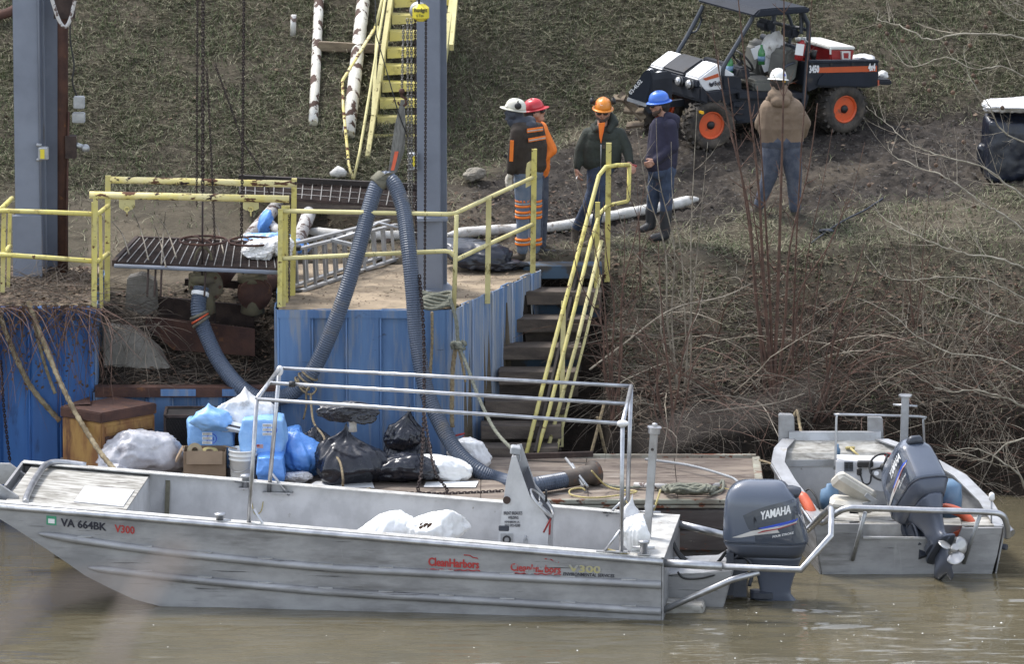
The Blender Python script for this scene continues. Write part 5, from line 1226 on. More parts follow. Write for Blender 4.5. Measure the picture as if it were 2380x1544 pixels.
boom('long white absorbent boom curving across the mud behind the workers, longest of its group', [gz(1040, 555, .06), gz(1100, 548, .06), gz(1170, 542, .06), gz(1270, 538, .06), gz(1340, 528, .06), gz(1400, 515, .06), gz(1480, 500, .06), gz(1560, 485, .06), gz(1608, 473, .06), gz(1626, 470, .04)], .062, group=wb)
boom('white boom lying left of the ladder behind the pipes', [gz(712, 545, .06), gz(770, 552, .06), gz(850, 556, .06), gz(930, 556, .06), gz(975, 553, .06)], .062, group=wb)
boom('white rolled boom end above the rear grated walkway', [gz(768, 420, .08) + Vector((0, .05, .0)), gz(790, 415, .10), gz(812, 420, .08)], .085, group=wb)
boom('thin white boom end beside the steel column behind the hose', [gz(985, 425, .05), gz(1005, 426, .05), gz(1040, 428, .05)], .035, group=wb)
c = gnd(1102, 422); mb = blob(c, (.26, .2, .19), 81, crease=.14, sub_=4, sc=1.6); mb.sm = [False] * len(mb.sm); simple('rock', mb, 'rock', 'pale boulder in the mud right of the steel column', 'rock', c)
# blue plastic and clear film on the low pipes
mb = blob(aZ(606, 604, 2.80) + Vector((0, .12, 0)), (.42, .4, .22), 84, sq=.2, crease=.16, sc=2.6); mb.sm = [False] * len(mb.sm); simple('plastic_heap', mb, 'bag_clear', 'heap of clear plastic film on the right end of the valve platform', 'plastic heap', aZ(620, 610, 2.53))
mb = blob(aZ(652, 604, 2.80) + Vector((0, .2, 0)), (.34, .4, .26), 85, sq=.2, crease=.16, sc=2.6); mb.sm = [False] * len(mb.sm); simple('plastic_heap', mb, 'bag_clear', 'clear film bundle behind the yellow posts at the platform end', 'plastic heap', aZ(660, 610, 2.53))
L_ = aY(622, 588, 7.1); mb = blob(L_, (.56, .4, .26), 87, crease=.16, facet=16, flat=False); simple('blue_sheet', mb, 'bale_blue', 'bright blue plastic sheet draped over the low white pipes', 'plastic sheet', L_)
L_ = aY(612, 545, 7.9); mb = blob(L_, (.17, .25, .30), 88, crease=.12, facet=14, flat=False, lean=(.08, 0), sub_=4); simple('blue_sheet', mb, 'bag_blue', 'strip of bright blue plastic lying along the left low pipe', 'plastic sheet', L_)
L_ = aY(700, 588, 7.0); mb = blob(L_, (.22, .2, .16), 89, crease=.14, facet=12, flat=False, sub_=4); simple('blue_sheet', mb, 'bag_blue', 'corner of blue plastic sticking out right of the yellow posts', 'plastic sheet', L_)
# ================================================================ OUTBOARD MOTORS
CW = [(-.165, -.30, .385, .155), (-.10, -.40, .425, .195), (-.03, -.445, .445, .23), (0, -.452, .455, .238), (.006, -.452, .455, .238), (.04, -.464, .455, .240), (.12, -.463, .437, .240), (.226, -.461, .409, .238), (.32, -.457, .388, .234), (.386, -.453, .369, .228), (.44, -.447, .358, .222), (.482, -.44, .345, .214), (.535, -.42, .305, .196), (.578, -.393, .262, .172), (.615, -.355, .228, .142), (.643, -.315, .205, .108), (.665, -.25, .17, .068), (.676, -.17, .11, .03)]
def superring(z, x0, x1, hw, n=28, e=4.5):
    cx = (x0 + x1) / 2; a = (x1 - x0) / 2; out = []
    for k in range(n):
        t = 2 * math.pi * k / n; c, s = math.cos(t), math.sin(t)
        out.append(Vector((cx + a * math.copysign(abs(c) ** (2 / e), c), hw * math.copysign(abs(s) ** (2 / e), s), z)))
    return out
def cowl_hw(x, z):
    for i in range(len(CW) - 1):
        if CW[i][0] <= z <= CW[i + 1][0]:
            t = (z - CW[i][0]) / (CW[i + 1][0] - CW[i][0]); x0, x1, hw = [lerp(CW[i][k], CW[i + 1][k], t) for k in (1, 2, 3)]
            u = min(.999, abs((x - (x0 + x1) / 2) / ((x1 - x0) / 2))); return hw * (1 - u ** 4.5) ** (1 / 4.5)
    return .1
def conform(polys, side=1, off=.004, cuts=3):
    """flat (x, z) outline -> mesh hugging the cowling side"""
    bm = bmesh.new()
    for pl in polys:
        vs = [bm.verts.new((x, 0, z)) for x, z in pl]; bm.faces.new(vs)
    bmesh.ops.triangulate(bm, faces=bm.faces)
    if cuts: bmesh.ops.subdivide_edges(bm, edges=bm.edges, cuts=cuts, use_grid_fill=True)
    bm.verts.ensure_lookup_table(); vs = [Vector((v.co.x, side * (cowl_hw(v.co.x, v.co.z) + off), v.co.z)) for v in bm.verts]; bm.verts.index_update()
    fs = [[q.index for q in f.verts] for f in bm.faces]; bm.free(); return vs, fs
def cu_text(s, bold=0, shear=0):
    cu = bpy.data.curves.new('t', 'FONT'); cu.body = s; cu.offset = min(bold, .01); cu.shear = shear; cu.resolution_u = 2
    ob = bpy.data.objects.new('t', cu); COL.objects.link(ob); me = bpy.data.meshes.new_from_object(ob.evaluated_get(bpy.context.evaluated_depsgraph_get()))
    vs = [v.co.copy() for v in me.vertices]; fs = [list(p.vertices) for p in me.polygons]; bpy.data.objects.remove(ob); bpy.data.meshes.remove(me); return vs, fs
def px2c(zx, zy):                                                # measured on the enlarged cowling of the near motor
    px = 1680 + zx * .3224; py = 933.4 + zy * .3224; return ((px - 1780) / 205.0, (1256 - py) / 201.0)
def motor(boat, X, side, name='outboard_motor'):
    """X: matrix from motor frame (x aft, z up, origin at the cowling seam) to world; side: +1/-1 the side that carries lettering for the camera"""
    tr = lambda vs: [X @ Vector(v) for v in vs]
    leg = [(-.75, -.20, .40, .012), (-.71, -.19, .39, .03), (-.68, -.14, .37, .055), (-.66, -.10, .33, .065), (-.60, -.07, .28, .065), (-.54, -.065, .275, .070), (-.41, -.095, .31, .082), (-.32, -.15, .345, .10), (-.20, -.22, .39, .14), (-.165, -.28, .395, .155)]
    mb = MB(); mb.loft([tr(superring(z, a, b, h, 20, 3)) for z, a, b, h in leg], smooth=True); L_ = mb.build(name, 'motor_leg', boat)
    sb = lambda mb, nm, mt: sub(mb, nm, mt, L_)
    mb = MB(); mb.loft([tr(superring(z, a, b, h, 24, 3.5)) for z, a, b, h in ((-.735, -.21, .41, .012), (-.725, -.21, .42, .10), (-.705, -.205, .42, .11), (-.695, -.19, .40, .03))], smooth=False); sb(mb, 'anti_ventilation_plate', 'motor_leg')
    mb = MB(); mb.loft([tr(superring(z, a, b, h, 20, 2.2)) for z, a, b, h in ((-1.12, .10, .20, .006), (-1.0, .06, .22, .012), (-.97, -.16, .30, .05), (-.90, -.22, .33, .07), (-.83, -.17, .30, .05), (-.75, -.10, .28, .035))], smooth=True); sb(mb, 'gearcase', 'motor_leg')
    mb = MB(); mb.loft([tr(superring(*q)) for q in CW[:4]], smooth=True); sb(mb, 'lower_cowling', 'motor_leg')
    mb = MB(); mb.loft([tr(superring(*q)) for q in CW[4:]], smooth=True); sb(mb, 'cowling', 'cowling')
    mb = MB(); mb.loft([tr(superring(z, a, b, h)) for z, a, b, h in ((-.004, -.458, .461, .243), (.009, -.458, .461, .243))]); sb(mb, 'seam_band', 'motor_dark')
    mb = MB(); mb.loft([tr(superring(z, a, b, h, 18)) for z, a, b, h in ((.50, .12, .36, .10), (.55, .15, .385, .09), (.585, .17, .375, .075), (.61, .20, .30, .05))], smooth=True); sb(mb, 'air_intake', 'motor_dark')
    mb = MB(); mb.loft([tr([Vector((x, y, z)) for x, y in ((-.34, -.11), (-.20, -.10), (-.20, .10), (-.34, .11))]) for z in (-.62, -.2)]); mb.loft([tr([Vector((x, y, z)) for x, y in ((-.42, -.13), (-.34, -.13), (-.34, .13), (-.42, .13))]) for z in (-.60, -.12)]); sb(mb, 'mounting_bracket', 'motor_dark')
    mb = MB()
    for y in (-.09, .09): mb.tube(tr(smooth_path([(-.38, y, -.22), (-.28, y, -.16), (-.17, y, -.22), (-.14, y, -.34), (-.17, y, -.5)], 4)), .022, 6)
    mb.tube(tr(smooth_path([(-.44, 0, -.2), (-.36, .1, -.14), (-.25, .12, -.2), (-.2, .13, -.3)], 4)), .014, 6); sb(mb, 'tilt_arms', 'motor_dark')
    mb = MB(); mb.loft([tr(superring(z, -.19 + .02, .12, h, 14, 2.5)) for z, h in ((-.66, .06), (-.64, .095), (-.58, .095), (-.56, .05))]); sb(mb, 'lower_mount', 'motor_dark')
    mb = MB()
    for k in range(3):
        a = k * 2.094 + .4; c, s = math.cos(a), math.sin(a); r1 = []
        for t in np.linspace(0, 1, 7):
            rad = .04 + .15 * t; wv = .085 * math.sin(math.pi * (.12 + .8 * t)); ca, sa = -s, c; tw = .6
            r1.append([X @ Vector((.40 + u * wv * tw, c * rad + ca * u * wv, -.90 + s * rad + sa * u * wv)) for u in (-1, -.3, .4, 1)] + [X @ Vector((.408 + u * wv * tw, c * rad + ca * u * wv, -.90 + s * rad + sa * u * wv)) for u in (1, .4, -.3, -1)])
        mb.loft(r1, smooth=True)
    mb.tube(tr([(.32, 0, -.90), (.46, 0, -.90)]), .042, 12); sb(mb, 'propeller', 'prop')
    # graphics
    pan = [px2c(*q) for q in ((160, 800), (230, 765), (320, 733), (420, 705), (505, 685), (520, 700), (545, 800), (568, 900), (582, 975), (560, 985), (400, 992), (250, 993), (300, 950), (200, 890))]
    def dec(polys, nm, mt, cuts=3, off=.004):
        vs, fs = conform(polys, side, off, cuts); mb = MB(); mb.add(tr(vs), fs); sb(mb, nm, mt)
    dec([pan], 'side_panel', 'cowling_panel', 4, .003)
    dec([[px2c(*q) for q in ((265, 885), (400, 850), (540, 815), (535, 830), (420, 868), (330, 890))]], 'blue_stripe', 'stripe_blue', 3, .006)
    dec([[px2c(*q) for q in ((85, 955), (220, 905), (380, 872), (535, 832), (530, 843), (400, 885), (290, 905), (265, 916), (415, 906), (415, 911), (250, 932), (150, 952))]], 'silver_stripe', 'stripe_silver', 3, .0065)
    dec([[px2c(*q) for q in ((262, 917), (300, 900), (400, 882), (530, 843), (532, 848), (400, 890), (310, 908), (270, 919))]], 'red_stripe', 'stripe_red', 3, .007)
    for s, (x0, y0), (x1, y1), hh, bold in (('YAMAHA', (284, 826), (492, 776), 56, .028), ('FOUR STROKE', (368, 948), (512, 918), 15, .012)):
        vs, fs = cu_text(s, bold); ax = min(v.x for v in vs); bx = max(v.x for v in vs); A2 = Vector(px2c(x0, y0)); B2 = Vector(px2c(x1, y1)); H2 = hh * .3224 / 201
        if side > 0: pass
        rr = (B2 - A2); out = []
        for v in vs:
            p = A2 + rr * ((v.x - ax) / (bx - ax)); z = p.y + v.y / .69 * H2; out.append(Vector((p.x, side * (cowl_hw(p.x, z) + .007), z)))
        mb = MB()
        for k, e_ in enumerate((0, .003, -.003) if hh > 20 else (0, .0012)): mb.add(tr([Vector((v.x + e_, v.y + side * .0004 * k, v.z)) for v in out]), fs)
        sb(mb, 'lettering', 'letter_white')
    vs, fs = cu_text('150', .02)
    ax = min(v.x for v in vs); bx = max(v.x for v in vs); out = [Vector((-.449 + .002, side * (-.06 + .12 * (1 - (v.x - ax) / (bx - ax))) * -1, .27 + v.y * .07)) for v in vs]
    mb = MB(); mb.add(tr([Vector((v.x - .006, v.y + side * .1, v.z)) for v in out]), fs); sb(mb, 'front_number', 'letter_white')
    return L_

# ================================================================ NEAR BOAT
AW = R(6.1); O1 = Vector((1.61, 0, 0)); b1t = thing('work_boat', 'long open aluminium work boat lettered VA 664BK in the foreground', 'boat', O1, math.pi - AW)
MW = BASE[b1t.name]; LX = (MW.to_3x3() @ Vector((1, 0, 0))); LT = -(MW.to_3x3() @ Vector((0, 1, 0)))     # toward bow; away from camera
def S(s, t, z): return O1 + LX * s + LT * t + Vector((0, 0, z))
def nb(px, py, t=0.0): return aP(px, py, O1 + LT * t, LT)
def zr(s): return .665 + .0605 * s
ST = [(0, -.3), (1, -.3), (2.5, -.3), (4, -.3), (4.9, -.16), (5.46, -.005), (5.76, .07), (6.05, .20), (6.29, .32), (6.52, .48), (6.81, .67), (7.09, .85), (7.23, .935), (7.32, .99)]
TW = 2.05
mb = MB(); rings = []
for s, zb in ST:
    fl = 0.0; rings.append([S(s, 0, zr(s)), S(s, 0, max(zb, -.02) * .5 + zb * .5 if False else (zb + zr(s)) / 2), S(s, .0, zb), S(s, TW, zb), S(s, TW, (zb + zr(s)) / 2), S(s, TW, zr(s)), S(s, TW - .012, zr(s)), S(s, TW - .012, zb + .012), S(s, .012, zb + .012), S(s, .012, zr(s))])
mb.loft(rings); mb.build('hull', 'aluminium', b1t)
mb = MB(); zf = .17; rings = []
for s in (0.03, 1.5, 3, 4.5, 5.2): rings.append([S(s, .016, zr(s) - .01), S(s, .016, zf), S(s, TW - .016, zf), S(s, TW - .016, zr(s) - .01), S(s, TW - .03, zr(s) - .01), S(s, TW - .03, zf + .01), S(s, .03, zf + .01), S(s, .03, zr(s) - .01)])
mb.loft(rings); mb.build('inner_liner', 'hull_inside', b1t)
for t0 in (.016, TW - .03):
    mb = MB(); mb.loft([[S(s, t0, zr(s) - .012), S(s, t0 + .014, zr(s) - .012), S(s, t0 + .014, zb), S(s, t0, zb)] for s, zb in ((5.2, .17), (5.5, .2), (5.9, .32))]); mb.build('liner_side', 'hull_inside', b1t)
# gunwales
for t0, nm in ((.0, 'gunwale'), (TW, 'gunwale')):
    sg = 1 if t0 == 0 else -1
    mb = MB(); mb.tube([S(s, t0 - sg * .012, zr(s) - .03) for s in (-.02, 2, 4, 6, 7.30)], .036, 10); g = mb.build(nm, 'aluminium_pipe', b1t)
    mb = MB(); rings = [[S(s, t0 + sg * 0, zr(s) + .002), S(s, t0 + sg * .125, zr(s) + .002), S(s, t0 + sg * .125, zr(s) + .012), S(s, t0 + sg * 0, zr(s) + .012)] for s in (0, 2, 4, 6, 7.30)]; mb.loft(rings); sub(mb, 'tread_strip', 'tread_plate', g)
    if t0 == 0:
        pass
mb = MB(); mb.tube(smooth_path([S(6.6, TW + .0, zr(6.6) + .01), S(6.98, TW - .1, zr(7) + .03), S(7.02, 1.2, zr(7) + .03), S(6.98, .35, zr(7) + .02), S(6.95, .1, zr(7) + .01)], 6), .036, 9); mb.build('bow_rail', 'aluminium_pipe', b1t)
# ribs
def zl(pts, s): return float(np.interp(s, [p[0] for p in pts], [p[1] for p in pts]))
for pts, s1 in ((((0, .38), (3.7, .475), (5.6, .62), (6.85, .785)), 6.80), (((0, .085), (3.7, .21), (5.2, .31), (6.3, .415)), 6.26)):
    ss_ = list(np.linspace(0, s1 - .3, 12)) + [s1 - .15, s1 - .05, s1]; rr = [.047] * 12 + [.040, .026, .008]
    mb = MB(); mb.smooth = True; mb.tube([S(s, -.002, zl(pts, s)) for s in ss_], rr, 12); rb_ = mb.build('rub_rail', 'aluminium', b1t)
    mb = MB()
    for s in np.arange(.35, s1 - .4, .66): mb.box(S(s, -.012, zl(pts, s) + .047), (.16, .03, .012), Matrix.Rotation(-AW, 3, 'Z'))
    o = sub(mb, 'weld_tabs', 'aluminium_light', rb_); o['kind'] = 'stuff'
# bow deck, hatch, bulkhead, bow plate
mb = MB(); ds = 5.88; mb.loft([[S(s, .03, zr(s) - .045), S(s, TW - .03, zr(s) - .045), S(s, TW - .03, zr(s) - .03), S(s, .03, zr(s) - .03)] for s in (ds, 6.4, 7.2)]); bd = mb.build('bow_deck', 'deck_dirty', b1t)
mb = MB(); mb.loft([[S(s, t0, zr(s) - .02), S(s, t1, zr(s) - .02), S(s, t1, zr(s) - .028), S(s, t0, zr(s) - .028)] for s, t0, t1 in ((5.93, .42, 1.22), (6.2, .44, 1.22), (6.48, .46, 1.22))]); sub(mb, 'hatch', 'hull_inside', bd)
mb = MB(); mb.prism([S(ds, .03, zr(ds) - .032), S(ds, TW - .03, zr(ds) - .032), S(ds, TW - .03, .16), S(ds, .03, .16)], LX * .02); mb.build('bulkhead', 'hull_inside', b1t)
mb = MB(); mb.prism([S(7.29, 0, zr(7.29)), S(7.29, TW, zr(7.29)), S(7.29, TW, .97), S(7.29, 0, .97)], LX * .03); mb.build('bow_plate', 'aluminium', b1t)
for t_, pl in ((1.75, [(-40, 1078), (22, 1079), (72, 1114), (68, 1128), (-40, 1125)]), (.40, [(-40, 1122), (0, 1128), (42, 1156), (45, 1168), (-40, 1172)])):
    mb = MB(); mb.prism([nb(x, y, t_) for x, y in pl], LT * .05); mb.build('push_knee', 'aluminium_light', b1t)
# transom, stern deck, fittings
mb = MB(); mb.prism([S(-.005, 0, .655), S(-.005, TW, .655), S(-.005, TW, -.3), S(-.005, 0, -.3)], -LX * .02); mb.build('transom', 'aluminium', b1t)
mb = MB(); mb.loft([[S(s, .02, .672), S(s, TW - .02, .672), S(s, TW - .02, .684), S(s, .02, .684)] for s in (-.03, .34)]); mb.build('stern_deck', 'tread_plate', b1t)
mb = MB(); mb.prism([S(.34, .03, .68), S(.34, TW - .03, .68), S(.34, TW - .03, .17), S(.34, .03, .17)], LX * .015); mb.build('stern_bulkhead', 'hull_inside', b1t)
def cleat(root, c, s_=1.0, m_='aluminium_pipe', ax=None):
    ax = ax or LX; mb = MB(); mb.lathe([(.042, 0), (.042, .13), (.062, .135), (.062, .155), (.01, .16)], c, None, 14); mb.box(c + Vector((0, 0, .008)), (.14, .09, .014)); mb.tube([c + Vector((0, 0, .08)) - ax * .12, c + Vector((0, 0, .08)) + ax * .12], .013, 7); return mb.build('mooring_bitt', m_, root)
cleat(b1t, nb(511, 1226, .06)); cleat(b1t, nb(1496, 1290, .07)); cleat(b1t, nb(1510, 1207, 1.93)); cleat(b1t, nb(571, 1136, 1.97))
# canopy frame
cf = MB(); tN, tF = .06, 1.98
def tubep(nm, a, b_, r=.021): mb = MB(); mb.tube([a, b_], r, 9); return mb.build(nm, 'aluminium_pipe', b1t)
PN0, PN1 = nb(577, 1236, tN), nb(597, 928, tN); PF0, PF1 = nb(625, 1146, tF), nb(650, 856, tF)
QN0, QN1 = nb(1444, 1284, tN), nb(1447, 985, tN); QF0, QF1 = nb(1458, 1196, tF), nb(1467, 898, tF)
for a, b_ in ((PN0, PN1), (PF0, PF1), (QN0, QN1), (QF0, QF1)): tubep('frame_post', a, b_, .024)
tubep('cross_tube', PN1, PF1, .024); tubep('cross_tube', QN1, QF1, .024)
mid = lambda a, b_, k: a.lerp(b_, k)
tubep('roof_tube', PN1, QN1); tubep('roof_tube', mid(PN1, PF1, .52), mid(QN1, QF1, .52)); tubep('roof_tube', PF1, QF1)
tubep('frame_brace', nb(590, 1184, tN), nb(624, 1241, tN), .015); tubep('frame_brace', nb(629, 1098, tF), nb(672, 1152, tF), .015)
tubep('frame_brace', nb(1443, 1232, tN), nb(1404, 1283, tN), .015); tubep('frame_brace', nb(1458, 1155, tF), nb(1409, 1200, tF), .015)
for p in (PN0, PF0, QN0, QF0): mb = MB(); sgn = -1 if p in (PN0, PF0) else 1; mb.box(p - LX * (.10 if p in (PN0, PF0) else -.10) + Vector((0, 0, .004)), (.34, .07, .012), Matrix.Rotation(-AW, 3, 'Z')); mb.build('foot_plate', 'black_rubber' if p is PN0 else 'aluminium_light', b1t)
mb = MB(); c = mid(PN1, QN1, 1.0); mb.ball(c, .045, 7, (1.6, 1, .8)); mb.build('tape_joint', 'bag_clear', b1t, jitter=.01)
mb = MB(); c = mid(PF1, PN1, .04); mb.ball(c + Vector((.01, 0, -.02)), .04, 7, (1, 1, 1.6)); mb.build('tape_joint', 'bag_clear', b1t, jitter=.01)
mb = MB(); c = mid(mid(PN1, PF1, .52), mid(QN1, QF1, .52), .065); mb.tube([c - LX * .03, c + LX * .03], .035, 8); mb.build('black_tape', 'black_rubber', b1t)
# stern pole
sp0, sp1 = nb(1499, 1258, .9), nb(1521, 996, .9)
mb = MB(); mb.beam(sp0 - Vector((0, 0, .3)), sp1, .085, .085); po = mb.build('anchor_pole', 'aluminium_light', b1t, bevel=.006)
mb = MB(); d_ = (sp1 - sp0).normalized(); mb.lathe([(.06, -.06), (.065, -.05), (.065, 0), (.078, .004), (.078, .018), (.03, .022), (.03, .05), (.01, .06)], sp1, d_.to_track_quat('Z', 'Y').to_matrix(), 16, False); sub(mb, 'pole_cap', 'aluminium_pipe', po)
mb = MB(); mb.disc(sp0.lerp(sp1, .82) - LT * .045, .017, LT, .012, 10); sub(mb, 'bolt_hole', 'black_rubber', po)
# console
co = [(1189, 1062), (1199, 1060), (1214, 1105), (1232, 1155), (1262, 1192), (1276, 1212), (1273, 1262), (1273, 1310), (1150, 1310), (1160, 1240), (1176, 1120)]
t1, t2 = .62, 1.20
mb = MB(); mb.prism([nb(x, y, t1) for x, y in co], LT * .012); cn = mb.build('console', 'hull_inside', b1t)
shift = [nb(x, y, t1) + LT * (t2 - t1) for x, y in co]
mb = MB(); mb.prism([nb(x, y, t1) + LT * (t2 - t1) for x, y in co], LT * .012); sub(mb, 'side_panel', 'hull_inside', cn)
mb = MB()
for i in (9, 8): pass
A2 = [nb(*co[k], t1) for k in range(len(co))]
mb.prism([A2[0] + LT * .013, A2[10] + LT * .013, A2[10] + LT * (t2 - t1), A2[0] + LT * (t2 - t1)], -LX * .01); mb.prism([A2[10] + LT * .013, A2[9] + LT * .013, A2[9] + LT * (t2 - t1), A2[10] + LT * (t2 - t1)], -LX * .01); mb.prism([A2[9] + LT * .013, A2[8] + LT * .013, A2[8] + LT * (t2 - t1), A2[9] + LT * (t2 - t1)], -LX * .01); sub(mb, 'front_panel', 'aluminium_light', cn)
mb = MB()
for i in (2, 3, 4):
    a, b_ = A2[i], A2[i + 1]; mb.prism([a + LT * .02 + Vector((.0, 0, -.03)), b_ + LT * .02 + Vector((0, 0, -.03)), b_ + LT * (t2 - t1 - .01) + Vector((0, 0, -.03)), a + LT * (t2 - t1 - .01) + Vector((0, 0, -.03))], Vector((0, 0, -.01)))
sub(mb, 'dashboard', 'motor_dark', cn)
mb = MB(); c = nb(1198, 1046, t1 + .2); mb.box(c, (.11, .14, .085), Matrix.Rotation(R(8), 3, 'Y'), bev=.012); mb.tube([c + Vector((.04, 0, -.02)), c + Vector((.05, -.02, -.1)), c + Vector((-.01, -.02, -.2))], .01, 5); sub(mb, 'compass_box', 'box_grey', cn)
hub = nb(1259, 1170, t1 + .12); wn = (-LX * .75 + Vector((0, 0, .66))).normalized(); wq = wn.to_track_quat('Z', 'Y').to_matrix()
mb = MB(); mb.tube([hub + wq @ Vector((.185 * math.cos(a), .185 * math.sin(a), 0)) for a in np.linspace(0, 6.283, 29)[:-1]], .017, 8, closed=True)
for k in range(3): a = k * 2.094 + .4; mb.tube([hub - wn * .03, hub + wq @ Vector((.185 * math.cos(a), .185 * math.sin(a), 0))], .010, 6)
mb.ball(hub - wn * .03, .035, 8); sub(mb, 'steering_wheel', 'prop', cn)
mb = MB(); mb.tube([hub - wn * .03, hub - wn * .2], .045, 10); mb.tube([hub + Vector((.05, .15, -.02)), hub + Vector((.0, .12, .12)) + LX * -.05], .012, 6); sub(mb, 'steering_column', 'black_rubber', cn)
mb = MB(); mb.tube([hub + Vector((.02, -.12, -.3)) + LX * (-.02 * k) + Vector((0, 0, .012 * math.sin(k * 2) - .02 * k)) for k in range(1)] + [hub + Vector((.10, -.13, -.14)), hub + Vector((.09, -.14, -.22)), hub + Vector((.085, -.14, -.32))], .011, 5); sub(mb, 'kill_cord', 'red_plastic', cn)
def onc(px, py, off=.002): return nb(px, py, t1 - off)
RX = -LX
mb = MB(); mb.disc(onc(1178, 1163), .042, LT, .03, 18); sub(mb, 'round_cover', 'rust_dark', cn)
mb = MB(); a = onc(1171, 1229); mb.box(a, (.115, .02, .06), Matrix.Rotation(-AW, 3, 'Z'), bev=.008); sub(mb, 'vent_slot', 'motor_dark', cn)
mb = MB(); a = onc(1178, 1255); mb.box(a, (.135, .016, .135), Matrix.Rotation(-AW, 3, 'Z')); sub(mb, 'speaker_plate', 'aluminium_light', cn)
mb = MB(); mb.tube([a - LT * .012 + RX * .038 * math.cos(k) + Vector((0, 0, .038 * math.sin(k))) for k in np.linspace(0, 6.283, 17)[:-1]], .010, 6, closed=True); sub(mb, 'speaker_ring', 'black_rubber', cn)
mb = MB(); a = onc(1222, 1262); mb.box(a, (.05, .025, .09), Matrix.Rotation(-AW, 3, 'Z'), bev=.008); mb.tube([a + Vector((0, -.01, .03)), a + Vector((0, -.01, .08))], .009, 6); sub(mb, 'latch', 'galv', cn)
for s, x0, x1, y, h in (("BRENT BREAUX'S", 1171, 1214, 1197, .035), ('WELDING', 1181, 1205, 1207, .031), ('HENDERSON, LA.', 1173, 1208, 1216, .022), ('337-592-0200', 1173, 1209, 1225, .030)):
    a, b_ = onc(x0, y), onc(x1, y); text(s, a, b_ - a, (0, 0, 1), h, 'letter_black', None, bold=.012, width=(b_ - a).length, part=cn, proud=.004)
# hull lettering
HULL = [o for o in bpy.data.objects if o.name.startswith('hull') and o.parent == b1t][0]
def hl(s, p0, p1, h, mt, bold=.02, shear=0, nm='lettering'):
    a, b_ = nb(*p0, -.002), nb(*p1, -.002); return text(s, a, b_ - a, (0, 0, 1), h, mt, None, nm, bold, (b_ - a).length, part=HULL, proud=.004, shear=shear)
hl('VA 664BK', (142, 1223), (247, 1234), .082, 'letter_black', .032)
hl('V300', (267, 1237), (313, 1242), .082, 'letter_red', .022)
hl('CleanHarbors', (996, 1315), (1113, 1322), .088, 'letter_red', .034)
hl('CleanHarbors', (1187, 1327), (1303, 1333), .080, 'letter_red_worn', .030)
hl('V300', (1322, 1329), (1396, 1333), .075, 'letter_yellow', .03)
hl('ENVIRONMENTAL SERVICES', (1309, 1338), (1428, 1343), .034, 'letter_black', .02, .15)
def hullpoly(pl, mt, nm, r=None):
    mb = MB(); mb.prism([nb(x, y, -.003) for x, y in pl], -LT * .002); sub(mb, nm, mt, HULL)
hullpoly([(108, 1199), (131, 1201), (131, 1222), (108, 1220)], 'green_sticker', 'registration_sticker')
hullpoly2 = [(112, 1206), (127, 1207.5), (127, 1218), (112, 1216.5)]
mb = MB(); mb.prism([nb(x, y, -.006) for x, y in hullpoly2], -LT * .002); sub(mb, 'sticker_panel', 'paper', HULL)
for x0, x1, yy, mt in ((991, 1116, 1324, 'letter_red'), (1185, 1304, 1333, 'letter_red_worn')):
    mb = MB(); mb.tube([nb(x0 + (x1 - x0) * k / 24, yy + 3.5 * k / 24 + 1.2 * math.sin(k * 1.6), -.004) for k in range(25)], .006, 4); sub(mb, 'wave_underline', mt, HULL)
    mb = MB(); mb.tube([nb(x, y, -.004) for x, y in ((x1 - 38, yy - 33), (x1 - 24, yy - 32), (x1 - 16, yy - 27), (x1 - 5, yy - 25))], .006, 4); sub(mb, 'roof_stroke', mt, HULL)
# engine pod and guard rails
mb = MB(); pod = [(1543, 1342), (1700, 1325), (1703, 1332), (1678, 1425), (1545, 1432)]
mb.prism([nb(x, y, .62) for x, y in pod], LT * .8); mb.build('engine_pod', 'aluminium', b1t, bevel=.012)
mb = MB(); mb.prism([S(-.02, .62, .34), S(-.35, .62, .36), S(-.62, .62, .38), S(-.62, 1.42, .38), S(-.02, 1.42, .34)], (0, 0, .012)); mb.build('pod_top', 'aluminium_light', b1t)
mb = MB(); mb.loft([[S(-.02, t, .10), S(-.42, t, .08), S(-.44, t, -.05), S(-.02, t, -.1)] for t in (.30, .60)]); mb.build('swim_step', 'deck_dirty', b1t, bevel=.01)
gz0 = .565
G1 = [S(0, .10, .60), S(-.65, .11, .575)]; G2 = [S(-.63, .11, .575), S(-1.50, .15, .55), S(-1.82, .18, .93), nb(1932, 1186, .55), nb(1929, 1182, .75)]
mb = MB(); mb.tube(G1, .047, 12); mb.build('guard_sleeve', 'aluminium_pipe', b1t)
mb = MB(); mb.tube(G2 + [nb(1876, 1234, 1.9), nb(1690, 1246, 1.95)], .037, 12); mb.build('engine_guard', 'aluminium_pipe', b1t)
mb = MB(); mb.tube([S(0, 1.95, .60), nb(1690, 1246, 1.95)], .042, 12); mb.build('guard_sleeve', 'aluminium_pipe', b1t)
mb = MB(); mb.tube([nb(1538, 1421, .10), nb(1700, 1349, .12), nb(1765, 1331, .14)], .034, 10); mb.build('guard_strut', 'aluminium_pipe', b1t)
mb = MB(); mb.tube([nb(1620, 1330, 1.9), nb(1700, 1280, 1.93), nb(1740, 1262, 1.95)], .034, 10); mb.build('guard_strut', 'aluminium_pipe', b1t)
for k in range(3): mb = MB(); mb.tube(smooth_path([S(.02, 1.2 + .08 * k, .62), S(-.10, 1.2 + .06 * k, .40), S(-.28 - .05 * k, 1.15, .28), S(-.52, 1.1, .38), S(-.62, 1.05, .52)], 6), .016, 7); mb.build('control_cable', 'black_rubber', b1t)
mb = MB(); mb.tube(smooth_path([nb(1575, 1330, .6), nb(1590, 1345, .6), nb(1630, 1345, .6), nb(1680, 1332, .65)], 5), .012, 6); mb.build('control_cable', 'black_rubber', b1t)
cM = nb(1780, 1256, 1.02)
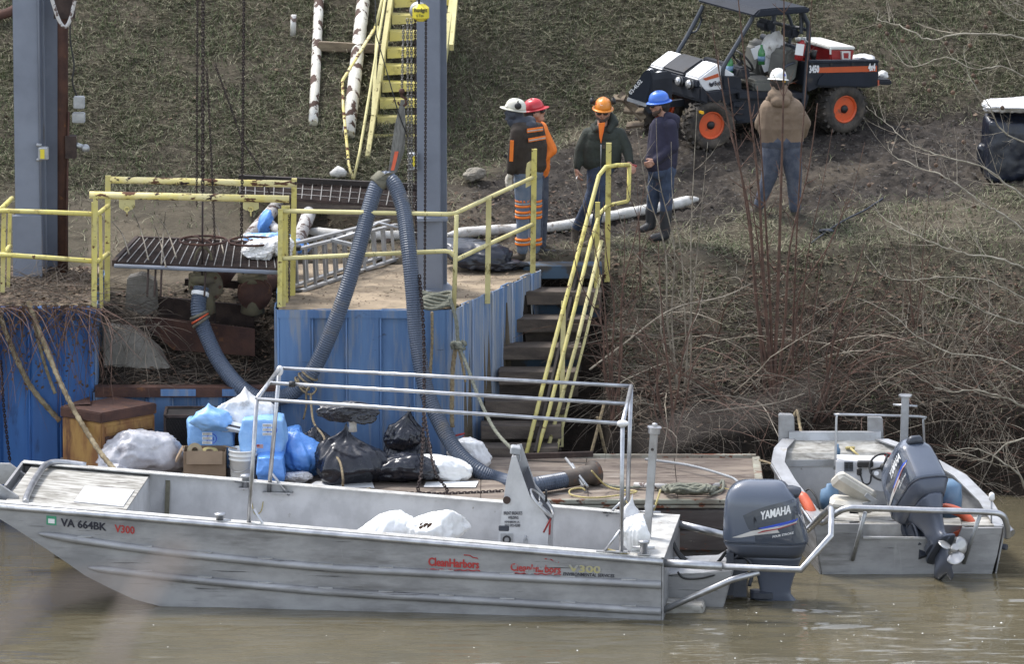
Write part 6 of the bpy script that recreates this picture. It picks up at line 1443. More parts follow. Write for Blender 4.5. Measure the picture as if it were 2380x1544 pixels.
XM = Matrix.Translation(cM) @ Matrix((( -LX.x, LT.x, 0, 0), (-LX.y, LT.y, 0, 0), (0, 0, 1, 0), (0, 0, 0, 1)))
motor(b1t, XM, -1)
# cargo in the near boat
sack('white_bag', 'bulging bright white plastic bag in the near boat, left of the pair', 'bag', 890, 1290, .80, .55, .47, 'bag_white', 91, 'bright white bags lying in the near boat', z=.42, crease=.10, lean=(.16, 0), flat=False, cone=.55, facet=26)
sack('white_bag', 'torn looking white plastic bag in the near boat, right of the pair', 'bag', 1005, 1293, .72, .5, .48, 'bag_white', 93, 'bright white bags lying in the near boat', z=.42, crease=.13, flat=False, cone=.3, facet=26)
sack('white_bag', 'white plastic bag tied at the stern post of the near boat', 'bag', 1475, 1290, .34, .3, .45, 'bag_white', 95, z=.66, crease=.13, flat=False)
L_ = nb(1470, 1225, 1.8); mb = blob(L_, (.20, .16, .26), 96, crease=.12, neck=.1, flat=False, facet=18, sub_=4); simple('white_bag', mb, 'bag_clear', 'small clear plastic bag hanging behind the stern post of the near boat', 'bag', L_)
mb = MB()
for k in range(14): p = nb(984 + random.uniform(-14, 14), 1228 + random.uniform(-4, 5), .9); mb.add([p, p + Vector((.03, 0, .02)), p + Vector((.04, .01, .045)), p + Vector((.005, 0, .03))], [[0, 1, 2, 3]])
simple('leaf_cluster', mb, 'dead_leaf', 'dead leaves lying on the right white bag in the near boat', 'leaves', nb(984, 1230, .9))
strap('olive strap hanging down inside the near boat from its far gunwale', [nb(386, 1108, 2.10), nb(390, 1118, 2.02), nb(389, 1150, 1.99), nb(387, 1205, 1.98)], .026)
rope('yellow frayed line lashed along the near gunwale at the stern', [nb(1408, 1277, .1), nb(1430, 1283, .08), nb(1450, 1288, .06), nb(1470, 1292, .08), nb(1492, 1290, .1)], .013, 'rope_yellow')
rope('yellow line running from the far stern cleat up past the frame post', [nb(1455, 1165, 1.9), nb(1468, 1185, 1.9), nb(1490, 1200, 1.92), nb(1508, 1198, 1.95)], .008, 'rope_yellow')
rope('thin yellow cord looped on the far gunwale near the left frame post', [nb(585, 1168, 2.0), nb(592, 1195, 2.0), nb(606, 1190, 2.0), nb(612, 1165, 2.0)], .006, 'rope_yellow')
rope('stiff yellow line rising from the stern cleat to the barge', [nb(1518, 1190, 1.95), nb(1527, 1165, 2.0), nb(1536, 1136, 2.1)], .012, 'rope_yellow')

# ================================================================ RIGHT BOAT
b2t = thing('work_boat', 'smaller aluminium boat moored stern first at right with its motor tilted up', 'boat', (4.4, 2.05, 0))
SR = [((1893, 1214), (2338, 1227), .57, 2.06), ((1862, 1172), (2302, 1168), .62, None), ((1822, 1120), (2242, 1108), .72, None), ((1797, 1078), (2166, 1066), .86, None), ((1803, 1045), (2106, 1040), .97, None), ((1822, 1024), (2060, 1024), 1.02, None)]
RL = []; RR = []
for l, r_, z, Y in SR: RL.append(aZ(*l, z)); RR.append(aZ(*r_, z))
RL[0] = aY(1893, 1214, 2.06); RR[0] = aY(2338, 1227, 2.08)
def shell(pl, zb, ins=0.0, bot=None):
    return None
mb = MB(); rings = []
botz = [-.3, -.3, -.3, -.1, .25, .6]
for i in range(6):
    L_, R_ = RL[i], RR[i]; ins = .10; d = (R_ - L_).normalized()
    rings.append([L_, L_ + d * ins * .9 + Vector((0, 0, botz[i] - L_.z)), R_ - d * ins * 1.5 + Vector((0, 0, botz[i] - R_.z)), R_, R_ - d * .02, R_ - d * (.02 + ins * 1.4) + Vector((0, 0, botz[i] + .02 - R_.z)), L_ + d * (.02 + ins * .9) + Vector((0, 0, botz[i] + .02 - L_.z)), L_ + d * .02])
mb.loft(rings); mb.build('hull', 'aluminium', b2t)
mb = MB(); 
fz = .32; mb.loft([[RL[i] * 1 + (RR[i] - RL[i]).normalized() * .08 + Vector((0, 0, fz - RL[i].z)), RR[i] - (RR[i] - RL[i]).normalized() * .10 + Vector((0, 0, fz - RR[i].z)), RR[i] - (RR[i] - RL[i]).normalized() * .10 + Vector((0, 0, fz + .012 - RR[i].z)), RL[i] + (RR[i] - RL[i]).normalized() * .08 + Vector((0, 0, fz + .012 - RL[i].z))] for i in range(4)]); mb.build('floor', 'deck_dirty', b2t)
for nm, ra, sg in (('gunwale', RL, 1), ('gunwale', RR, -1)):
    mb = MB(); rings = []
    for i in range(6):
        d = (RR[i] - RL[i]).normalized() * sg; p = ra[i]; rings.append([p - d * .02, p + d * .13, p + d * .13 + Vector((0, 0, .018)), p - d * .02 + Vector((0, 0, .018))])
    mb.loft(rings); g = mb.build(nm, 'aluminium_light', b2t)
    mb = MB(); mb.tube([p - Vector((0, 0, .03)) for p in ra], .032, 8); sub(mb, 'edge_pipe', 'aluminium_pipe', g)
# bow deck
dz = -.10
def lr(i, t): return RL[i].lerp(RR[i], t)
DL, DR = aZ(1799, 1070, .86), aZ(2150, 1064, .86)
mb = MB(); mb.loft([[a + Vector((0, 0, -.02)), b_ + Vector((0, 0, -.02)), b_, a] for a, b_ in ((DL + Vector((.04, 0, 0)), DR - Vector((.05, 0, 0))), (lr(4, .04) + Vector((0, 0, -.05)), lr(4, .95) + Vector((0, 0, -.05))), (lr(5, .04), lr(5, .96)))]); bd2 = mb.build('bow_deck', 'deck_dirty', b2t)
mb = MB(); mb.prism([DL + Vector((.05, -.01, 0)), DR + Vector((-.05, -.01, 0)), DR + Vector((-.05, -.01, -.075)), DL + Vector((.05, -.01, -.075))], (0, -.012, 0)); sub(mb, 'deck_lip', 'aluminium_light', bd2)
mb = MB(); mb.prism([DL + Vector((.06, 0, -.02)), DR + Vector((-.06, 0, -.02)), DR + Vector((-.06, 0, -.55)), DL + Vector((.06, 0, -.55))], (0, .02, 0)); mb.build('bulkhead', 'hull_inside', b2t)
mb = MB(); a, b_ = lr(5, .05), lr(5, .95); mb.prism([a, b_, b_ + Vector((0, .02, .09)), a + Vector((0, .02, .09))], (0, .06, 0)); mb.build('bow_lip', 'aluminium_light', b2t)
for x0, x1, y0, y1 in ((1810, 1846, 965, 1034), (2017, 2052, 970, 1030)):
    Yk = lr(5, .5).y + .08; mb = MB(); mb.prism([aY(x0, y0, Yk), aY(x1 - 4, y0 + 1, Yk), aY(x1, y0 + 8, Yk), aY(x1 + 2, y1, Yk), aY(x0, y1, Yk)], (0, .12, 0)); mb.build('push_knee', 'aluminium_light', b2t, bevel=.01)
# transom plate with notch
Yt = 2.04
tp = [(1892, 1214), (1934, 1219), (2006, 1219), (2006, 1250), (2226, 1252), (2236, 1229), (2330, 1228), (2318, 1290), (2301, 1350), (1912, 1345), (1905, 1300)]
mb = MB(); mb.prism([aY(x, y, Yt) for x, y in tp], (0, .06, 0)); mb.build('transom', 'aluminium', b2t)
mb = MB(); a = aY(1934, 1216, Yt - .005); mb.prism([aY(1893, 1210, 2.1), aY(1998, 1215, 2.1), aY(1998, 1215, 2.1) + Vector((0, .35, 0)), aY(1893, 1210, 2.1) + Vector((0, .35, 0))], (0, 0, .014)); mb.build('stern_deck', 'deck_dirty', b2t); mb = MB(); mb.prism([aY(2236, 1225, 2.1), aY(2326, 1225, 2.1), aY(2318, 1225, 2.1) + Vector((0, .4, 0)), aY(2236, 1225, 2.1) + Vector((0, .4, 0))], (0, 0, .014)); mb.build('stern_deck', 'deck_dirty', b2t)
mb = MB(); mb.prism([aY(1998, 1219, 2.42), aY(2236, 1222, 2.42), aY(2236, 1260, 2.42), aY(1998, 1260, 2.42)], (0, .02, 0)); mb.build('motor_well', 'aluminium_light', b2t)
mb = MB(); a, b_ = aY(2006, 1250, Yt - .01), aY(2226, 1252, Yt - .01); mb.beam(a, b_, .05, .02); mb.build('well_edge', 'aluminium_light', b2t)
# guard
gp = smooth_path([aY(1902, 1212, 1.95), aY(1915, 1215, 1.95), aY(1940, 1196, 1.80), aY(1968, 1183, 1.75), aY(2010, 1182, 1.75), aY(2160, 1187, 1.72), aY(2290, 1191, 1.75), aY(2328, 1198, 1.80), aY(2340, 1222, 1.88), aY(2341, 1250, 1.95)], 6)
mb = MB(); mb.tube(gp, .036, 10); mb.build('engine_guard', 'aluminium_pipe', b2t)
for a, b_ in (((2011, 1192), (1981, 1303)), ((2277, 1199), (2240, 1310))): mb = MB(); mb.tube([aY(*a, 1.76), aY(*b_, 2.0)], .024, 8); mb.build('guard_strut', 'galv', b2t)
mb = MB(); q = aY(2348, 1238, 2.1); mb.tube([aY(2332, 1220, 2.15), q, q + Vector((.02, -.02, -.01))], .05, 10); mb.build('rail_end', 'aluminium_pipe', b2t)
mb = MB(); mb.disc(aY(2335, 1272, 2.1), .035, (1, -.6, 0), .05, 12); mb.build('drain_pipe', 'motor_dark', b2t)
ln = MB(); q = aY(2304, 1224, 2.2); ln.tube([q, q + Vector((0, 0, .30))], .010, 6); o = ln.build('stern_light', 'galv', b2t); mb = MB(); mb.lathe([(.02, 0), (.036, .02), (.03, .08), (.01, .095)], q + Vector((0, 0, .29)), None, 12); sub(mb, 'light_globe', 'letter_white', o)
q = aY(1934, 1205, 2.2); mb = MB(); mb.lathe([(.03, 0), (.03, .1), (.02, .11)], q, None, 10); mb.tube([q + Vector((-.06, 0, .08)), q + Vector((.06, 0, .09))], .012, 6); mb.build('mooring_bitt', 'galv', b2t)
# pole and console frame
p0, p1 = aY(2099, 1075, 3.6), aY(2104, 922, 3.6)
mb = MB(); mb.beam(p0 - Vector((0, 0, .3)), p1, .105, .085); po = mb.build('anchor_pole', 'aluminium_light', b2t, bevel=.006)
mb = MB(); mb.lathe([(.075, 0), (.075, .018), (.02, .02)], p1, None, 18, False); mb.tube([aY(2076, 941, 3.62), aY(2132, 945, 3.55)], .013, 7); sub(mb, 'pole_cap', 'aluminium_pipe', po)
mb = MB(); mb.tube(smooth_path([aY(1940, 1092, 3.5), aY(1942, 1060, 3.5), aY(1944, 972, 3.55)], 2) + smooth_path([aY(1945, 966, 3.55), aY(1955, 964, 3.56), aY(2138, 969, 3.7), aY(2146, 975, 3.7)], 3) + [aY(2147, 1000, 3.72), aY(2150, 1060, 3.75)], .014, 8); mb.build('windscreen_frame', 'aluminium_pipe', b2t)
Cn0 = 3.42; mb = MB(); mb.prism([aY(1943, 1072, Cn0), aY(2086, 1076, Cn0), aY(2086, 1150, Cn0 - .12), aY(1943, 1130, Cn0 - .12)], (0, .25, .02)); cn2 = mb.build('console', 'hull_inside', b2t, bevel=.01)
mb = MB(); mb.prism([aY(1962, 1074, Cn0 - .03), aY(1983, 1074, Cn0 - .03), aY(1983, 1096, Cn0 - .07), aY(1962, 1096, Cn0 - .07)], (0, -.012, 0)); sub(mb, 'switch_panel', 'motor_dark', cn2)
mb = MB()
for k in range(4):
    for j in range(2): mb.box(aY(1968 + 10 * j, 1077.5 + 5 * k, Cn0 - .07), (.035, .01, .015))
o = sub(mb, 'switches', 'black_rubber', cn2); o['kind'] = 'stuff'
mb = MB(); mb.box(aY(2011, 1079, Cn0 - .06), (.18, .08, .065), bev=.01); sub(mb, 'radio', 'black_rubber', cn2)
mb = MB(); mb.box(aY(1997, 1097, Cn0 - .10), (.055, .04, .085), bev=.012); mb.tube(smooth_path([aY(2000, 1105, Cn0 - .1), aY(2008, 1125, Cn0 - .15), aY(2022, 1122, Cn0 - .12), aY(2026, 1090, Cn0 - .08)], 5), .010, 5); sub(mb, 'radio_handset', 'black_rubber', cn2)
hub = aY(2053, 1086, Cn0 - .15); wn = Vector((-.1, -.85, .5)).normalized(); wq = wn.to_track_quat('Z', 'Y').to_matrix()
mb = MB(); mb.tube([hub + wq @ Vector((.155 * math.cos(a), .155 * math.sin(a), 0)) for a in np.linspace(0, 6.283, 29)[:-1]], .013, 8, closed=True)
for a in (.0, 2.09, 4.18): mb.tube([hub - wn * .02, hub + wq @ Vector((.155 * math.cos(a + 1.3), .155 * math.sin(a + 1.3), 0))], .016, 6)
mb.ball(hub, .04, 8); mb.tube([hub, hub - wn * .15], .03, 8); sub(mb, 'steering_wheel', 'black_rubber', cn2)
mb = MB(); mb.disc(aY(2037, 1101, Cn0 - .16), .028, wn, .01, 12); sub(mb, 'wheel_knob', 'letter_white', cn2)
# seat
sq_ = aY(1985, 1170, 2.75); mb = MB(); mm_ = Matrix.Rotation(R(-4), 3, 'Z') @ Matrix.Rotation(R(6), 3, 'Y')
mb.box(aY(1980, 1172, 2.75), (.50, .36, .11), mm_, bev=.04); se = mb.build('seat', 'seat_cream', b2t)
mb = MB(); mb.box(aY(1984, 1136, 2.78), (.50, .12, .28), Matrix.Rotation(R(32), 3, 'Y') @ Matrix.Rotation(R(50), 3, 'X'), bev=.04); sub(mb, 'backrest', 'seat_cream', se)
mb = MB(); mb.beam(aY(2012, 1150, 2.6), aY(2036, 1168, 2.6), .03, .05); mb.beam(aY(2005, 1172, 2.58), aY(2040, 1168, 2.6), .03, .03); sub(mb, 'seat_bracket', 'galv', se)
mb = MB(); mb.tube([aY(1985, 1180, 2.85), (aY(1985, 1180, 2.85).x, 2.85, fz)], .05, 10); sub(mb, 'pedestal', 'motor_dark', se)
q = aY(2140, 1175, 2.42); th_ = R(52)
# tilted motor: aft axis toward the camera and up
yaw = R(-68)
Xm = Matrix.Translation(aY(2137, 1158, 2.28)) @ Matrix.Rotation(yaw, 4, 'Z') @ Matrix.Rotation(R(-43), 4, 'Y')
m2 = motor(b2t, Xm, -1)
# loose gear in the right boat
def fender(label, pts, r): mb = MB(); P = smooth_path(pts, 8); n_ = len(P); mb.smooth = True; mb.tube(P, [r * (.35 + .65 * min(1, min(i, n_ - 1 - i) / 5)) for i in range(n_)], 12); return simple('fender', mb, 'fender_orange', label, 'fender', P[0])
fender('orange boat fender leaning beside the near motor in the right boat', [aY(1858, 1146, 2.7), aY(1872, 1165, 2.6), aY(1884, 1188, 2.5), aY(1892, 1212, 2.45)], .062)
fender('orange curved float lying in the stern corner of the right boat', [aY(2180, 1180, 2.5), aY(2210, 1184, 2.4), aY(2240, 1198, 2.35), aY(2258, 1222, 2.3), aY(2240, 1240, 2.3), aY(2210, 1247, 2.35)], .055)
mb = MB(); mb.tube(smooth_path([aY(1872, 1142, 2.8), aY(1882, 1138, 2.8), aY(1896, 1155, 2.7), aY(1905, 1185, 2.6)], 6), .012, 6); simple('cable', mb, 'black_rubber', 'black cable curling behind the orange fender in the right boat', 'cable', aY(1880, 1140, 2.8))
mb = MB(); q = aY(1928, 1160, 3.0); mb.lathe([(.03, -.12), (.10, -.11), (.11, 0), (.10, .10), (.04, .13), (.035, .17)], q, None, 16); simple('water_jug', mb, 'jug_blue', 'translucent blue jug standing left of the cream seat', 'jug', q)
mb = MB(); q = aY(2205, 1160, 2.75); mb.lathe([(.03, -.2), (.14, -.19), (.15, 0), (.14, .16), (.05, .22)], q, None, 18); simple('water_jug', mb, 'jug_blue', 'large blue container behind the tilted motor in the right boat', 'jug', q)
mb = MB(); q = aY(2075, 1060, 3.55); mb.box(q, (.20, .06, .05), Matrix.Rotation(R(8), 3, 'Y'), bev=.02); simple('red_strap', mb, 'red_plastic', 'small red bag on the bow deck beside the steering wheel', 'bag', q)
mb = MB(); q = aY(1976, 1042, 4.1); mb.tube([q, aY(1998, 1062, 3.9)], .014, 6); mb.box(q, (.11, .03, .035), bev=.01); simple('mallet', mb, 'rope_yellow', 'yellow headed tool lying on the right boat deck', 'tool', q)
q = aY(1947, 1057, 3.9); mb = MB(); mb.lathe([(.03, 0), (.03, .09), (.012, .12), (.012, .15)], q - Vector((0, 0, .03)), None, 10); simple('bottle', mb, 'jug_blue', 'small water bottle on the right boat deck by the console', 'bottle', q)
rope('brown rope lying across the bow deck of the right boat', [aY(1850, 1010, 4.95), aY(1856, 1030, 4.6), aY(1880, 1037, 4.5), aY(1935, 1033, 4.5), aY(1985, 1048, 4.3), aY(2020, 1040, 4.4), aY(2045, 1012, 4.9)], .016, 'rope_tan')
rope('grey rope looped over the left knee of the right boat', [aY(1845, 970, 5.1), aY(1852, 955, 5.1), aY(1858, 985, 5.0), aY(1862, 1015, 4.8), aY(1848, 1030, 4.6), aY(1890, 1042, 4.5)], .018, 'rope_tan')
# ================================================================ PEOPLE
def frame(f, u=(0, 0, 1)):
    f = Vector(f).normalized(); u = Vector(u); s = f.cross(u).normalized(); u = s.cross(f).normalized(); return f, u, s    # forward, up, right-hand side
def hand(parent, wrist, d, palm, thumb, m_, curl=.6, s_=1.0, nm='hand'):
    """d: direction of the fingers, palm: direction the palm faces, thumb: side of the thumb"""
    d = Vector(d).normalized(); palm = Vector(palm); palm = (palm - d * palm.dot(d)).normalized(); t = d.cross(palm); t = t if t.dot(Vector(thumb)) > 0 else -t
    w_ = Vector(wrist); c = []
    c.append((w_, .026 * s_, w_ + d * .03 * s_, .028 * s_, 0)); 
    for k in range(4):
        b_ = w_ + d * .085 * s_ + t * (.030 - .020 * k) * s_; c.append((w_ + d * .02 + t * (.014 - .009 * k) * s_, .017 * s_, b_, .0135 * s_, 0))
        L_ = (.038, .043, .040, .031)[k] * s_; a = curl; d1 = (d * math.cos(a) + palm * math.sin(a)); d2 = (d * math.cos(a * 2.1) + palm * math.sin(a * 2.1)); q = b_ + d1 * L_
        c.append((b_, .0115 * s_, q, .0105 * s_, 0)); c.append((q, .0105 * s_, q + d2 * L_ * .95, .009 * s_, 0))
    tb = w_ + d * .03 * s_ + t * .028 * s_; td = (d * .75 + t * .55 + palm * .35).normalized(); q = tb + td * .045 * s_
    c.append((tb, .016 * s_, q, .0125 * s_, 0)); c.append((q, .0125 * s_, q + (td + palm * .5 - t * .3).normalized() * .032 * s_, .010 * s_, 0))
    return organic(nm, c, m_, parent, voxel=.005, smooth=2)
def headcaps(c, f, u, k=0):
    f, u, s = frame(f, u); c = Vector(c); P = lambda a, b_, d: c + f * a + u * b_ + s * d
    return [(P(-.020, .035, 0), .088, P(.022, .035, 0), .084, k), (P(.028, -.045, 0), .062, P(.045, -.075, 0), .044, k), (P(.02, -.01, .035), .055, P(.02, -.01, -.035), .055, k),
            (P(.090, .018, 0), .012, P(.108, -.018, 0), .0165, k), (P(.09, -.050, .016), .0105, P(.09, -.050, -.016), .0105, k), (P(.085, -.088, 0), .018, P(.08, -.088, 0), .018, k), (P(.085, .045, .03), .014, P(.085, .045, -.03), .014, k),
            (P(.0, .015, .083), .018, P(-.01, -.02, .080), .013, k), (P(.0, .015, -.083), .018, P(-.01, -.02, -.080), .013, k)]
def face_bits(root, c, f, u, glasses=True, beard=None, hair='hair_dark'):
    f, u, s = frame(f, u); c = Vector(c); P = lambda a, b_, d: c + f * a + u * b_ + s * d
    if glasses:
        mb = MB()
        for sg in (1, -1): mb.ball(P(.092, .012, .036 * sg), .032, 7, (1, 1, .72))
        mb.tube([P(.10, .02, -.02), P(.10, .02, .02)], .006, 5)
        for sg in (1, -1): mb.tube([P(.075, .018, .066 * sg), P(-.01, .02, .094 * sg)], .006, 5)
        mb.build('sunglasses', 'glass_dark', root)
    else:
        for sg in (1, -1): mb = MB(); mb.ball(P(.083, .018, .032 * sg), .012, 6); mb.build('eye', 'letter_black', root)
    mb = MB(); mb.tube([P(.101, -.052, -.018), P(.1045, -.052, 0), P(.101, -.052, .018)], .0045, 5); mb.build('mouth', 'letter_red_worn' if 0 else 'beard', root)
    if beard: organic('beard', [(P(.060, -.088, .0), .042, P(.060, -.088, .0), .042, 0), (P(.03, -.06, .052), .026, P(.075, -.078, .02), .022, 0), (P(.03, -.06, -.052), .026, P(.075, -.078, -.02), .022, 0), (P(.097, -.036, .02), .0075, P(.097, -.036, -.02), .0075, 0), (P(.01, -.02, .075), .016, P(.03, -.06, .06), .02, 0), (P(.01, -.02, -.075), .016, P(.03, -.06, -.06), .02, 0)], beard, root, voxel=.007, smooth=2)
    if hair: organic('hair', [(P(-.045, .01, .0), .085, P(-.045, .03, .0), .085, 0), (P(-.05, -.04, .0), .068, P(-.05, .0, .0), .075, 0), (P(.0, .02, .072), .028, P(-.03, -.01, .07), .03, 0), (P(.0, .02, -.072), .028, P(-.03, -.01, -.07), .03, 0)], hair, root, voxel=.01, smooth=2)
def hardhat(root, c, f, u, m_, brim='full', r=.135, sc=.87, stickers=()):
    """c: centre of the head"""
    f, u, s = frame(f, u); q = Matrix((f, s, u)).transposed(); o = Vector(c) + u * .050; n = 28; rings = []
    prof = [(1.0, 0), (.985, .03), (.94, .062), (.85, .092), (.68, .118), (.42, .136), (.15, .142), (.01, .143)]
    for a, z in prof: rings.append([o + q @ Vector((a * .133 * sc * math.cos(t) * 1.08, a * .116 * sc * math.sin(t), z * sc + .008 * max(0, math.cos(2 * t)) * (1 - a) )) for t in np.linspace(0, 2 * math.pi, n + 1)[:-1]])
    mb = MB(); mb.loft(rings, True, True, True); sh = mb.build('hat_shell', m_, root)
    mb = MB(); rings = []
    for (e, z) in ((0, .0), (1, -.012), (1, -.006), (0, .010)):
        ring = []
        for t in np.linspace(0, 2 * math.pi, n + 1)[:-1]:
            w_ = .030 if brim == 'full' else (.050 * max(0, math.cos(t)) ** 1.5 + .010); ring.append(o + q @ Vector(((.133 * 1.08 * sc + e * w_) * math.cos(t), (.116 * sc + e * w_ * .9) * math.sin(t), z)))
        rings.append(ring)
    rings.append(rings[0]); mb.loft(rings, False, True, True); sub(mb, 'hat_brim', m_, sh)
    mb = MB()
    for yy, hh in ((0, 1.0), (.035, .96), (-.035, .96)): mb.tube([o + q @ Vector((.13 * 1.06 * sc * math.cos(a) * (1 if yy == 0 else .93), yy * sc, .146 * sc * hh * math.sin(a))) for a in np.linspace(.5, math.pi - .5, 11)], .006, 5)
    sub(mb, 'hat_ridge', m_, sh)
    for (az, el, rr, mt) in stickers:
        d = q @ Vector((math.cos(az) * math.cos(el), math.sin(az) * math.cos(el), math.sin(el))); mb = MB(); mb.disc(o + q @ Vector((.145 * sc * math.cos(az) * math.cos(el), .118 * sc * math.sin(az) * math.cos(el), .142 * sc * math.sin(el))), rr, d, .006, 12); sub(mb, 'hat_sticker', mt, sh)
    return sh
def muffs(root, c, f, u, m_='black_rubber', raised=0.0):
    f, u, s = frame(f, u); c = Vector(c)
    for sg in (1, -1):
        p = c + s * (.125 * sg) + u * (.03 + raised) - f * .01; mb = MB(); mb.lathe([(.012, -.022), (.036, -.018), (.042, 0), (.036, .020), (.012, .026)], p, (s * sg).to_track_quat('Z', 'Y').to_matrix(), 14); mb.tube([p, p + u * .06 + f * .01, c + s * (.11 * sg) + u * (.11 + raised * .3)], .009, 5); mb.build('ear_muff', m_, root)
def figure(name, label, Y, body, mats, root_px, wrinkle=.0):
    t_ = thing(name, label, 'person', gnd(*root_px)); t_['label'] = label
    organic('body', body, mats, t_, voxel=.0105, smooth=3); return t_
J = lambda Y: (lambda px, py, dy=0.0: aY(px, py, Y + dy))
Z0 = Vector((0, 0, 0))
def boot(c, toe, m=3, L=.17, h=.10):
    """c: ankle point, toe: direction"""
    t = Vector(toe).normalized(); return [(Vector(c), .055, Vector(c) - Vector((0, 0, h * .6)), .05, m), (Vector(c) - Vector((0, 0, h * .62)), .048, Vector(c) - Vector((0, 0, h * .75)) + t * L, .042, m)]

# --- man in green jacket and orange hat
Y = gnd(1383, 562).y; j = J(Y)
hc = j(1401, 260); fw = (-.06, -1, -.14)
man = figure('person', 'man in orange hard hat and dark green hooded jacket leaning on the yellow handrail', Y, headcaps(hc, fw, (0, 0, 1), 0) + [
    (hc + Vector((0, .03, -.06)), .058, j(1400, 292), .062, 0), (j(1382, 318), .12, j(1418, 318), .12, 1), (j(1385, 345), .12, j(1412, 345), .12, 1), (j(1388, 385), .12, j(1408, 385), .12, 2),
    (j(1366, 312), .075, j(1347, 355, -.02), .058, 1), (j(1347, 355, -.02), .055, j(1342, 392, -.06), .040, 1), (j(1440, 312), .075, j(1456, 350, -.04), .058, 1), (j(1456, 350, -.04), .055, j(1462, 377, -.14), .038, 1),
    (j(1384, 398), .105, j(1381, 440, -.02), .088, 2), (j(1381, 440, -.02), .085, j(1366, 478, -.04), .070, 2), (j(1366, 478, -.04), .070, j(1340, 528, .12), .058, 2),
    (j(1404, 400), .10, j(1396, 470, -.05), .07, 2), (j(1396, 470, -.05), .068, j(1380, 545, -.02), .052, 2)] + boot(j(1337, 533, .12), (-.1, -.3, -.95), 3, .14, .04) + boot(j(1380, 550, -.02), (-.6, -.8, 0), 3), ['skin', 'jacket_green', 'denim', 'boot_brown'], (1383, 562))
organic('jacket', [(j(1384, 311), .105, j(1420, 311), .105, 0), (j(1378, 338), .135, j(1420, 338), .135, 0), (j(1377, 372), .135, j(1418, 370), .135, 0), (j(1366, 312), .078, j(1347, 350, -.02), .064, 0), (j(1347, 350, -.02), .062, j(1341, 386, -.06), .050, 0),
    (j(1440, 311), .078, j(1457, 345, -.04), .066, 0), (j(1457, 345, -.04), .064, j(1463, 374, -.14), .050, 0), (j(1400, 300), .07, j(1404, 300), .07, 0)], ['jacket_green'], man, voxel=.013, smooth=3, wrinkle=.0045, wsc=6)
organic('hood', [(j(1398, 287, .10), .085, j(1418, 280, .10), .09, 0), (j(1420, 270, .06), .05, j(1428, 285, .0), .05, 0), (j(1378, 292, -.02), .035, j(1384, 302, -.10), .03, 0), (j(1426, 285, .0), .05, j(1416, 304, -.09), .035, 0)], ['jacket_green'], man, voxel=.011, smooth=3, wrinkle=.006)
q0 = j(1397, 300, -.155); mb = MB(); mb.prism([j(1391, 287, -.13), j(1407, 285, -.13), j(1404, 300, -.165), j(1397, 334, -.165), j(1393, 318, -.165)], (0, .03, 0)); mb.build('shirt_front', 'hiviz', man)
mb = MB(); mb.tube([j(1397, 336, -.168), j(1396, 392, -.165)], .006, 5); mb.build('zip', 'galv', man)
mb = MB(); mb.box(j(1403, 341, -.165), (.035, .008, .04)); mb.build('chest_patch', 'boot_brown', man)
hand(man, j(1340, 392, -.07), (.1, -.2, -1), (.9, .3, 0), (0, -1, 0), 'skin', .5); hand(man, j(1461, 379, -.17), (.35, -.5, -.25), (0, -.2, -1), (-1, 0, 0), 'skin', .55)
mb = MB(); mb.box(j(1471, 384, -.2), (.09, .05, .02), Matrix.Rotation(R(12), 3, 'Y')); mb.build('glove_cuff', 'red_plastic', man)
mb = MB(); a = j(1342, 410, -.12); mb.tube([a, a + Vector((-.02, -.05, -.03))], .005, 5); mb.build('cigarette', 'paper', man)
face_bits(man, hc, fw, (0, 0, 1), True, 'beard'); hardhat(man, hc, fw, (.05, -.02, 1), 'hat_orange', stickers=((.15, .75, .028, 'paper'), (1.1, .6, .02, 'red_plastic'))); muffs(man, hc + Vector((0, 0, .05)), fw, (0, 0, 1), 'black_rubber', .05)

# --- man in navy hoodie and blue hat
Y = gnd(1535, 560).y; j = J(Y); hc = j(1533, 245); fw = (-1, -.18, -.12)
man = figure('person', 'bearded man in blue hard hat, navy hoodie and black rubber boots', Y, headcaps(hc, fw, (0, 0, 1), 0) + [
    (hc + Vector((.03, 0, -.06)), .055, j(1545, 275), .062, 0), (j(1538, 300, -.05), .125, j(1552, 300, .10), .125, 1), (j(1538, 340, -.05), .125, j(1545, 340, .08), .125, 1), (j(1532, 385, -.05), .12, j(1545, 385, .05), .12, 1),
    (j(1556, 296, -.13), .075, j(1560, 345, -.15), .06, 1), (j(1560, 345, -.15), .058, j(1527, 372, -.22), .045, 1), (j(1530, 296, .15), .075, j(1518, 345, .17), .06, 1), (j(1518, 345, .17), .055, j(1508, 372, .05), .045, 1),
    (j(1527, 400, .06), .105, j(1517, 470, .08), .075, 2), (j(1517, 470, .08), .072, j(1513, 498, .08), .066, 2), (j(1513, 490, .08), .070, j(1513, 525, .08), .060, 3), (j(1513, 525, .08), .055, j(1493, 533, .02), .045, 3),
    (j(1548, 400, -.05), .105, j(1549, 470, -.05), .078, 2), (j(1549, 470, -.05), .075, j(1547, 500, -.05), .070, 2), (j(1548, 492, -.05), .075, j(1546, 545, -.05), .062, 3), (j(1546, 548, -.05), .055, j(1516, 553, -.12), .045, 3)], ['skin', 'jacket_navy', 'denim', 'boot_black'], (1535, 560))
organic('hoodie', [(j(1535, 292, -.06), .115, j(1555, 290, .10), .12, 0), (j(1535, 335, -.08), .14, j(1550, 335, .08), .15, 0), (j(1528, 378, -.08), .15, j(1545, 380, .06), .15, 0), (j(1558, 292, -.14), .085, j(1563, 342, -.17), .076, 0), (j(1563, 342, -.17), .074, j(1527, 372, -.22), .055, 0), (j(1522, 295, .15), .07, j(1515, 345, .17), .06, 0)], ['jacket_navy'], man, voxel=.013, smooth=3, wrinkle=.0045, wsc=6)
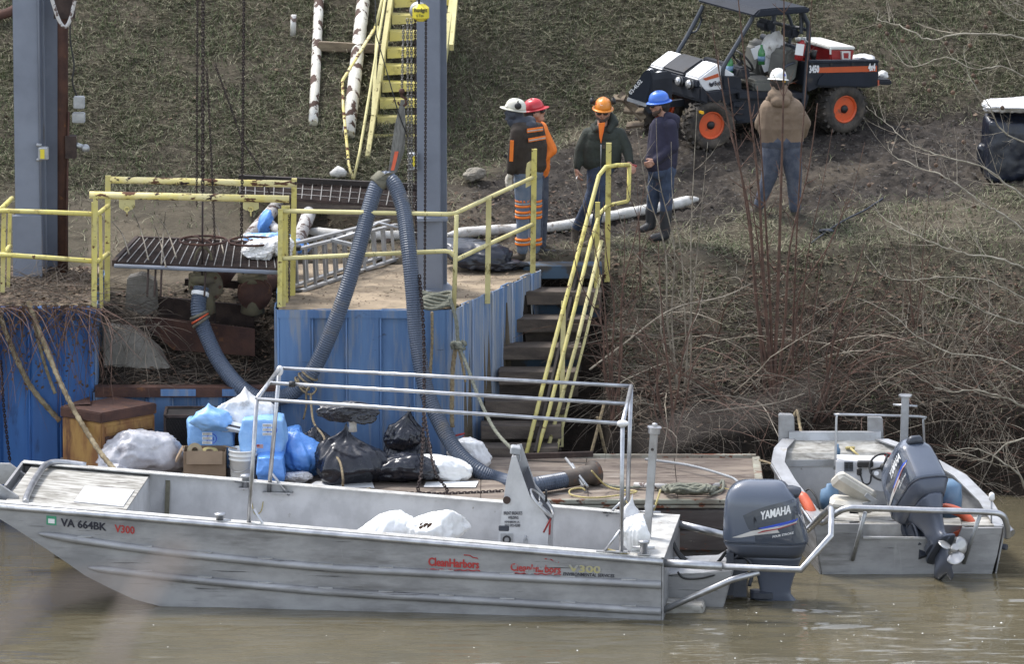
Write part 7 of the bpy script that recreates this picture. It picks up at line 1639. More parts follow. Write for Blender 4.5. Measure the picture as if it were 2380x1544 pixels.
organic('hood', [(j(1552, 270, -.06), .055, j(1568, 278, .02), .07, 0), (j(1565, 285, .0), .075, j(1570, 292, .03), .05, 0), (j(1545, 282, -.10), .04, j(1530, 285, -.10), .035, 0)], ['jacket_navy'], man, voxel=.011, smooth=3, wrinkle=.006)
organic('shirt_tail', [(j(1530, 396, -.08), .125, j(1548, 396, .04), .125, 0)], ['denim'], man, voxel=.013, smooth=3, wrinkle=.006)
hand(man, j(1524, 374, -.22), (-.9, -.1, -.45), (0, 1, 0), (0, 0, 1), 'skin', .6)
face_bits(man, hc, fw, (0, 0, 1), True, 'beard'); hardhat(man, hc, fw, (.06, 0, 1), 'hat_blue', stickers=((1.25, .25, .022, 'red_plastic'),))

# --- man in brown coat seen from behind
Y = gnd(1805, 500).y; j = J(Y); hc = j(1808, 193); fw = (-.25, 1, -.15)
man = figure('person', 'heavy man in white hard hat and brown hooded work coat seen from behind', Y, headcaps(hc, fw, (0, 0, 1), 0) + [
    (hc + Vector((0, 0, -.06)), .06, j(1812, 225), .07, 0), (j(1795, 255), .15, j(1838, 255), .15, 1), (j(1793, 295), .16, j(1840, 295), .16, 1), (j(1797, 325), .155, j(1838, 325), .155, 2),
    (j(1782, 250), .08, j(1766, 292, .05), .065, 1), (j(1766, 292, .05), .06, j(1775, 305, .25), .045, 1), (j(1852, 250), .08, j(1870, 292, .03), .068, 1), (j(1870, 292, .03), .06, j(1862, 312, .20), .045, 1),
    (j(1797, 345), .135, j(1788, 410), .10, 2), (j(1788, 410), .095, j(1765, 475), .068, 2), (j(1838, 345), .135, j(1845, 410), .10, 2), (j(1845, 410), .095, j(1848, 482), .072, 2)] + boot(j(1762, 482), (-.5, .6, 0), 3) + boot(j(1849, 490), (.3, .8, 0), 3), ['skin', 'jacket_brown', 'denim_grey', 'boot_brown'], (1805, 500))
organic('coat', [(j(1796, 247), .11, j(1838, 247), .11, 0), (j(1794, 272), .155, j(1842, 272), .155, 0), (j(1796, 304), .15, j(1840, 304), .15, 0), (j(1784, 253), .086, j(1768, 286, .04), .076, 0), (j(1768, 286, .04), .072, j(1772, 304, .20), .055, 0), (j(1850, 253), .086, j(1871, 286, .03), .078, 0), (j(1871, 286, .03), .074, j(1866, 312, .14), .054, 0)], ['jacket_brown'], man, voxel=.013, smooth=3, wrinkle=.0045, wsc=6)
organic('hood', [(j(1798, 222, -.07), .078, j(1828, 222, -.07), .078, 0), (j(1804, 236, -.12), .07, j(1824, 236, -.12), .07, 0), (j(1808, 206, -.03), .082, j(1816, 206, -.03), .082, 0), (j(1790, 232, -.02), .06, j(1836, 232, -.02), .06, 0)], ['jacket_brown'], man, voxel=.011, smooth=3, wrinkle=.007)
mb = MB(); mb.box(hc + Vector((.03, -.10, .045)), (.11, .02, .035)); mb.build('hat_strap', 'amber', man)
hand(man, j(1777, 306, .26), (.6, .6, .1), (0, 0, -1), (0, 1, 0), 'skin', .5); hand(man, j(1860, 314, .22), (-.6, .6, .1), (0, 0, -1), (0, 1, 0), 'skin', .5)
face_bits(man, hc, fw, (0, 0, 1), False, None); hardhat(man, hc, fw, (.12, -.10, 1), 'hat_white', stickers=((2.7, .45, .022, 'stripe_blue'),))

# --- man in dark and orange work jacket, face covered
Y = gnd(1212, 603).y; j = J(Y); hc = j(1196, 263); fw = (-1, .05, .18); up_ = (.30, 0, 1)
man = figure('person', 'man in cream hard hat with ear muffs, dark jacket with orange stripes and banded jeans', Y, headcaps(hc, fw, up_, 0) + [
    (hc + Vector((.04, 0, -.06)), .075, j(1210, 292), .085, 0), (j(1213, 315, -.08), .12, j(1238, 312, .10), .12, 1), (j(1213, 350, -.06), .12, j(1240, 350, .08), .12, 1), (j(1216, 400, -.05), .12, j(1240, 400, .06), .12, 2),
    (j(1206, 312, -.12), .075, j(1194, 358, -.14), .06, 1), (j(1194, 358, -.14), .058, j(1186, 402, -.12), .045, 1), (j(1245, 312, .13), .07, j(1246, 352, .16), .06, 1), (j(1246, 352, .16), .06, j(1225, 385, .22), .045, 1),
    (j(1214, 418, -.05), .105, j(1215, 490, -.05), .082, 2), (j(1215, 490, -.05), .080, j(1214, 580, -.05), .068, 2), (j(1241, 418, .08), .105, j(1243, 490, .08), .082, 2), (j(1243, 490, .08), .080, j(1242, 578, .08), .068, 2)] + boot(j(1213, 585, -.05), (-1, -.3, 0), 3, .19) + boot(j(1242, 582, .08), (.2, -1, 0), 3, .10), ['balaclava', 'jacket_dark', 'denim_light', 'boot_brown'], (1212, 603))
organic('jacket', [(j(1208, 303, -.08), .115, j(1244, 303, .10), .11, 0), (j(1210, 340, -.08), .13, j(1246, 340, .08), .13, 0), (j(1206, 382, -.06), .12, j(1246, 382, .06), .13, 0), (j(1204, 306, -.14), .082, j(1193, 352, -.16), .072, 0), (j(1193, 352, -.16), .070, j(1187, 396, -.13), .055, 0)], ['jacket_dark'], man, voxel=.012, smooth=3, wrinkle=.008, wsc=8)
organic('hood', [(j(1204, 285, -.06), .06, j(1232, 282, .04), .07, 0), (j(1238, 290, -.02), .05, j(1215, 296, -.10), .045, 0), (j(1190, 282, 0), .062, j(1204, 292, 0), .075, 0)], ['balaclava', 'jacket_dark'], man, voxel=.011, smooth=3, wrinkle=.006)
def patchbox(root, nm, a, b_, w_, m_, th=.012): mb = MB(); mb.beam(a, b_, w_, th, up=(0, 1, 0)); return mb.build(nm, m_, root, bevel=.003)
for (a, b_, w_, m_, nm) in ((j(1225, 304, -.185), j(1262, 299, -.06), .05, 'hiviz', 'back_stripe'), (j(1228, 326, -.215), j(1268, 319, -.08), .045, 'hiviz', 'back_stripe'), (j(1226, 305, -.193), j(1262, 300, -.068), .014, 'reflector', 'reflective_tape'), (j(1229, 327, -.223), j(1268, 320, -.088), .014, 'reflector', 'reflective_tape'), (j(1190, 326, -.245), j(1188, 375, -.235), .045, 'hiviz', 'sleeve_stripe')): patchbox(man, nm, a, b_, w_, m_)
for y in (466, 478, 492, 504, 556, 566):
    for x, dy in ((1214.5, -.05), (1242.5, .08)):
        mb = MB(); c = j(x, y, dy); mb.lathe([(.080, -.016), (.0885, -.013), (.0885, .013), (.080, .016)], c, None, 18); o = mb.build('leg_band', 'hiviz', man)
        if y in (466, 492, 556): mb = MB(); mb.lathe([(.08, -.006), (.090, -.005), (.090, .005), (.08, .006)], c + Vector((0, 0, -.03)), None, 18); sub(mb, 'reflective_tape', 'reflector', o)
hand(man, j(1185, 404, -.13), (-.15, 0, -1), (.6, -.6, 0), (-1, -.3, 0), 'glove', .45, 1.25, 'glove'); hand(man, j(1224, 386, .24), (-.9, 0, .1), (0, 0, -1), (0, 1, 0), 'glove', .5, 1.15, 'glove')
hardhat(man, hc, fw, up_, 'hat_cream', 'cap'); muffs(man, hc + Vector((.02, 0, .02)), fw, up_, 'black_rubber', .06)
f_, u_, s_ = frame(fw, up_); mb = MB(); mb.box(hc + f_ * .10 + u_ * .06, (.05, .14, .06), Matrix((f_, s_, u_)).transposed(), bev=.015); mb.build('head_lamp', 'hat_cream', man)

# --- man in red hat behind him
Y = gnd(1256, 588).y + .15; j = J(Y); hc = j(1243, 263); fw = (1, -.15, .22); up_ = (-.22, 0, 1)
man = figure('person', 'man in red hard hat and orange sweatshirt standing behind the jacketed man', Y, headcaps(hc, fw, up_, 0) + [
    (hc + Vector((-.02, 0, -.06)), .055, j(1238, 290), .06, 0), (j(1236, 312, -.08), .12, j(1252, 312, .10), .12, 1), (j(1240, 350, -.06), .12, j(1252, 350, .08), .12, 1), (j(1244, 395, -.05), .12, j(1254, 395, .06), .12, 1),
    (j(1258, 308, -.10), .075, j(1279, 352, -.10), .062, 1), (j(1279, 352, -.10), .060, j(1256, 376, -.18), .045, 1), (j(1235, 308, .12), .07, j(1222, 352, .12), .06, 1),
    (j(1246, 410, -.04), .10, j(1248, 490, -.04), .075, 2), (j(1248, 490, -.04), .072, j(1250, 570, -.04), .06, 2), (j(1256, 410, .08), .10, j(1260, 490, .08), .075, 2), (j(1260, 490, .08), .072, j(1258, 566, .08), .06, 2)] + boot(j(1254, 574, -.02), (1, -.1, 0), 3, .18) + boot(j(1259, 568, .10), (1, .1, 0), 3, .18), ['skin', 'hiviz', 'denim_grey', 'boot_black'], (1262, 588))
organic('sweatshirt', [(j(1240, 303, -.08), .115, j(1252, 303, .10), .11, 0), (j(1244, 345, -.06), .13, j(1254, 345, .06), .13, 0), (j(1250, 388, -.05), .12, j(1256, 388, .05), .12, 0), (j(1258, 305, -.12), .085, j(1280, 348, -.12), .078, 0), (j(1280, 348, -.12), .076, j(1258, 372, -.18), .055, 0)], ['hiviz'], man, voxel=.012, smooth=3, wrinkle=.0045, wsc=6)
hand(man, j(1254, 377, -.2), (-1, -.1, .1), (0, 0, -1), (0, 1, 0), 'skin', .5)
face_bits(man, hc, fw, up_, True, None); hardhat(man, hc, fw, up_, 'hat_red', 'cap', stickers=((.6, .8, .02, 'paper'),))
mb = MB(); q = aY(1178, 364, gnd(1212, 603).y + .15); mb.box(q, (.07, .02, .035), Matrix.Rotation(R(25), 3, 'Y')); simple('phone', mb, 'black_rubber', 'dark phone held low in front of the man in the cream hard hat', 'phone', q)
# ================================================================ UTILITY VEHICLE
FW = gnd(1652, 352); RW = gnd(1948, 314); X_ = Vector((FW.x - RW.x, FW.y - RW.y, 0)); X_ = Vector((-math.cos(R(31)), -math.sin(R(31)), 0)); Y_ = Vector((0, 0, 1)).cross(X_)
slope = 0.0; UO = Vector((RW.x, RW.y, 0)); 
# set on the ground: rear-left contact at UO, front found along the heading
UO.z = T(UO.x, UO.y) + .015
def onray(px, py, yy): return aP(px, py, UO + Y_ * yy, Y_)
utv = thing('utility_vehicle', 'black, white and orange open cab utility vehicle with a red cooler in its bed', 'utility vehicle', UO, rot=Matrix(((X_.x, Y_.x, 0, 0), (X_.y, Y_.y, 0, 0), (0, 0, 1, 0), (0, 0, 0, 1))))
def zb(zx, zy, yy=0.0): return onray(1393.9 + zx * .30852, zy * .30852, yy)
def side(pl, y0, y1, nm, m_, par=None, bev=.012, ref=-.05):
    mb = MB(); mb.prism([zb(x, y, ref) + Y_ * (y0 - ref) for x, y in pl], Y_ * (y1 - y0)); return (sub(mb, nm, m_, par) if par is not None else mb.build(nm, m_, utv, bevel=bev))
def wheel(c, label=None, steer=0.0):
    ax = (Matrix.Rotation(steer, 3, 'Z') @ Y_); q = ax.to_track_quat('Z', 'Y').to_matrix(); r = .305; mb = MB()
    mb.lathe([(.17, -.11), (.24, -.125), (r - .02, -.115), (r, -.08), (r, .08), (r - .02, .115), (.24, .125), (.175, .11), (.165, .05), (.165, -.1)], c, q, 30); ty = mb.build('tyre', 'tyre', utv)
    mb = MB()
    for k in range(22):
        a = 2 * math.pi * k / 22
        for sg in (-1, 1):
            aa = a + (.14 if sg > 0 else 0); d = q @ Vector((math.cos(aa), math.sin(aa), 0)); t = q @ Vector((-math.sin(aa), math.cos(aa), 0)); mm_ = Matrix((d, (t * .94 + ax * .34 * sg).normalized(), (ax * .94 - t * .34 * sg).normalized())).transposed()
            mb.box(c + d * (r + .004) + ax * (.058 * sg), (.034, .032, .105), mm_)
    o = sub(mb, 'tread_lugs', 'tyre', ty); o['kind'] = 'stuff'
    mb = MB(); mb.lathe([(.165, .075), (.175, .098), (.158, .106), (.146, .07), (.140, -.04), (.118, -.045), (.096, .02), (.075, .035), (.05, .035), (.05, .02), (.01, .02)], c, q, 28); rm = mb.build('rim', 'rim_orange', utv)
    mb = MB(); mb.lathe([(.052, .04), (.052, .085), (.035, .105), (.01, .108)], c, q, 14); sub(mb, 'hub', 'black_rubber', rm)
    for k in range(5): a = k * 1.2566; mb = MB(); mb.disc(c + q @ Vector((.082 * math.cos(a), .082 * math.sin(a), .036)), .013, ax, .02, 8); sub(mb, 'wheel_nut', 'galv', rm)
fc = zb(815, 978, -.13); rc = zb(1815, 880, -.13)
fc.z = T(fc.x, fc.y) + .285; rc.z = T(rc.x, rc.y) + .30
wheel(fc, steer=R(-6)); wheel(rc)
for c in (fc - Y_ * 1.12, rc - Y_ * 1.12): c = Vector((c.x, c.y, T(c.x, c.y) + .29)); wheel(c)
# chassis and tub
side([(800, 700), (1060, 668), (1100, 690), (1540, 700), (1600, 720), (1560, 860), (1480, 905), (1060, 935), (990, 925), (905, 800), (860, 770), (790, 765)], -.10, -1.12, 'chassis', 'utv_dark')
side([(1040, 690), (1560, 700), (1560, 745), (1045, 745)], -.04, -.10, 'sill_panel', 'utv_dark')
side([(1000, 770), (1090, 765), (1080, 900), (1040, 930), (985, 860)], -.03, -.12, 'door_step_frame', 'utv_dark')
for y in (800, 850, 900): side([(1015, y - 4), (1082, y - 4), (1082, y + 6), (1015, y + 6)], .0, -.10, 'step_bar', 'utv_roof')
# hood: near white, dark centre, far white
hp0 = [(800, 696), (764, 640), (756, 596), (905, 484), (1043, 568), (1035, 668), (930, 666)]
side([(800, 690), (764, 640), (756, 596), (905, 484), (1043, 568), (1000, 690)], -.10, -.42, 'near_fender', 'utv_white', bev=.02)
side([(800, 690), (764, 640), (752, 588), (800, 548), (905, 476), (1043, 560), (1000, 690)], -.42, -.92, 'bonnet', 'utv_dark', bev=.02)
side([(800, 690), (764, 640), (756, 596), (905, 484), (1043, 568), (1000, 690)], -.92, -1.22, 'far_fender', 'utv_white', bev=.02)
side([(930, 575), (1050, 575), (1075, 600), (1075, 700), (940, 700)], -.06, -1.1, 'dash_cowl', 'utv_dark')
# nose, bumper, lamps
side([(810, 700), (765, 645), (745, 655), (742, 760), (800, 790), (830, 745)], -.02, -1.24, 'front_bumper', 'utv_dark', bev=.02)
side([(764, 648), (752, 600), (742, 606), (740, 660)], -.06, -1.20, 'grille', 'utv_roof')
side([(800, 696), (1040, 660), (1045, 690), (905, 730), (880, 770), (800, 760)], -.0, -.14, 'wheel_arch', 'utv_dark', bev=.015)
nf = (X_ * 1 + Vector((0, 0, .12))).normalized()
for k, yy in enumerate((-.18, -.42)):
    c = zb(748, 648, -.02) + Y_ * yy + X_ * .02; mb = MB(); mb.lathe([(.01, .045), (.045, .035), (.058, .01), (.060, -.03), (.01, -.03)], c, nf.to_track_quat('Z', 'Y').to_matrix(), 16); mb.build('headlight', 'headlamp', utv)
    mb = MB(); mb.tube([c + nf.to_track_quat('Z', 'Y').to_matrix() @ Vector((.062 * math.cos(a), .062 * math.sin(a), .012)) for a in np.linspace(0, 6.283, 17)[:-1]], .010, 5, closed=True); mb.build('headlight_ring', 'black_rubber', utv)
for yy in (-.88, -1.08):
    c = zb(748, 648, -.02) + Y_ * yy + X_ * .02; mb = MB(); mb.lathe([(.01, .045), (.045, .035), (.058, .01), (.060, -.03), (.01, -.03)], c, nf.to_track_quat('Z', 'Y').to_matrix(), 16); mb.build('headlight', 'headlamp', utv)
c = zb(748, 640, -.02) + Y_ * -.64 + X_ * .045; mb = MB()
rt = -Y_; up3 = Vector((0, 0, 1))
cat_ = [(-.035, .07), (-.022, .035), (0, .028), (.022, .035), (.035, .07), (.048, .01), (.03, -.045), (.012, -.07), (-.012, -.07), (-.03, -.045), (-.048, .01)]
mb.prism([c + rt * x + up3 * y for x, y in cat_], X_ * .006); mb.build('nose_emblem', 'letter_white', utv)
# side graphics: near fender
FD = [o for o in bpy.data.objects if o.name.startswith('near_fender')][0]; BNT = [o for o in bpy.data.objects if o.name.startswith('bonnet')][0]
mb = MB(); mb.prism([zb(x, y, -.092) for x, y in ((778, 592), (893, 552), (900, 578), (800, 606))], -Y_ * .004); sub(mb, 'orange_flash', 'orange_stripe', FD)
def ut(s, x0, y0, x1, y1, h, yy, m_, part, bold=.03): a, b_ = zb(x0, y0, yy), zb(x1, y1, yy); text(s, a, b_ - a, (0, 0, 1), h, m_, None, 'lettering', bold, (b_ - a).length, part=part, proud=.004)
ut('Bobcat', 864, 643, 946, 636, .055, -.092, 'letter_black', FD)
c = zb(842, 634, -.090); mb = MB(); mb.prism([c - X_ * (x * .75) + up3 * (y * .45) for x, y in cat_], -Y_ * -.004); sub(mb, 'emblem', 'letter_black', FD)
a, b_ = zb(760, 552, -.30), zb(812, 530, -.30); text('Diesel', a + Vector((0, 0, .03)), b_ - a, (0, .3, 1), .035, 'letter_white', None, 'lettering', .03, (b_ - a).length * .9, part=BNT, proud=.03)
side([(625, 833), (687, 830), (687, 845), (625, 848)], -.30, -.32, 'amber_reflector', 'amber', bev=0) if 0 else None
mb = MB(); mb.box(zb(770, 840, -.02) + X_ * .03, (.02, .16, .03), Matrix((X_, Y_, up3)).transposed()); mb.build('amber_reflector', 'amber', utv)
# bed
side([(1556, 470), (2092, 462), (2092, 640), (2020, 660), (1640, 655), (1560, 690), (1545, 640)], -.02, -.08, 'bed_side', 'utv_dark', bev=.01)
side([(1556, 470), (2092, 462), (2092, 640), (2020, 660), (1640, 655), (1560, 690), (1545, 640)], -1.16, -1.22, 'bed_side', 'utv_dark', bev=.01)
side([(1556, 452), (2094, 448), (2094, 468), (1556, 474)], .0, -.10, 'bed_rail', 'utv_roof')
side([(1556, 470), (1580, 470), (1580, 650), (1556, 650)], -.08, -1.16, 'bed_front', 'utv_dark'); side([(2070, 463), (2092, 462), (2092, 640), (2070, 640)], -.08, -1.16, 'tailgate', 'utv_dark')
side([(1556, 610), (2080, 600), (2080, 625), (1556, 640)], -.08, -1.16, 'bed_floor', 'utv_dark')
BS = [o for o in bpy.data.objects if o.name.startswith('bed_side')][0]
mb = MB(); mb.prism([zb(x, y, -.014) for x, y in ((1640, 508), (2088, 494), (2088, 538), (1660, 548), (1640, 548))], -Y_ * .004); sub(mb, 'orange_stripe', 'orange_stripe', BS)
mb = MB(); mb.prism([zb(x, y, .006) for x, y in ((1640, 642), (1655, 595), (1690, 556), (2010, 548), (2040, 580), (2060, 640), (2020, 650))], -Y_ * .03); sub(mb, 'lower_panel', 'utv_roof', BS)
ut('3450', 1578, 546, 1650, 543, .085, -.012, 'letter_white', BS, .05); ut('4x4', 2022, 530, 2074, 528, .085, -.008, 'letter_white', BS, .05)
for x in (1600, 1745, 1905, 2060): mb = MB(); mb.disc(zb(x, 484, -.016), .022, Y_, .012, 10); sub(mb, 'tie_down', 'black_rubber', BS)
side([(2092, 598), (2200, 600), (2206, 640), (2092, 640)], -.05, -1.1, 'rear_bumper', 'utv_dark', bev=.015)
side([(2083, 600), (2092, 600), (2092, 640), (2083, 640)], -.01, -.06, 'tail_lamp', 'orange_red', bev=0)
# cab: seats, frame, roof, wheel
side([(1120, 655), (1135, 600), (1330, 590), (1355, 690), (1140, 690)], -.10, -.50, 'seat_cushion', 'seat_grey', bev=.03, ref=-.2)
side([(1120, 655), (1135, 600), (1330, 590), (1355, 690), (1140, 690)], -.58, -1.0, 'seat_cushion', 'seat_grey', bev=.03, ref=-.2)
side([(1330, 560), (1360, 395), (1395, 355), (1440, 350), (1470, 400), (1440, 600), (1350, 640)], -.12, -.48, 'seat_back', 'seat_grey', bev=.04, ref=-.25)
side([(1330, 560), (1360, 395), (1395, 355), (1440, 350), (1470, 400), (1440, 600), (1350, 640)], -.68, -1.04, 'seat_back', 'seat_grey', bev=.04, ref=-.25)
for yy in (-.18, -.74): side([(1412, 250), (1418, 200), (1465, 190), (1495, 215), (1498, 262), (1460, 290), (1425, 285)], yy, yy - .24, 'headrest', 'utv_dark', bev=.04, ref=-.25)
side([(1050, 600), (1080, 520), (1130, 510), (1160, 540), (1160, 600)], -.12, -1.0, 'dashboard', 'utv_dark', bev=.02)
hub = zb(1075, 455, -.35); wn = (-X_ * .8 + up3 * .6).normalized(); q = wn.to_track_quat('Z', 'Y').to_matrix(); mb = MB()
mb.tube([hub + q @ Vector((.17 * math.cos(a), .17 * math.sin(a), 0)) for a in np.linspace(0, 6.283, 25)[:-1]], .014, 7, closed=True)
for k in range(3): mb.tube([hub - wn * .02, hub + q @ Vector((.17 * math.cos(k * 2.09), .17 * math.sin(k * 2.09), 0))], .010, 5)
mb.tube([hub, hub - wn * .35], .02, 7); mb.build('steering_wheel', 'black_rubber', utv)
def fr(nm, pts, r=.026, sm=5): mb = MB(); P = smooth_path([zb(*p) for p in pts], sm); mb.tube(P, r, 9); return mb.build(nm, 'utv_frame', utv)
fr('front_post', [(1160, 105, -.10), (1130, 170, -.10), (1010, 370, -.10), (935, 500, -.10), (925, 575, -.10)], .028)
fr('front_post', [(778, 40, -1.15), (755, 90, -1.15), (660, 270, -1.15), (592, 385, -1.15), (588, 445, -1.15)], .028)
fr('rear_post', [(1525, 85, -.06), (1550, 140, -.06), (1575, 220, -.06), (1560, 480, -.06), (1530, 820, -.06)], .030)
fr('rear_post', [(1175, 60, -1.12), (1300, 90, -1.12), (1310, 170, -1.12), (1300, 330, -1.12), (1290, 430, -1.12)], .030)
fr('middle_post', [(1412, 92, -.55), (1448, 200, -.55), (1428, 335, -.55), (1425, 470, -.55)], .022)
fr('rear_crossbar', [(1572, 225, -.06), (1310, 170, -1.12)], .022, 2); fr('rear_crossbar', [(1560, 400, -.06), (1225, 275, -1.12)], .040, 2)
fr('grab_handle', [(745, 110, -1.16), (766, 150, -1.2), (730, 230, -1.2), (690, 245, -1.16)], .012)
fr('hip_bar', [(1470, 470, -.05), (1400, 500, -.03), (1370, 560, -.03), (1380, 620, -.03)], .016); fr('roof_bar', [(1160, 105, -.1), (1530, 85, -.06)], .022, 2)
RF = [(1150, 112), (1540, 92), (1560, 68), (1540, 40), (1170, 62), (1140, 88)]
rfm = side([(1128, 112), (1175, 62), (1300, 50), (1545, 44), (1562, 66), (1556, 88), (1400, 100), (1160, 122)], .04, -1.26, 'roof', 'utv_roof', bev=.03)
for yy in (-.22, -.60, -.98):
    mb = MB(); mb.prism([zb(x, y, yy) for x, y in ((1210, 58), (1300, 42), (1500, 38), (1530, 50), (1500, 60), (1220, 72))], -Y_ * .20); sub(mb, 'roof_rib', 'utv_roof', rfm)
mb = MB(); c = zb(1518, 190, -.12); mb.tube([c + Vector((.0, 0, -.1 + .012 * k)) for k in range(22)], [.022 if k % 2 else .030 for k in range(22)], 8); mb.build('spring_antenna', 'utv_frame', utv)
# front implement
imp = thing('loader_bucket', 'black steel bucket numbered 03-4L02 carried before the utility vehicle', 'bucket', zb(600, 900, 0))
def fz_(zx, zy, dx): return aY(1393.9 + zx * .30852, zy * .30852, FW.y - .35 + dx)
mb = MB(); mb.prism([fz_(*p, 0) for p in ((330, 540), (365, 526), (382, 545), (385, 640), (350, 780), (300, 772), (208, 742), (228, 690))], (.05, .10, 0)); bk_ = mb.build('back_plate', 'utv_roof', imp, bevel=.01)
mb = MB(); mb.prism([fz_(*p, .03) for p in ((382, 545), (400, 600), (395, 760), (365, 860), (300, 770), (350, 760))], (.25, .15, 0)); mb.build('side_plate', 'utv_dark', imp, bevel=.01)
mb = MB(); mb.beam(fz_(208, 745, -.01), fz_(352, 790, -.01), .05, .04); mb.build('cutting_edge', 'galv', imp)
mb = MB(); mb.beam(fz_(395, 590, .1), fz_(470, 600, .45), .06, .08); mb.beam(fz_(390, 800, .1), fz_(620, 770, .6), .06, .08); mb.build('lift_arms', 'utv_dark', imp)
a, b_ = fz_(236, 712, -.02), fz_(322, 612, -.02); text('03-4L02', a, b_ - a, (-.6, 0, .55), .045, 'letter_white', None, 'lettering', .01, (b_ - a).length, part=bk_, proud=.012)
pal = 'broken boards lying before the vehicle'
for k, (x0, y0, x1, y1, lb) in enumerate(((150, 705, 330, 900, 'long leaning board beside the loader bucket'), (100, 735, 190, 745, 'short grey board behind the orange hat'), (185, 830, 330, 840, 'flat board under the leaning board'), (205, 945, 330, 930, 'lowest board in the mud beside the bucket'))):
    a, b_ = fz_(x0, y0, .1), fz_(x1, y1, .05); mb = MB(); mb.beam(a, b_, .10, .035, up=(0, -.5, 1)); simple('wood_board', mb, 'beam_wood', lb, 'board', b_, pal, jitter=.006)
# load
ck = thing('cooler', 'large red cooler with weathered white lid riding in the vehicle bed', 'cooler', zb(1740, 455, -.5))
def cz(pl, y0, y1, nm, m_, bev=.012, par=None):
    mb = MB(); mb.prism([zb(x, y, y0) for x, y in pl], Y_ * (y1 - y0)); return mb.build(nm, m_, ck, bevel=bev) if par is None else sub(mb, nm, m_, par)
pl = [(1735, 372), (1920, 372), (1900, 500), (1745, 500)]
cbd = cz(pl, -.20, -.95, 'body', 'red_plastic', .015); cl_ = cz([(1730, 348), (1926, 350), (1926, 374), (1730, 374)], -.185, -.97, 'lid', 'cooler_lid', .012)
cz([(1822, 385), (1890, 385), (1888, 450), (1828, 450)], -.17, -.20, 'handle_frame', 'cooler_lid', .0, cbd); cz([(1838, 398), (1876, 398), (1874, 438), (1842, 438)], -.165, -.18, 'handle_recess', 'red_plastic', .0, cbd)
mb = MB(); mb.box(zb(1738, 385, -.19), (.02, .06, .07)); sub(mb, 'latch', 'cooler_lid', cbd)
L_ = zb(1975, 520, -.45); mb = blob(L_, (.36, .28, .22), 111, sq=.2, crease=.13, sub_=4); simple('rag_bag', mb, 'bag_clear', 'dusty plastic bag in the vehicle bed behind the cooler', 'bag', L_)
L_ = zb(2128, 600, -.4); mb = blob(L_, (.17, .16, .11), 112, crease=.2, sub_=4); simple('rag', mb, 'white_cloth', 'crumpled white rag on the rear bumper of the vehicle', 'rag', L_)
fe = thing('fire_extinguisher', 'small red fire extinguisher strapped to the rear post of the vehicle', 'fire extinguisher', zb(1500, 450, -.02)); c0_, c1_ = zb(1495, 455, -.02), zb(1530, 300, -.02)
d = (c1_ - c0_); mb = MB(); mb.lathe([(.02, 0), (.052, .01), (.054, d.length * .78), (.03, d.length * .9), (.018, d.length)], c0_, d.to_track_quat('Z', 'Y').to_matrix(), 14); mb.build('cylinder', 'red_plastic', fe)
mb = MB(); mb.beam(c1_, c1_ + d * .12, .04, .05); mb.tube([c1_ + d * .08, c1_ + Vector((.06, -.03, -.02))], .010, 5); mb.build('valve_head', 'galv', fe); mb = MB(); mb.box(zb(1506, 372, .05), (.10, .008, .14), Matrix.Rotation(R(8), 3, 'Y')); mb.build('paper_label', 'paper', fe)
for (x, y, yy, lb) in ((978, 560, -.25, 'green soda bottle standing on the vehicle bonnet near the front post'), (1218, 487, -.30, 'green soda bottle held on the seat beside the papers')):
    c = zb(x, y, yy); mb = MB(); mb.lathe([(.01, 0), (.042, .005), (.045, .13), (.040, .17), (.016, .22), (.016, .25), (.002, .25)], c, None, 14); bt = simple('soda_bottle', mb, 'green_bottle', lb, 'bottle', c); mb = MB(); mb.lathe([(.046, .05), (.047, .05), (.047, .11), (.046, .11)], (0, 0, 0), None, 14); o = mb.build('bottle_label', 'jug_blue', None); o.parent = bt
c = zb(1250, 430, -.55); mb = MB(); mb.box(c, (.16, .02, .34), Matrix.Rotation(R(-20), 3, 'Y')); mb.box(c + Vector((-.06, -.03, .08)), (.22, .01, .14), Matrix.Rotation(R(-20), 3, 'Y')); simple('document_folder', mb, 'paper', 'white papers propped between the vehicle seats', 'papers', c)
L_ = zb(1315, 470, -.55); mb = blob(L_, (.34, .3, .42), 114, crease=.1, sub_=4); simple('white_cloth', mb, 'white_cloth', 'white cloth bundle on the far vehicle seat', 'cloth', L_)
mb = MB(); c = zb(1608, 452, -.3); mb.lathe([(.03, 0), (.05, .12), (.045, .12), (.01, .02)], c, None, 12); simple('mug', mb, 'black_rubber', 'black mug on the bed rim beside the cooler', 'mug', c)

# ================================================================ covered stack, right edge
g0 = gnd(2345, 425); cs = thing('covered_stack', 'stack wrapped in black plastic with a white sack on top, right edge', 'covered stack', g0)
mb = blob(g0 + Vector((.05, .3, -.02)), (.80, .7, .90), 121, sq=.6, crease=.07, sc=2.4); mb.build('wrapped_body', 'tarp_black', cs)
c = aY(2350, 340, g0.y); mb = blob(aY(2350, 262, g0.y - .02) + Vector((.05, .3, -.03)), (.90, .6, .16), 123, sq=.3, crease=.12, sc=2.6); mb.build('white_sack', 'bag_clear', cs)
mb = blob(gnd(2300, 400) + Vector((0, -.02, -.02)), (.34, .3, .40), 124, sq=.4, crease=.1, sub_=4); simple('black_bundle', mb, 'tarp_black', 'small black bundle leaning at the foot of the wrapped stack', 'bundle', gnd(2300, 400))
rope('flat black hose lying on the grass below the man in brown', [gnd(1885, 572) + Vector((0, 0, .03)), gnd(1915, 550) + Vector((0, 0, .03)), gnd(1960, 520) + Vector((0, 0, .03)), gnd(2010, 495) + Vector((0, 0, .03)), gnd(2052, 468) + Vector((0, 0, .03))], .011, 'tarp_black')
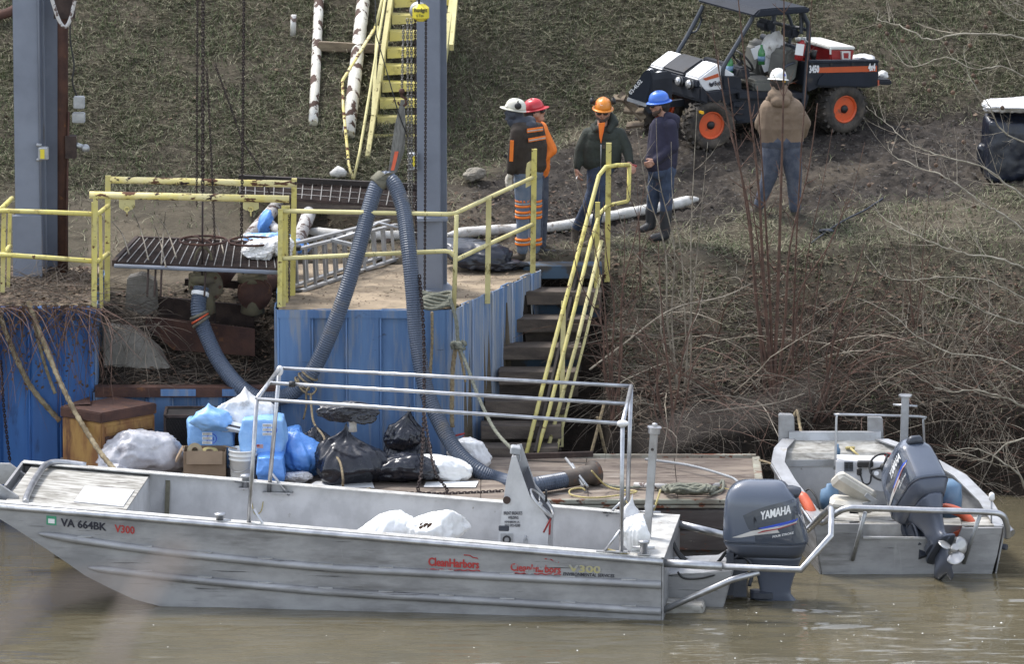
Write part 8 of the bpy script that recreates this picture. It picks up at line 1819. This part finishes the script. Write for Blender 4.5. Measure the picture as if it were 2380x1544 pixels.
mb = blob(gnd(1922, 543), (.16, .12, .07), 126, crease=.2, sub_=3); simple('plastic_scrap', mb, 'tarp_black', 'scrap of black plastic beside the flat hose on the grass', 'plastic scrap', gnd(1922, 543))
# ================================================================ VEGETATION
def twigs(mb, P, r0, rng_, depth=1, side_n=6, ln=.5, up=.6, n=4, droop=0.0):
    """side twigs along a polyline"""
    for k in range(side_n):
        t = rng_.uniform(.25, .97); i = min(len(P) - 2, int(t * (len(P) - 1))); p = P[i]; d = (P[i + 1] - P[i]).normalized()
        a = Vector((rng_.uniform(-1, 1), rng_.uniform(-.7, .7), rng_.uniform(-.2, .5))); a = (a - d * a.dot(d)).normalized(); dd = (d * up + a * (1 - up * .4)).normalized(); L_ = ln * rng_.uniform(.35, 1) * (1.15 - t * .6); pts = [p]; q = p.copy()
        for s in range(4):
            dd = (dd + Vector((rng_.uniform(-.13, .13), rng_.uniform(-.13, .13), .10 - droop))).normalized(); q = q + dd * L_ / 4; pts.append(q)
        r = r0 * .5 * (1 - t * .4); mb.tube(pts, [r, r * .85, r * .65, r * .45, r * .25], n)
        if depth > 0: twigs(mb, pts, r, rng_, depth - 1, 3, L_ * .5, up, 3, droop)
rr_ = random.Random(11)
def shrub(label, base, tips, r0, bark, nt=6, ln=.5, depth=1, grp=None, leaves=0):
    B = base if isinstance(base, Vector) else gnd(*base); t_ = thing('shrub', label, 'shrub', B, group=grp); tw = MB()
    for (x, y, dy, r) in tips:
        E_ = aY(x, y, B.y + dy); b0 = B + Vector((rr_.uniform(-.08, .08), rr_.uniform(-.05, .05), -.05)); mid_ = b0.lerp(E_, .5) + Vector((rr_.uniform(-.05, .05) + (b0.x - E_.x) * .12, rr_.uniform(-.05, .05), .1))
        q1 = b0.lerp(E_, .25) + Vector((rr_.uniform(-.03, .03), 0, .06)); P = smooth_path([b0, q1, mid_, b0.lerp(E_, .78) + Vector((rr_.uniform(-.03, .03), 0, 0)), E_], 5); n_ = len(P); mb = MB(); mb.smooth = True
        mb.tube(P, [r0 * r * (1 - .82 * i / n_) for i in range(n_)], 6); mb.build('stem', bark, t_); twigs(tw, P, r0 * r * .8, rr_, depth, nt, ln)
    tw.build('twigs', bark, t_)['kind'] = 'stuff'
    if leaves:
        lf = MB()
        for k in range(leaves):
            v = rr_.choice(tw.v) if False else None
        for k in range(leaves):
            i = rr_.randrange(len(tw.f)); 
    return t_
sg_ = 'bare shrubs growing on the river bank'
def bnk(px, py): return gnd(px, py)
shrub('bare shrub with many thin brown stems right of the stair handrails', (1430, 985), [(1402, 470, -.2, .9), (1452, 500, .1, .8), (1330, 560, -.3, .9), (1345, 400, -.3, .7), (1500, 420, -.2, .9), (1390, 600, .2, .6), (1360, 700, .0, .6)], .016, 'bark_brown', 7, .6, grp=sg_)
shrub('pale forked sapling standing in front of the man in the navy hoodie', (1590, 900), [(1480, 300, -.6, 1.0), (1525, 275, -.6, .9), (1620, 250, -.5, .8), (1645, 330, -.5, .7), (1560, 330, -.6, .7), (1430, 470, -.5, .7)], .015, 'twig_pale', 5, .55, grp=sg_)
shrub('clump of tall reddish brown stems below the man in the brown coat', (1795, 930), [(1655, 60, -.4, 1.0), (1712, -40, -.5, 1.1), (1692, 180, -.2, .9), (1760, 200, -.3, 1.0), (1822, -40, -.4, 1.2), (1900, 240, -.2, .9), (1970, 460, 0, .8), (1740, 420, 0, .8)], .022, 'bark_brown', 7, .6, grp=sg_)
shrub('slender straight stems rising across the red cooler to the photo top', (1850, 905), [(1890, -40, -.5, .8), (1862, 320, -.3, .7), (1935, 300, -.2, .6), (2010, 330, -.2, .6)], .018, 'bark_brown', 5, .5, grp=sg_)
shrub('dark stemmed shrub with criss cross branches low on the bank centre', (1560, 1035), [(1440, 640, -.1, .9), (1530, 560, -.1, 1.0), (1640, 620, -.1, .9), (1480, 760, .1, .7), (1680, 700, 0, .8), (1400, 800, 0, .7)], .017, 'bark_brown', 8, .65, grp=sg_)
shrub('thin reddish shrub between the brown coated man and the wrapped stack', (2120, 760), [(2160, 430, -.2, .7), (2110, 420, -.2, .6), (2200, 470, -.1, .6), (2050, 500, -.2, .6), (2230, 560, 0, .6)], .013, 'bark_brown', 5, .45, grp=sg_)
shrub('leaning brown shrub above the bow of the right boat', (1900, 985), [(2010, 560, -.2, 1.0), (2080, 640, -.2, .9), (1960, 700, -.1, .8), (2130, 760, -.1, .7), (1850, 700, 0, .7)], .019, 'bark_brown', 6, .55, grp=sg_)
shrub('grey branched shrub on the bank behind the right boat', (2190, 900), [(2120, 640, -.2, .8), (2260, 600, -.2, .9), (2200, 700, -.1, .7), (2330, 690, -.1, .8), (2090, 780, 0, .6)], .016, 'bark_grey', 6, .5, grp=sg_)
shrub('young pale shoots standing at the top of the river stairs', (1390, 640), [(1330, 360, -.2, .8), (1300, 470, -.2, .7), (1395, 430, -.4, .7), (1262, 560, -.1, .6)], .010, 'twig_pale', 3, .35, 1, grp=sg_)
shrub('reddish twigs sprouting left of the green jacketed man\'s rail', (1480, 690), [(1452, 380, -.2, .8), (1478, 400, -.2, .7), (1560, 460, -.1, .7), (1512, 520, -.1, .6)], .011, 'bark_brown', 4, .4, 1, grp=sg_)
# sycamore on the right
TB = Vector((6.75, 4.9, -.2)); sy = thing('sycamore_tree', 'pale barked leafless sycamore reaching in from the right edge with seed balls', 'tree', TB)
trk = smooth_path([TB, TB + Vector((.1, .1, 1.2)), TB + Vector((-.05, .15, 2.6)), TB + Vector((.1, .1, 4.2)), TB + Vector((.0, 0, 6.2))], 6)
mb = MB(); mb.smooth = True; mb.tube(trk, [.13 - .0035 * i for i in range(len(trk))], 12); mb.build('trunk', 'bark_pale', sy)
rs = random.Random(3)
limbs = [([(2410, 100), (2330, 78), (2230, 75), (2160, 82), (2092, 62), (2050, 45), (2044, 18)], .020, 5, 1.6), ([(2410, 190), (2330, 150), (2250, 165), (2190, 140), (2120, 145), (2060, 90)], .014, 5, 1.2), ([(2410, 330), (2330, 300), (2290, 240), (2250, 180), (2235, 100)], .016, 6, .9),
         ([(2410, 470), (2330, 430), (2270, 380), (2180, 350), (2110, 335), (2060, 290), (2015, 250)], .018, 6, 1.3), ([(2410, 560), (2340, 500), (2280, 470), (2210, 420), (2130, 385), (2080, 360), (2055, 330)], .020, 6, 1.0), ([(2410, 640), (2340, 610), (2260, 590), (2180, 570), (2120, 550), (2060, 510), (2040, 470)], .020, 6, 1.4),
         ([(2410, 700), (2300, 660), (2200, 650), (2120, 655), (2060, 640), (2000, 590)], .012, 5, .8), ([(2410, 760), (2330, 740), (2240, 700), (2180, 680), (2110, 640)], .014, 5, 1.1), ([(2410, 880), (2320, 830), (2220, 820), (2130, 790), (2060, 720), (1990, 700)], .015, 6, 1.2), ([(2410, 950), (2340, 925), (2270, 900), (2190, 905), (2110, 860)], .022, 6, .7),
         ([(2410, 1010), (2340, 1030), (2290, 1080), (2240, 1060), (2170, 1050)], .015, 6, .5), ([(2395, 1180), (2370, 1110), (2330, 1070), (2260, 1040), (2190, 1055)], .024, 6, .3), ([(2410, 20), (2380, -10)], .03, 2, .5), ([(2410, 60), (2350, 30), (2300, -10)], .014, 4, 1.2)]
for pts, r, nt_, dy in limbs:
    Yl = 4.9 - dy * .6; P = smooth_path([aY(x + rs.uniform(-9, 9), y + rs.uniform(-9, 9), Yl - .25 * math.sin(i * .7) + rs.uniform(-.05, .05)) for i, (x, y) in enumerate(pts)], 6)
    join = min(trk, key=lambda p: abs(p.z - (P[0].z - .5)) if P[0].z > 1 else abs(p.z - .6)); P = smooth_path([join, join.lerp(P[0], .5) + Vector((0, 0, .05))], 4)[:-1] + P; n_ = len(P)
    mb = MB(); mb.smooth = True; P = [p + Vector((rs.uniform(-.012, .012), rs.uniform(-.02, .02), rs.uniform(-.012, .012))) if i > 4 else p for i, p in enumerate(P)]; mb.tube(P, [max(.0022, r * .68 * (1.2 - 1.1 * i / n_)) for i in range(n_)], 6); lm = mb.build('limb', 'bark_pale', sy)
    tw = MB(); twigs(tw, P, r * .5, rs, 2, nt_ + 10, .95, .62, 4); sub(tw, 'twigs', 'twig_pale', lm)['kind'] = 'stuff'
for (x, y) in ((2045, 60), (2062, 78), (2098, 95), (2110, 62), (2200, 100), (2212, 118), (2075, 160), (2148, 195), (2160, 210), (2215, 215), (2170, 178), (2262, 175), (2270, 190), (2290, 62), (2255, 105), (2300, 30), (2175, 384), (2190, 410), (2264, 480), (2125, 430), (2240, 330), (2330, 250), (2020, 430)):
    Yl = 4.9 - rs.uniform(.5, 1.0); c = aY(x, y, Yl); mb = MB(); mb.ball(c, .026, 6); mb.tube([c + Vector((0, 0, .02)), c + Vector((rs.uniform(-.03, .03), 0, .09))], .003, 3); mb.build('seed_ball', 'dead_leaf', sy, jitter=.004)
# brambles and dead stalks: stuff
def brush(name, N, x0, x1, y0, y1, L0, L1, r, mtl, label, lo=-.2, hi=.9, arch=.5, seed=1, hang=None):
    q = random.Random(seed); mb = MB()
    for k in range(N):
        x, y = q.uniform(x0, x1), q.uniform(y0, y1); z = T(x, y)
        if hang is not None: z = hang
        if z < -.05: continue
        p = Vector((x, y, z)); a = q.uniform(0, 6.28); e = q.uniform(lo, hi); d = Vector((math.cos(a) * math.cos(e), math.sin(a) * math.cos(e) * .7 - .12, math.sin(e))); L_ = q.uniform(L0, L1); pts = [p]; s_ = L_ / 6
        for i in range(6):
            d = (d + Vector((q.uniform(-.25, .25), q.uniform(-.2, .2), -arch * .28 + q.uniform(-.1, .1)))).normalized(); nx = pts[-1] + d * s_
            if hang is None: nx.z = max(nx.z, T(nx.x, nx.y) + .01)
            pts.append(nx)
        rr = r * q.uniform(.5, 1.2); mb.tube(pts, [rr * (1 - .12 * i) for i in range(7)], 3, caps=False)
    o = mb.build(name, mtl); return tag(o, label, kind='stuff')
brush('dead_brush', 1800, 1.02, 6.6, 5.1, 7.3, .3, 1.1, .0042, 'twig_mid', 'tangle of dead brambles on the river bank', seed=2)
brush('dead_brush', 900, 1.02, 6.6, 5.1, 7.7, .2, .8, .0034, 'twig_pale', 'pale dead stalks tangled on the river bank', seed=3)
brush('dead_branches', 130, 1.02, 6.6, 5.1, 7.0, .8, 1.9, .0085, 'twig_pale', 'longer pale dead branches arching over the bank', seed=14, lo=.1, hi=1.0)
brush('dead_branches', 110, 1.02, 6.6, 5.1, 7.0, .8, 1.8, .0095, 'bark_brown', 'longer dark dead branches arching over the bank', seed=15, lo=.2, hi=1.2)
brush('dead_brush', 800, 2.6, 6.8, 5.9, 7.8, .3, .9, .0036, 'bark_brown', 'reddish dead brush above the right boat', seed=4, lo=.2, hi=1.3)
brush('dead_brush', 520, -4.75, -2.7, 5.25, 7.3, .2, .7, .0042, 'twig_mid', 'dead twigs littering the gap between the docks', seed=5, lo=-.2, hi=.6)
brush('dead_vines', 420, -6.4, -4.75, 5.1, 6.6, .3, .9, .0045, 'twig_mid', 'bare vines heaped on the left dock', seed=6, hang=2.42, lo=-.1, hi=.6, arch=.25)
brush('dead_vines', 190, -6.4, -4.6, 4.88, 5.0, .4, 1.5, .0072, 'bark_brown', 'bare vines hanging over the left blue wall', seed=7, hang=2.40, lo=-1.4, hi=.3, arch=.55)
brush('dead_vines', 110, -4.95, -4.0, 5.05, 6.4, .4, 1.2, .0048, 'twig_mid', 'vines trailing into the gap beside the left dock', seed=8, hang=2.15, lo=-.9, hi=.7, arch=.4)
brush('dead_brush', 80, .2, 1.1, 7.3, 7.9, .15, .5, .003, 'twig_mid', 'dead stalks at the head of the river stairs', seed=9)
mb = MB(); q = random.Random(21)
for (x, y, dx, dy, L_) in ((345, 465 + 110, -40, -95, 1), (385, 590, -28, -70, 1), (375, 585, 10, -95, 1), (410, 570, -45, -70, 1), (300, 560, -40, -45, 1), (520, 560, -30, -60, 1)):
    mb.tube(smooth_path([aZ(x, y + 30, 2.80), aY(x + dx * .4, y + dy * .35, 6.6), aY(x + dx, y + dy, 6.5)], 4), [.011 - .0008 * i for i in range(9)], 5)
simple('cut_branches', mb, 'twig_pale', 'pale bare branches sticking up from the rusty valve platform', 'branches', aZ(380, 600, 2.80))
for (x, y, lb, pts) in ((1700, 1000, 'long pale fallen branch slanting over the bank behind the frame', [(1440, 1055), (1520, 1000), (1640, 960), (1790, 940), (1870, 915)]), (1600, 900, 'pale bent branch crossing the middle of the bank', [(1370, 860), (1450, 800), (1560, 720), (1680, 690), (1745, 660)])):
    P = smooth_path([aY(px_, py_, 5.4 + .1 * i) for i, (px_, py_) in enumerate(pts)], 6); mb = MB(); mb.tube(P, [.012 * (1 - .6 * i / len(P)) for i in range(len(P))], 6); twigs(mb, P, .010, rs, 1, 7, .45); simple('fallen_branch', mb, 'twig_pale', lb, 'branch', P[0])
for (x0, y0, x1, y1, lb) in ((1375, 1050, 1405, 935, 'split pale stake leaning behind the near boat frame, left one'), (1388, 970, 1408, 1055, 'split pale stake leaning behind the near boat frame, right one')):
    a = aY(x0, y0, 5.1); b_ = aY(x1, y1, 5.2); mb = MB(); mb.beam(a, b_, .03, .02); simple('wood_stake', mb, 'rope_tan', lb, 'stake', a)
# fallen leaves: stuff
mb = MB(); q = random.Random(77)
for k in range(420):
    c = Vector((q.uniform(-6.3, -4.75), q.uniform(4.93, 5.0), 2.42 - 1.0 * q.random() ** 2.2)); s_ = q.uniform(.012, .034); a = Vector((q.uniform(-1, 1), q.uniform(-.6, .6), q.uniform(-1, 1))).normalized(); b_ = a.cross(Vector((q.uniform(-.5, .5), -1, q.uniform(-.5, .5)))).normalized()
    mb.add([c - a * s_, c + b_ * s_ * .6, c + a * s_, c - b_ * s_ * .6], [[0, 1, 2, 3]])
tag(mb.build('dead_leaves', 'dead_leaf'), 'withered leaves hanging in the vines on the left blue wall', kind='stuff')
def litter(name, N, x0, x1, y0, y1, s0, s1, mtl, label, zf=None, cond=None, seed=1):
    q = random.Random(seed); mb = MB()
    for k in range(N):
        x, y = q.uniform(x0, x1), q.uniform(y0, y1)
        if cond and not cond(x, y): continue
        z = (T(x, y) if zf is None else zf) + .012; s_ = q.uniform(s0, s1); a = q.uniform(0, 6.28); c, s2 = math.cos(a) * s_, math.sin(a) * s_; t1_, t2_ = q.uniform(-.6, .6) * s_, q.uniform(-.2, .9) * s_
        mb.add([(x - c, y - s2, z + abs(t1_) * .3), (x + s2 * .6, y - c * .6, z), (x + c, y + s2, z + abs(t1_)), (x - s2 * .6, y + c * .6, z + max(0, t2_))], [[0, 1, 2, 3]])
    return tag(mb.build(name, mtl), label, kind='stuff')
litter('fallen_leaves', 1500, -6.4, -4.82, 5.15, 7.2, .015, .045, 'dead_leaf', 'brown leaves heaped on the left dock', 2.40, seed=1)
litter('fallen_leaves', 1100, -6.4, -4.82, 5.15, 7.2, .012, .035, 'litter', 'pale crumbled leaves on the left dock', 2.41, seed=2)
litter('fallen_leaves', 900, -4.75, -2.7, 5.2, 7.4, .012, .04, 'dead_leaf', 'brown leaves in the gap between the docks', seed=3)
litter('fallen_leaves', 2400, 1.0, 6.8, 5.1, 8.2, .012, .045, 'dead_leaf', 'brown leaves caught on the river bank', seed=4)
litter('fallen_leaves', 1700, 1.0, 6.8, 5.1, 8.2, .012, .035, 'litter', 'pale leaves caught on the river bank', seed=5)
litter('fallen_leaves', 900, -2.6, 1.0, 7.3, 10.2, .012, .035, 'dead_leaf', 'brown leaves on the earth behind the right dock', seed=6)
litter('fallen_leaves', 500, -2.4, .2, 5.3, 7.3, .008, .022, 'litter', 'leaf crumbs on the sandy dock top', DECKZ + .005, cond=lambda x, y: x < side_x(y) - .03, seed=7)
litter('fallen_leaves', 500, -6.4, 6.8, 10, 15, .015, .04, 'litter', 'scattered dead leaves on the hillside', seed=8)
litter('foam_flecks', 70, -6, 6.4, -4.2, -.15, .004, .014, 'foam', 'white foam flecks floating on the river', .012, seed=9)
litter('foam_flecks', 45, 1.7, 6.0, -1.1, .6, .004, .018, 'foam', 'white foam flecks around the motors', .014, seed=10)
# twigs on the photographer's bank, a few metres from the lens and far out of focus
for lb, pts, r in (('blurred twig close to the camera crossing the lower left corner of the view', [(-40, 1500, 9.0), (60, 1420, 9.1), (190, 1372, 9.2), (330, 1345, 9.3), (440, 1300, 9.4)], .013),
                   ('blurred twig close to the camera, thinner, rising over the near hull', [(250, 1560, 8.6), (300, 1440, 8.7), (372, 1330, 8.8), (410, 1270, 8.9)], .009),
                   ('blurred twig close to the camera in front of the bank behind the boats', [(1500, 1040, 9.0), (1620, 985, 9.1), (1760, 960, 9.2), (1900, 900, 9.3)], .0045)):
    P = smooth_path([CAM + ray(x, y).normalized() * d for x, y, d in pts], 5); mb = MB(); mb.tube(P, [r * (1 - .5 * i / len(P)) for i in range(len(P))], 7); simple('near_twig', mb, 'twig_near', lb, 'twig', P[0])
litter('mud_clods', 6000, -.6, 6.8, 8.2, 13.2, .008, .024, 'mud_clod', 'broken clods in the churned mud', cond=lambda x, y: mudf(x, y) > .4, seed=12)
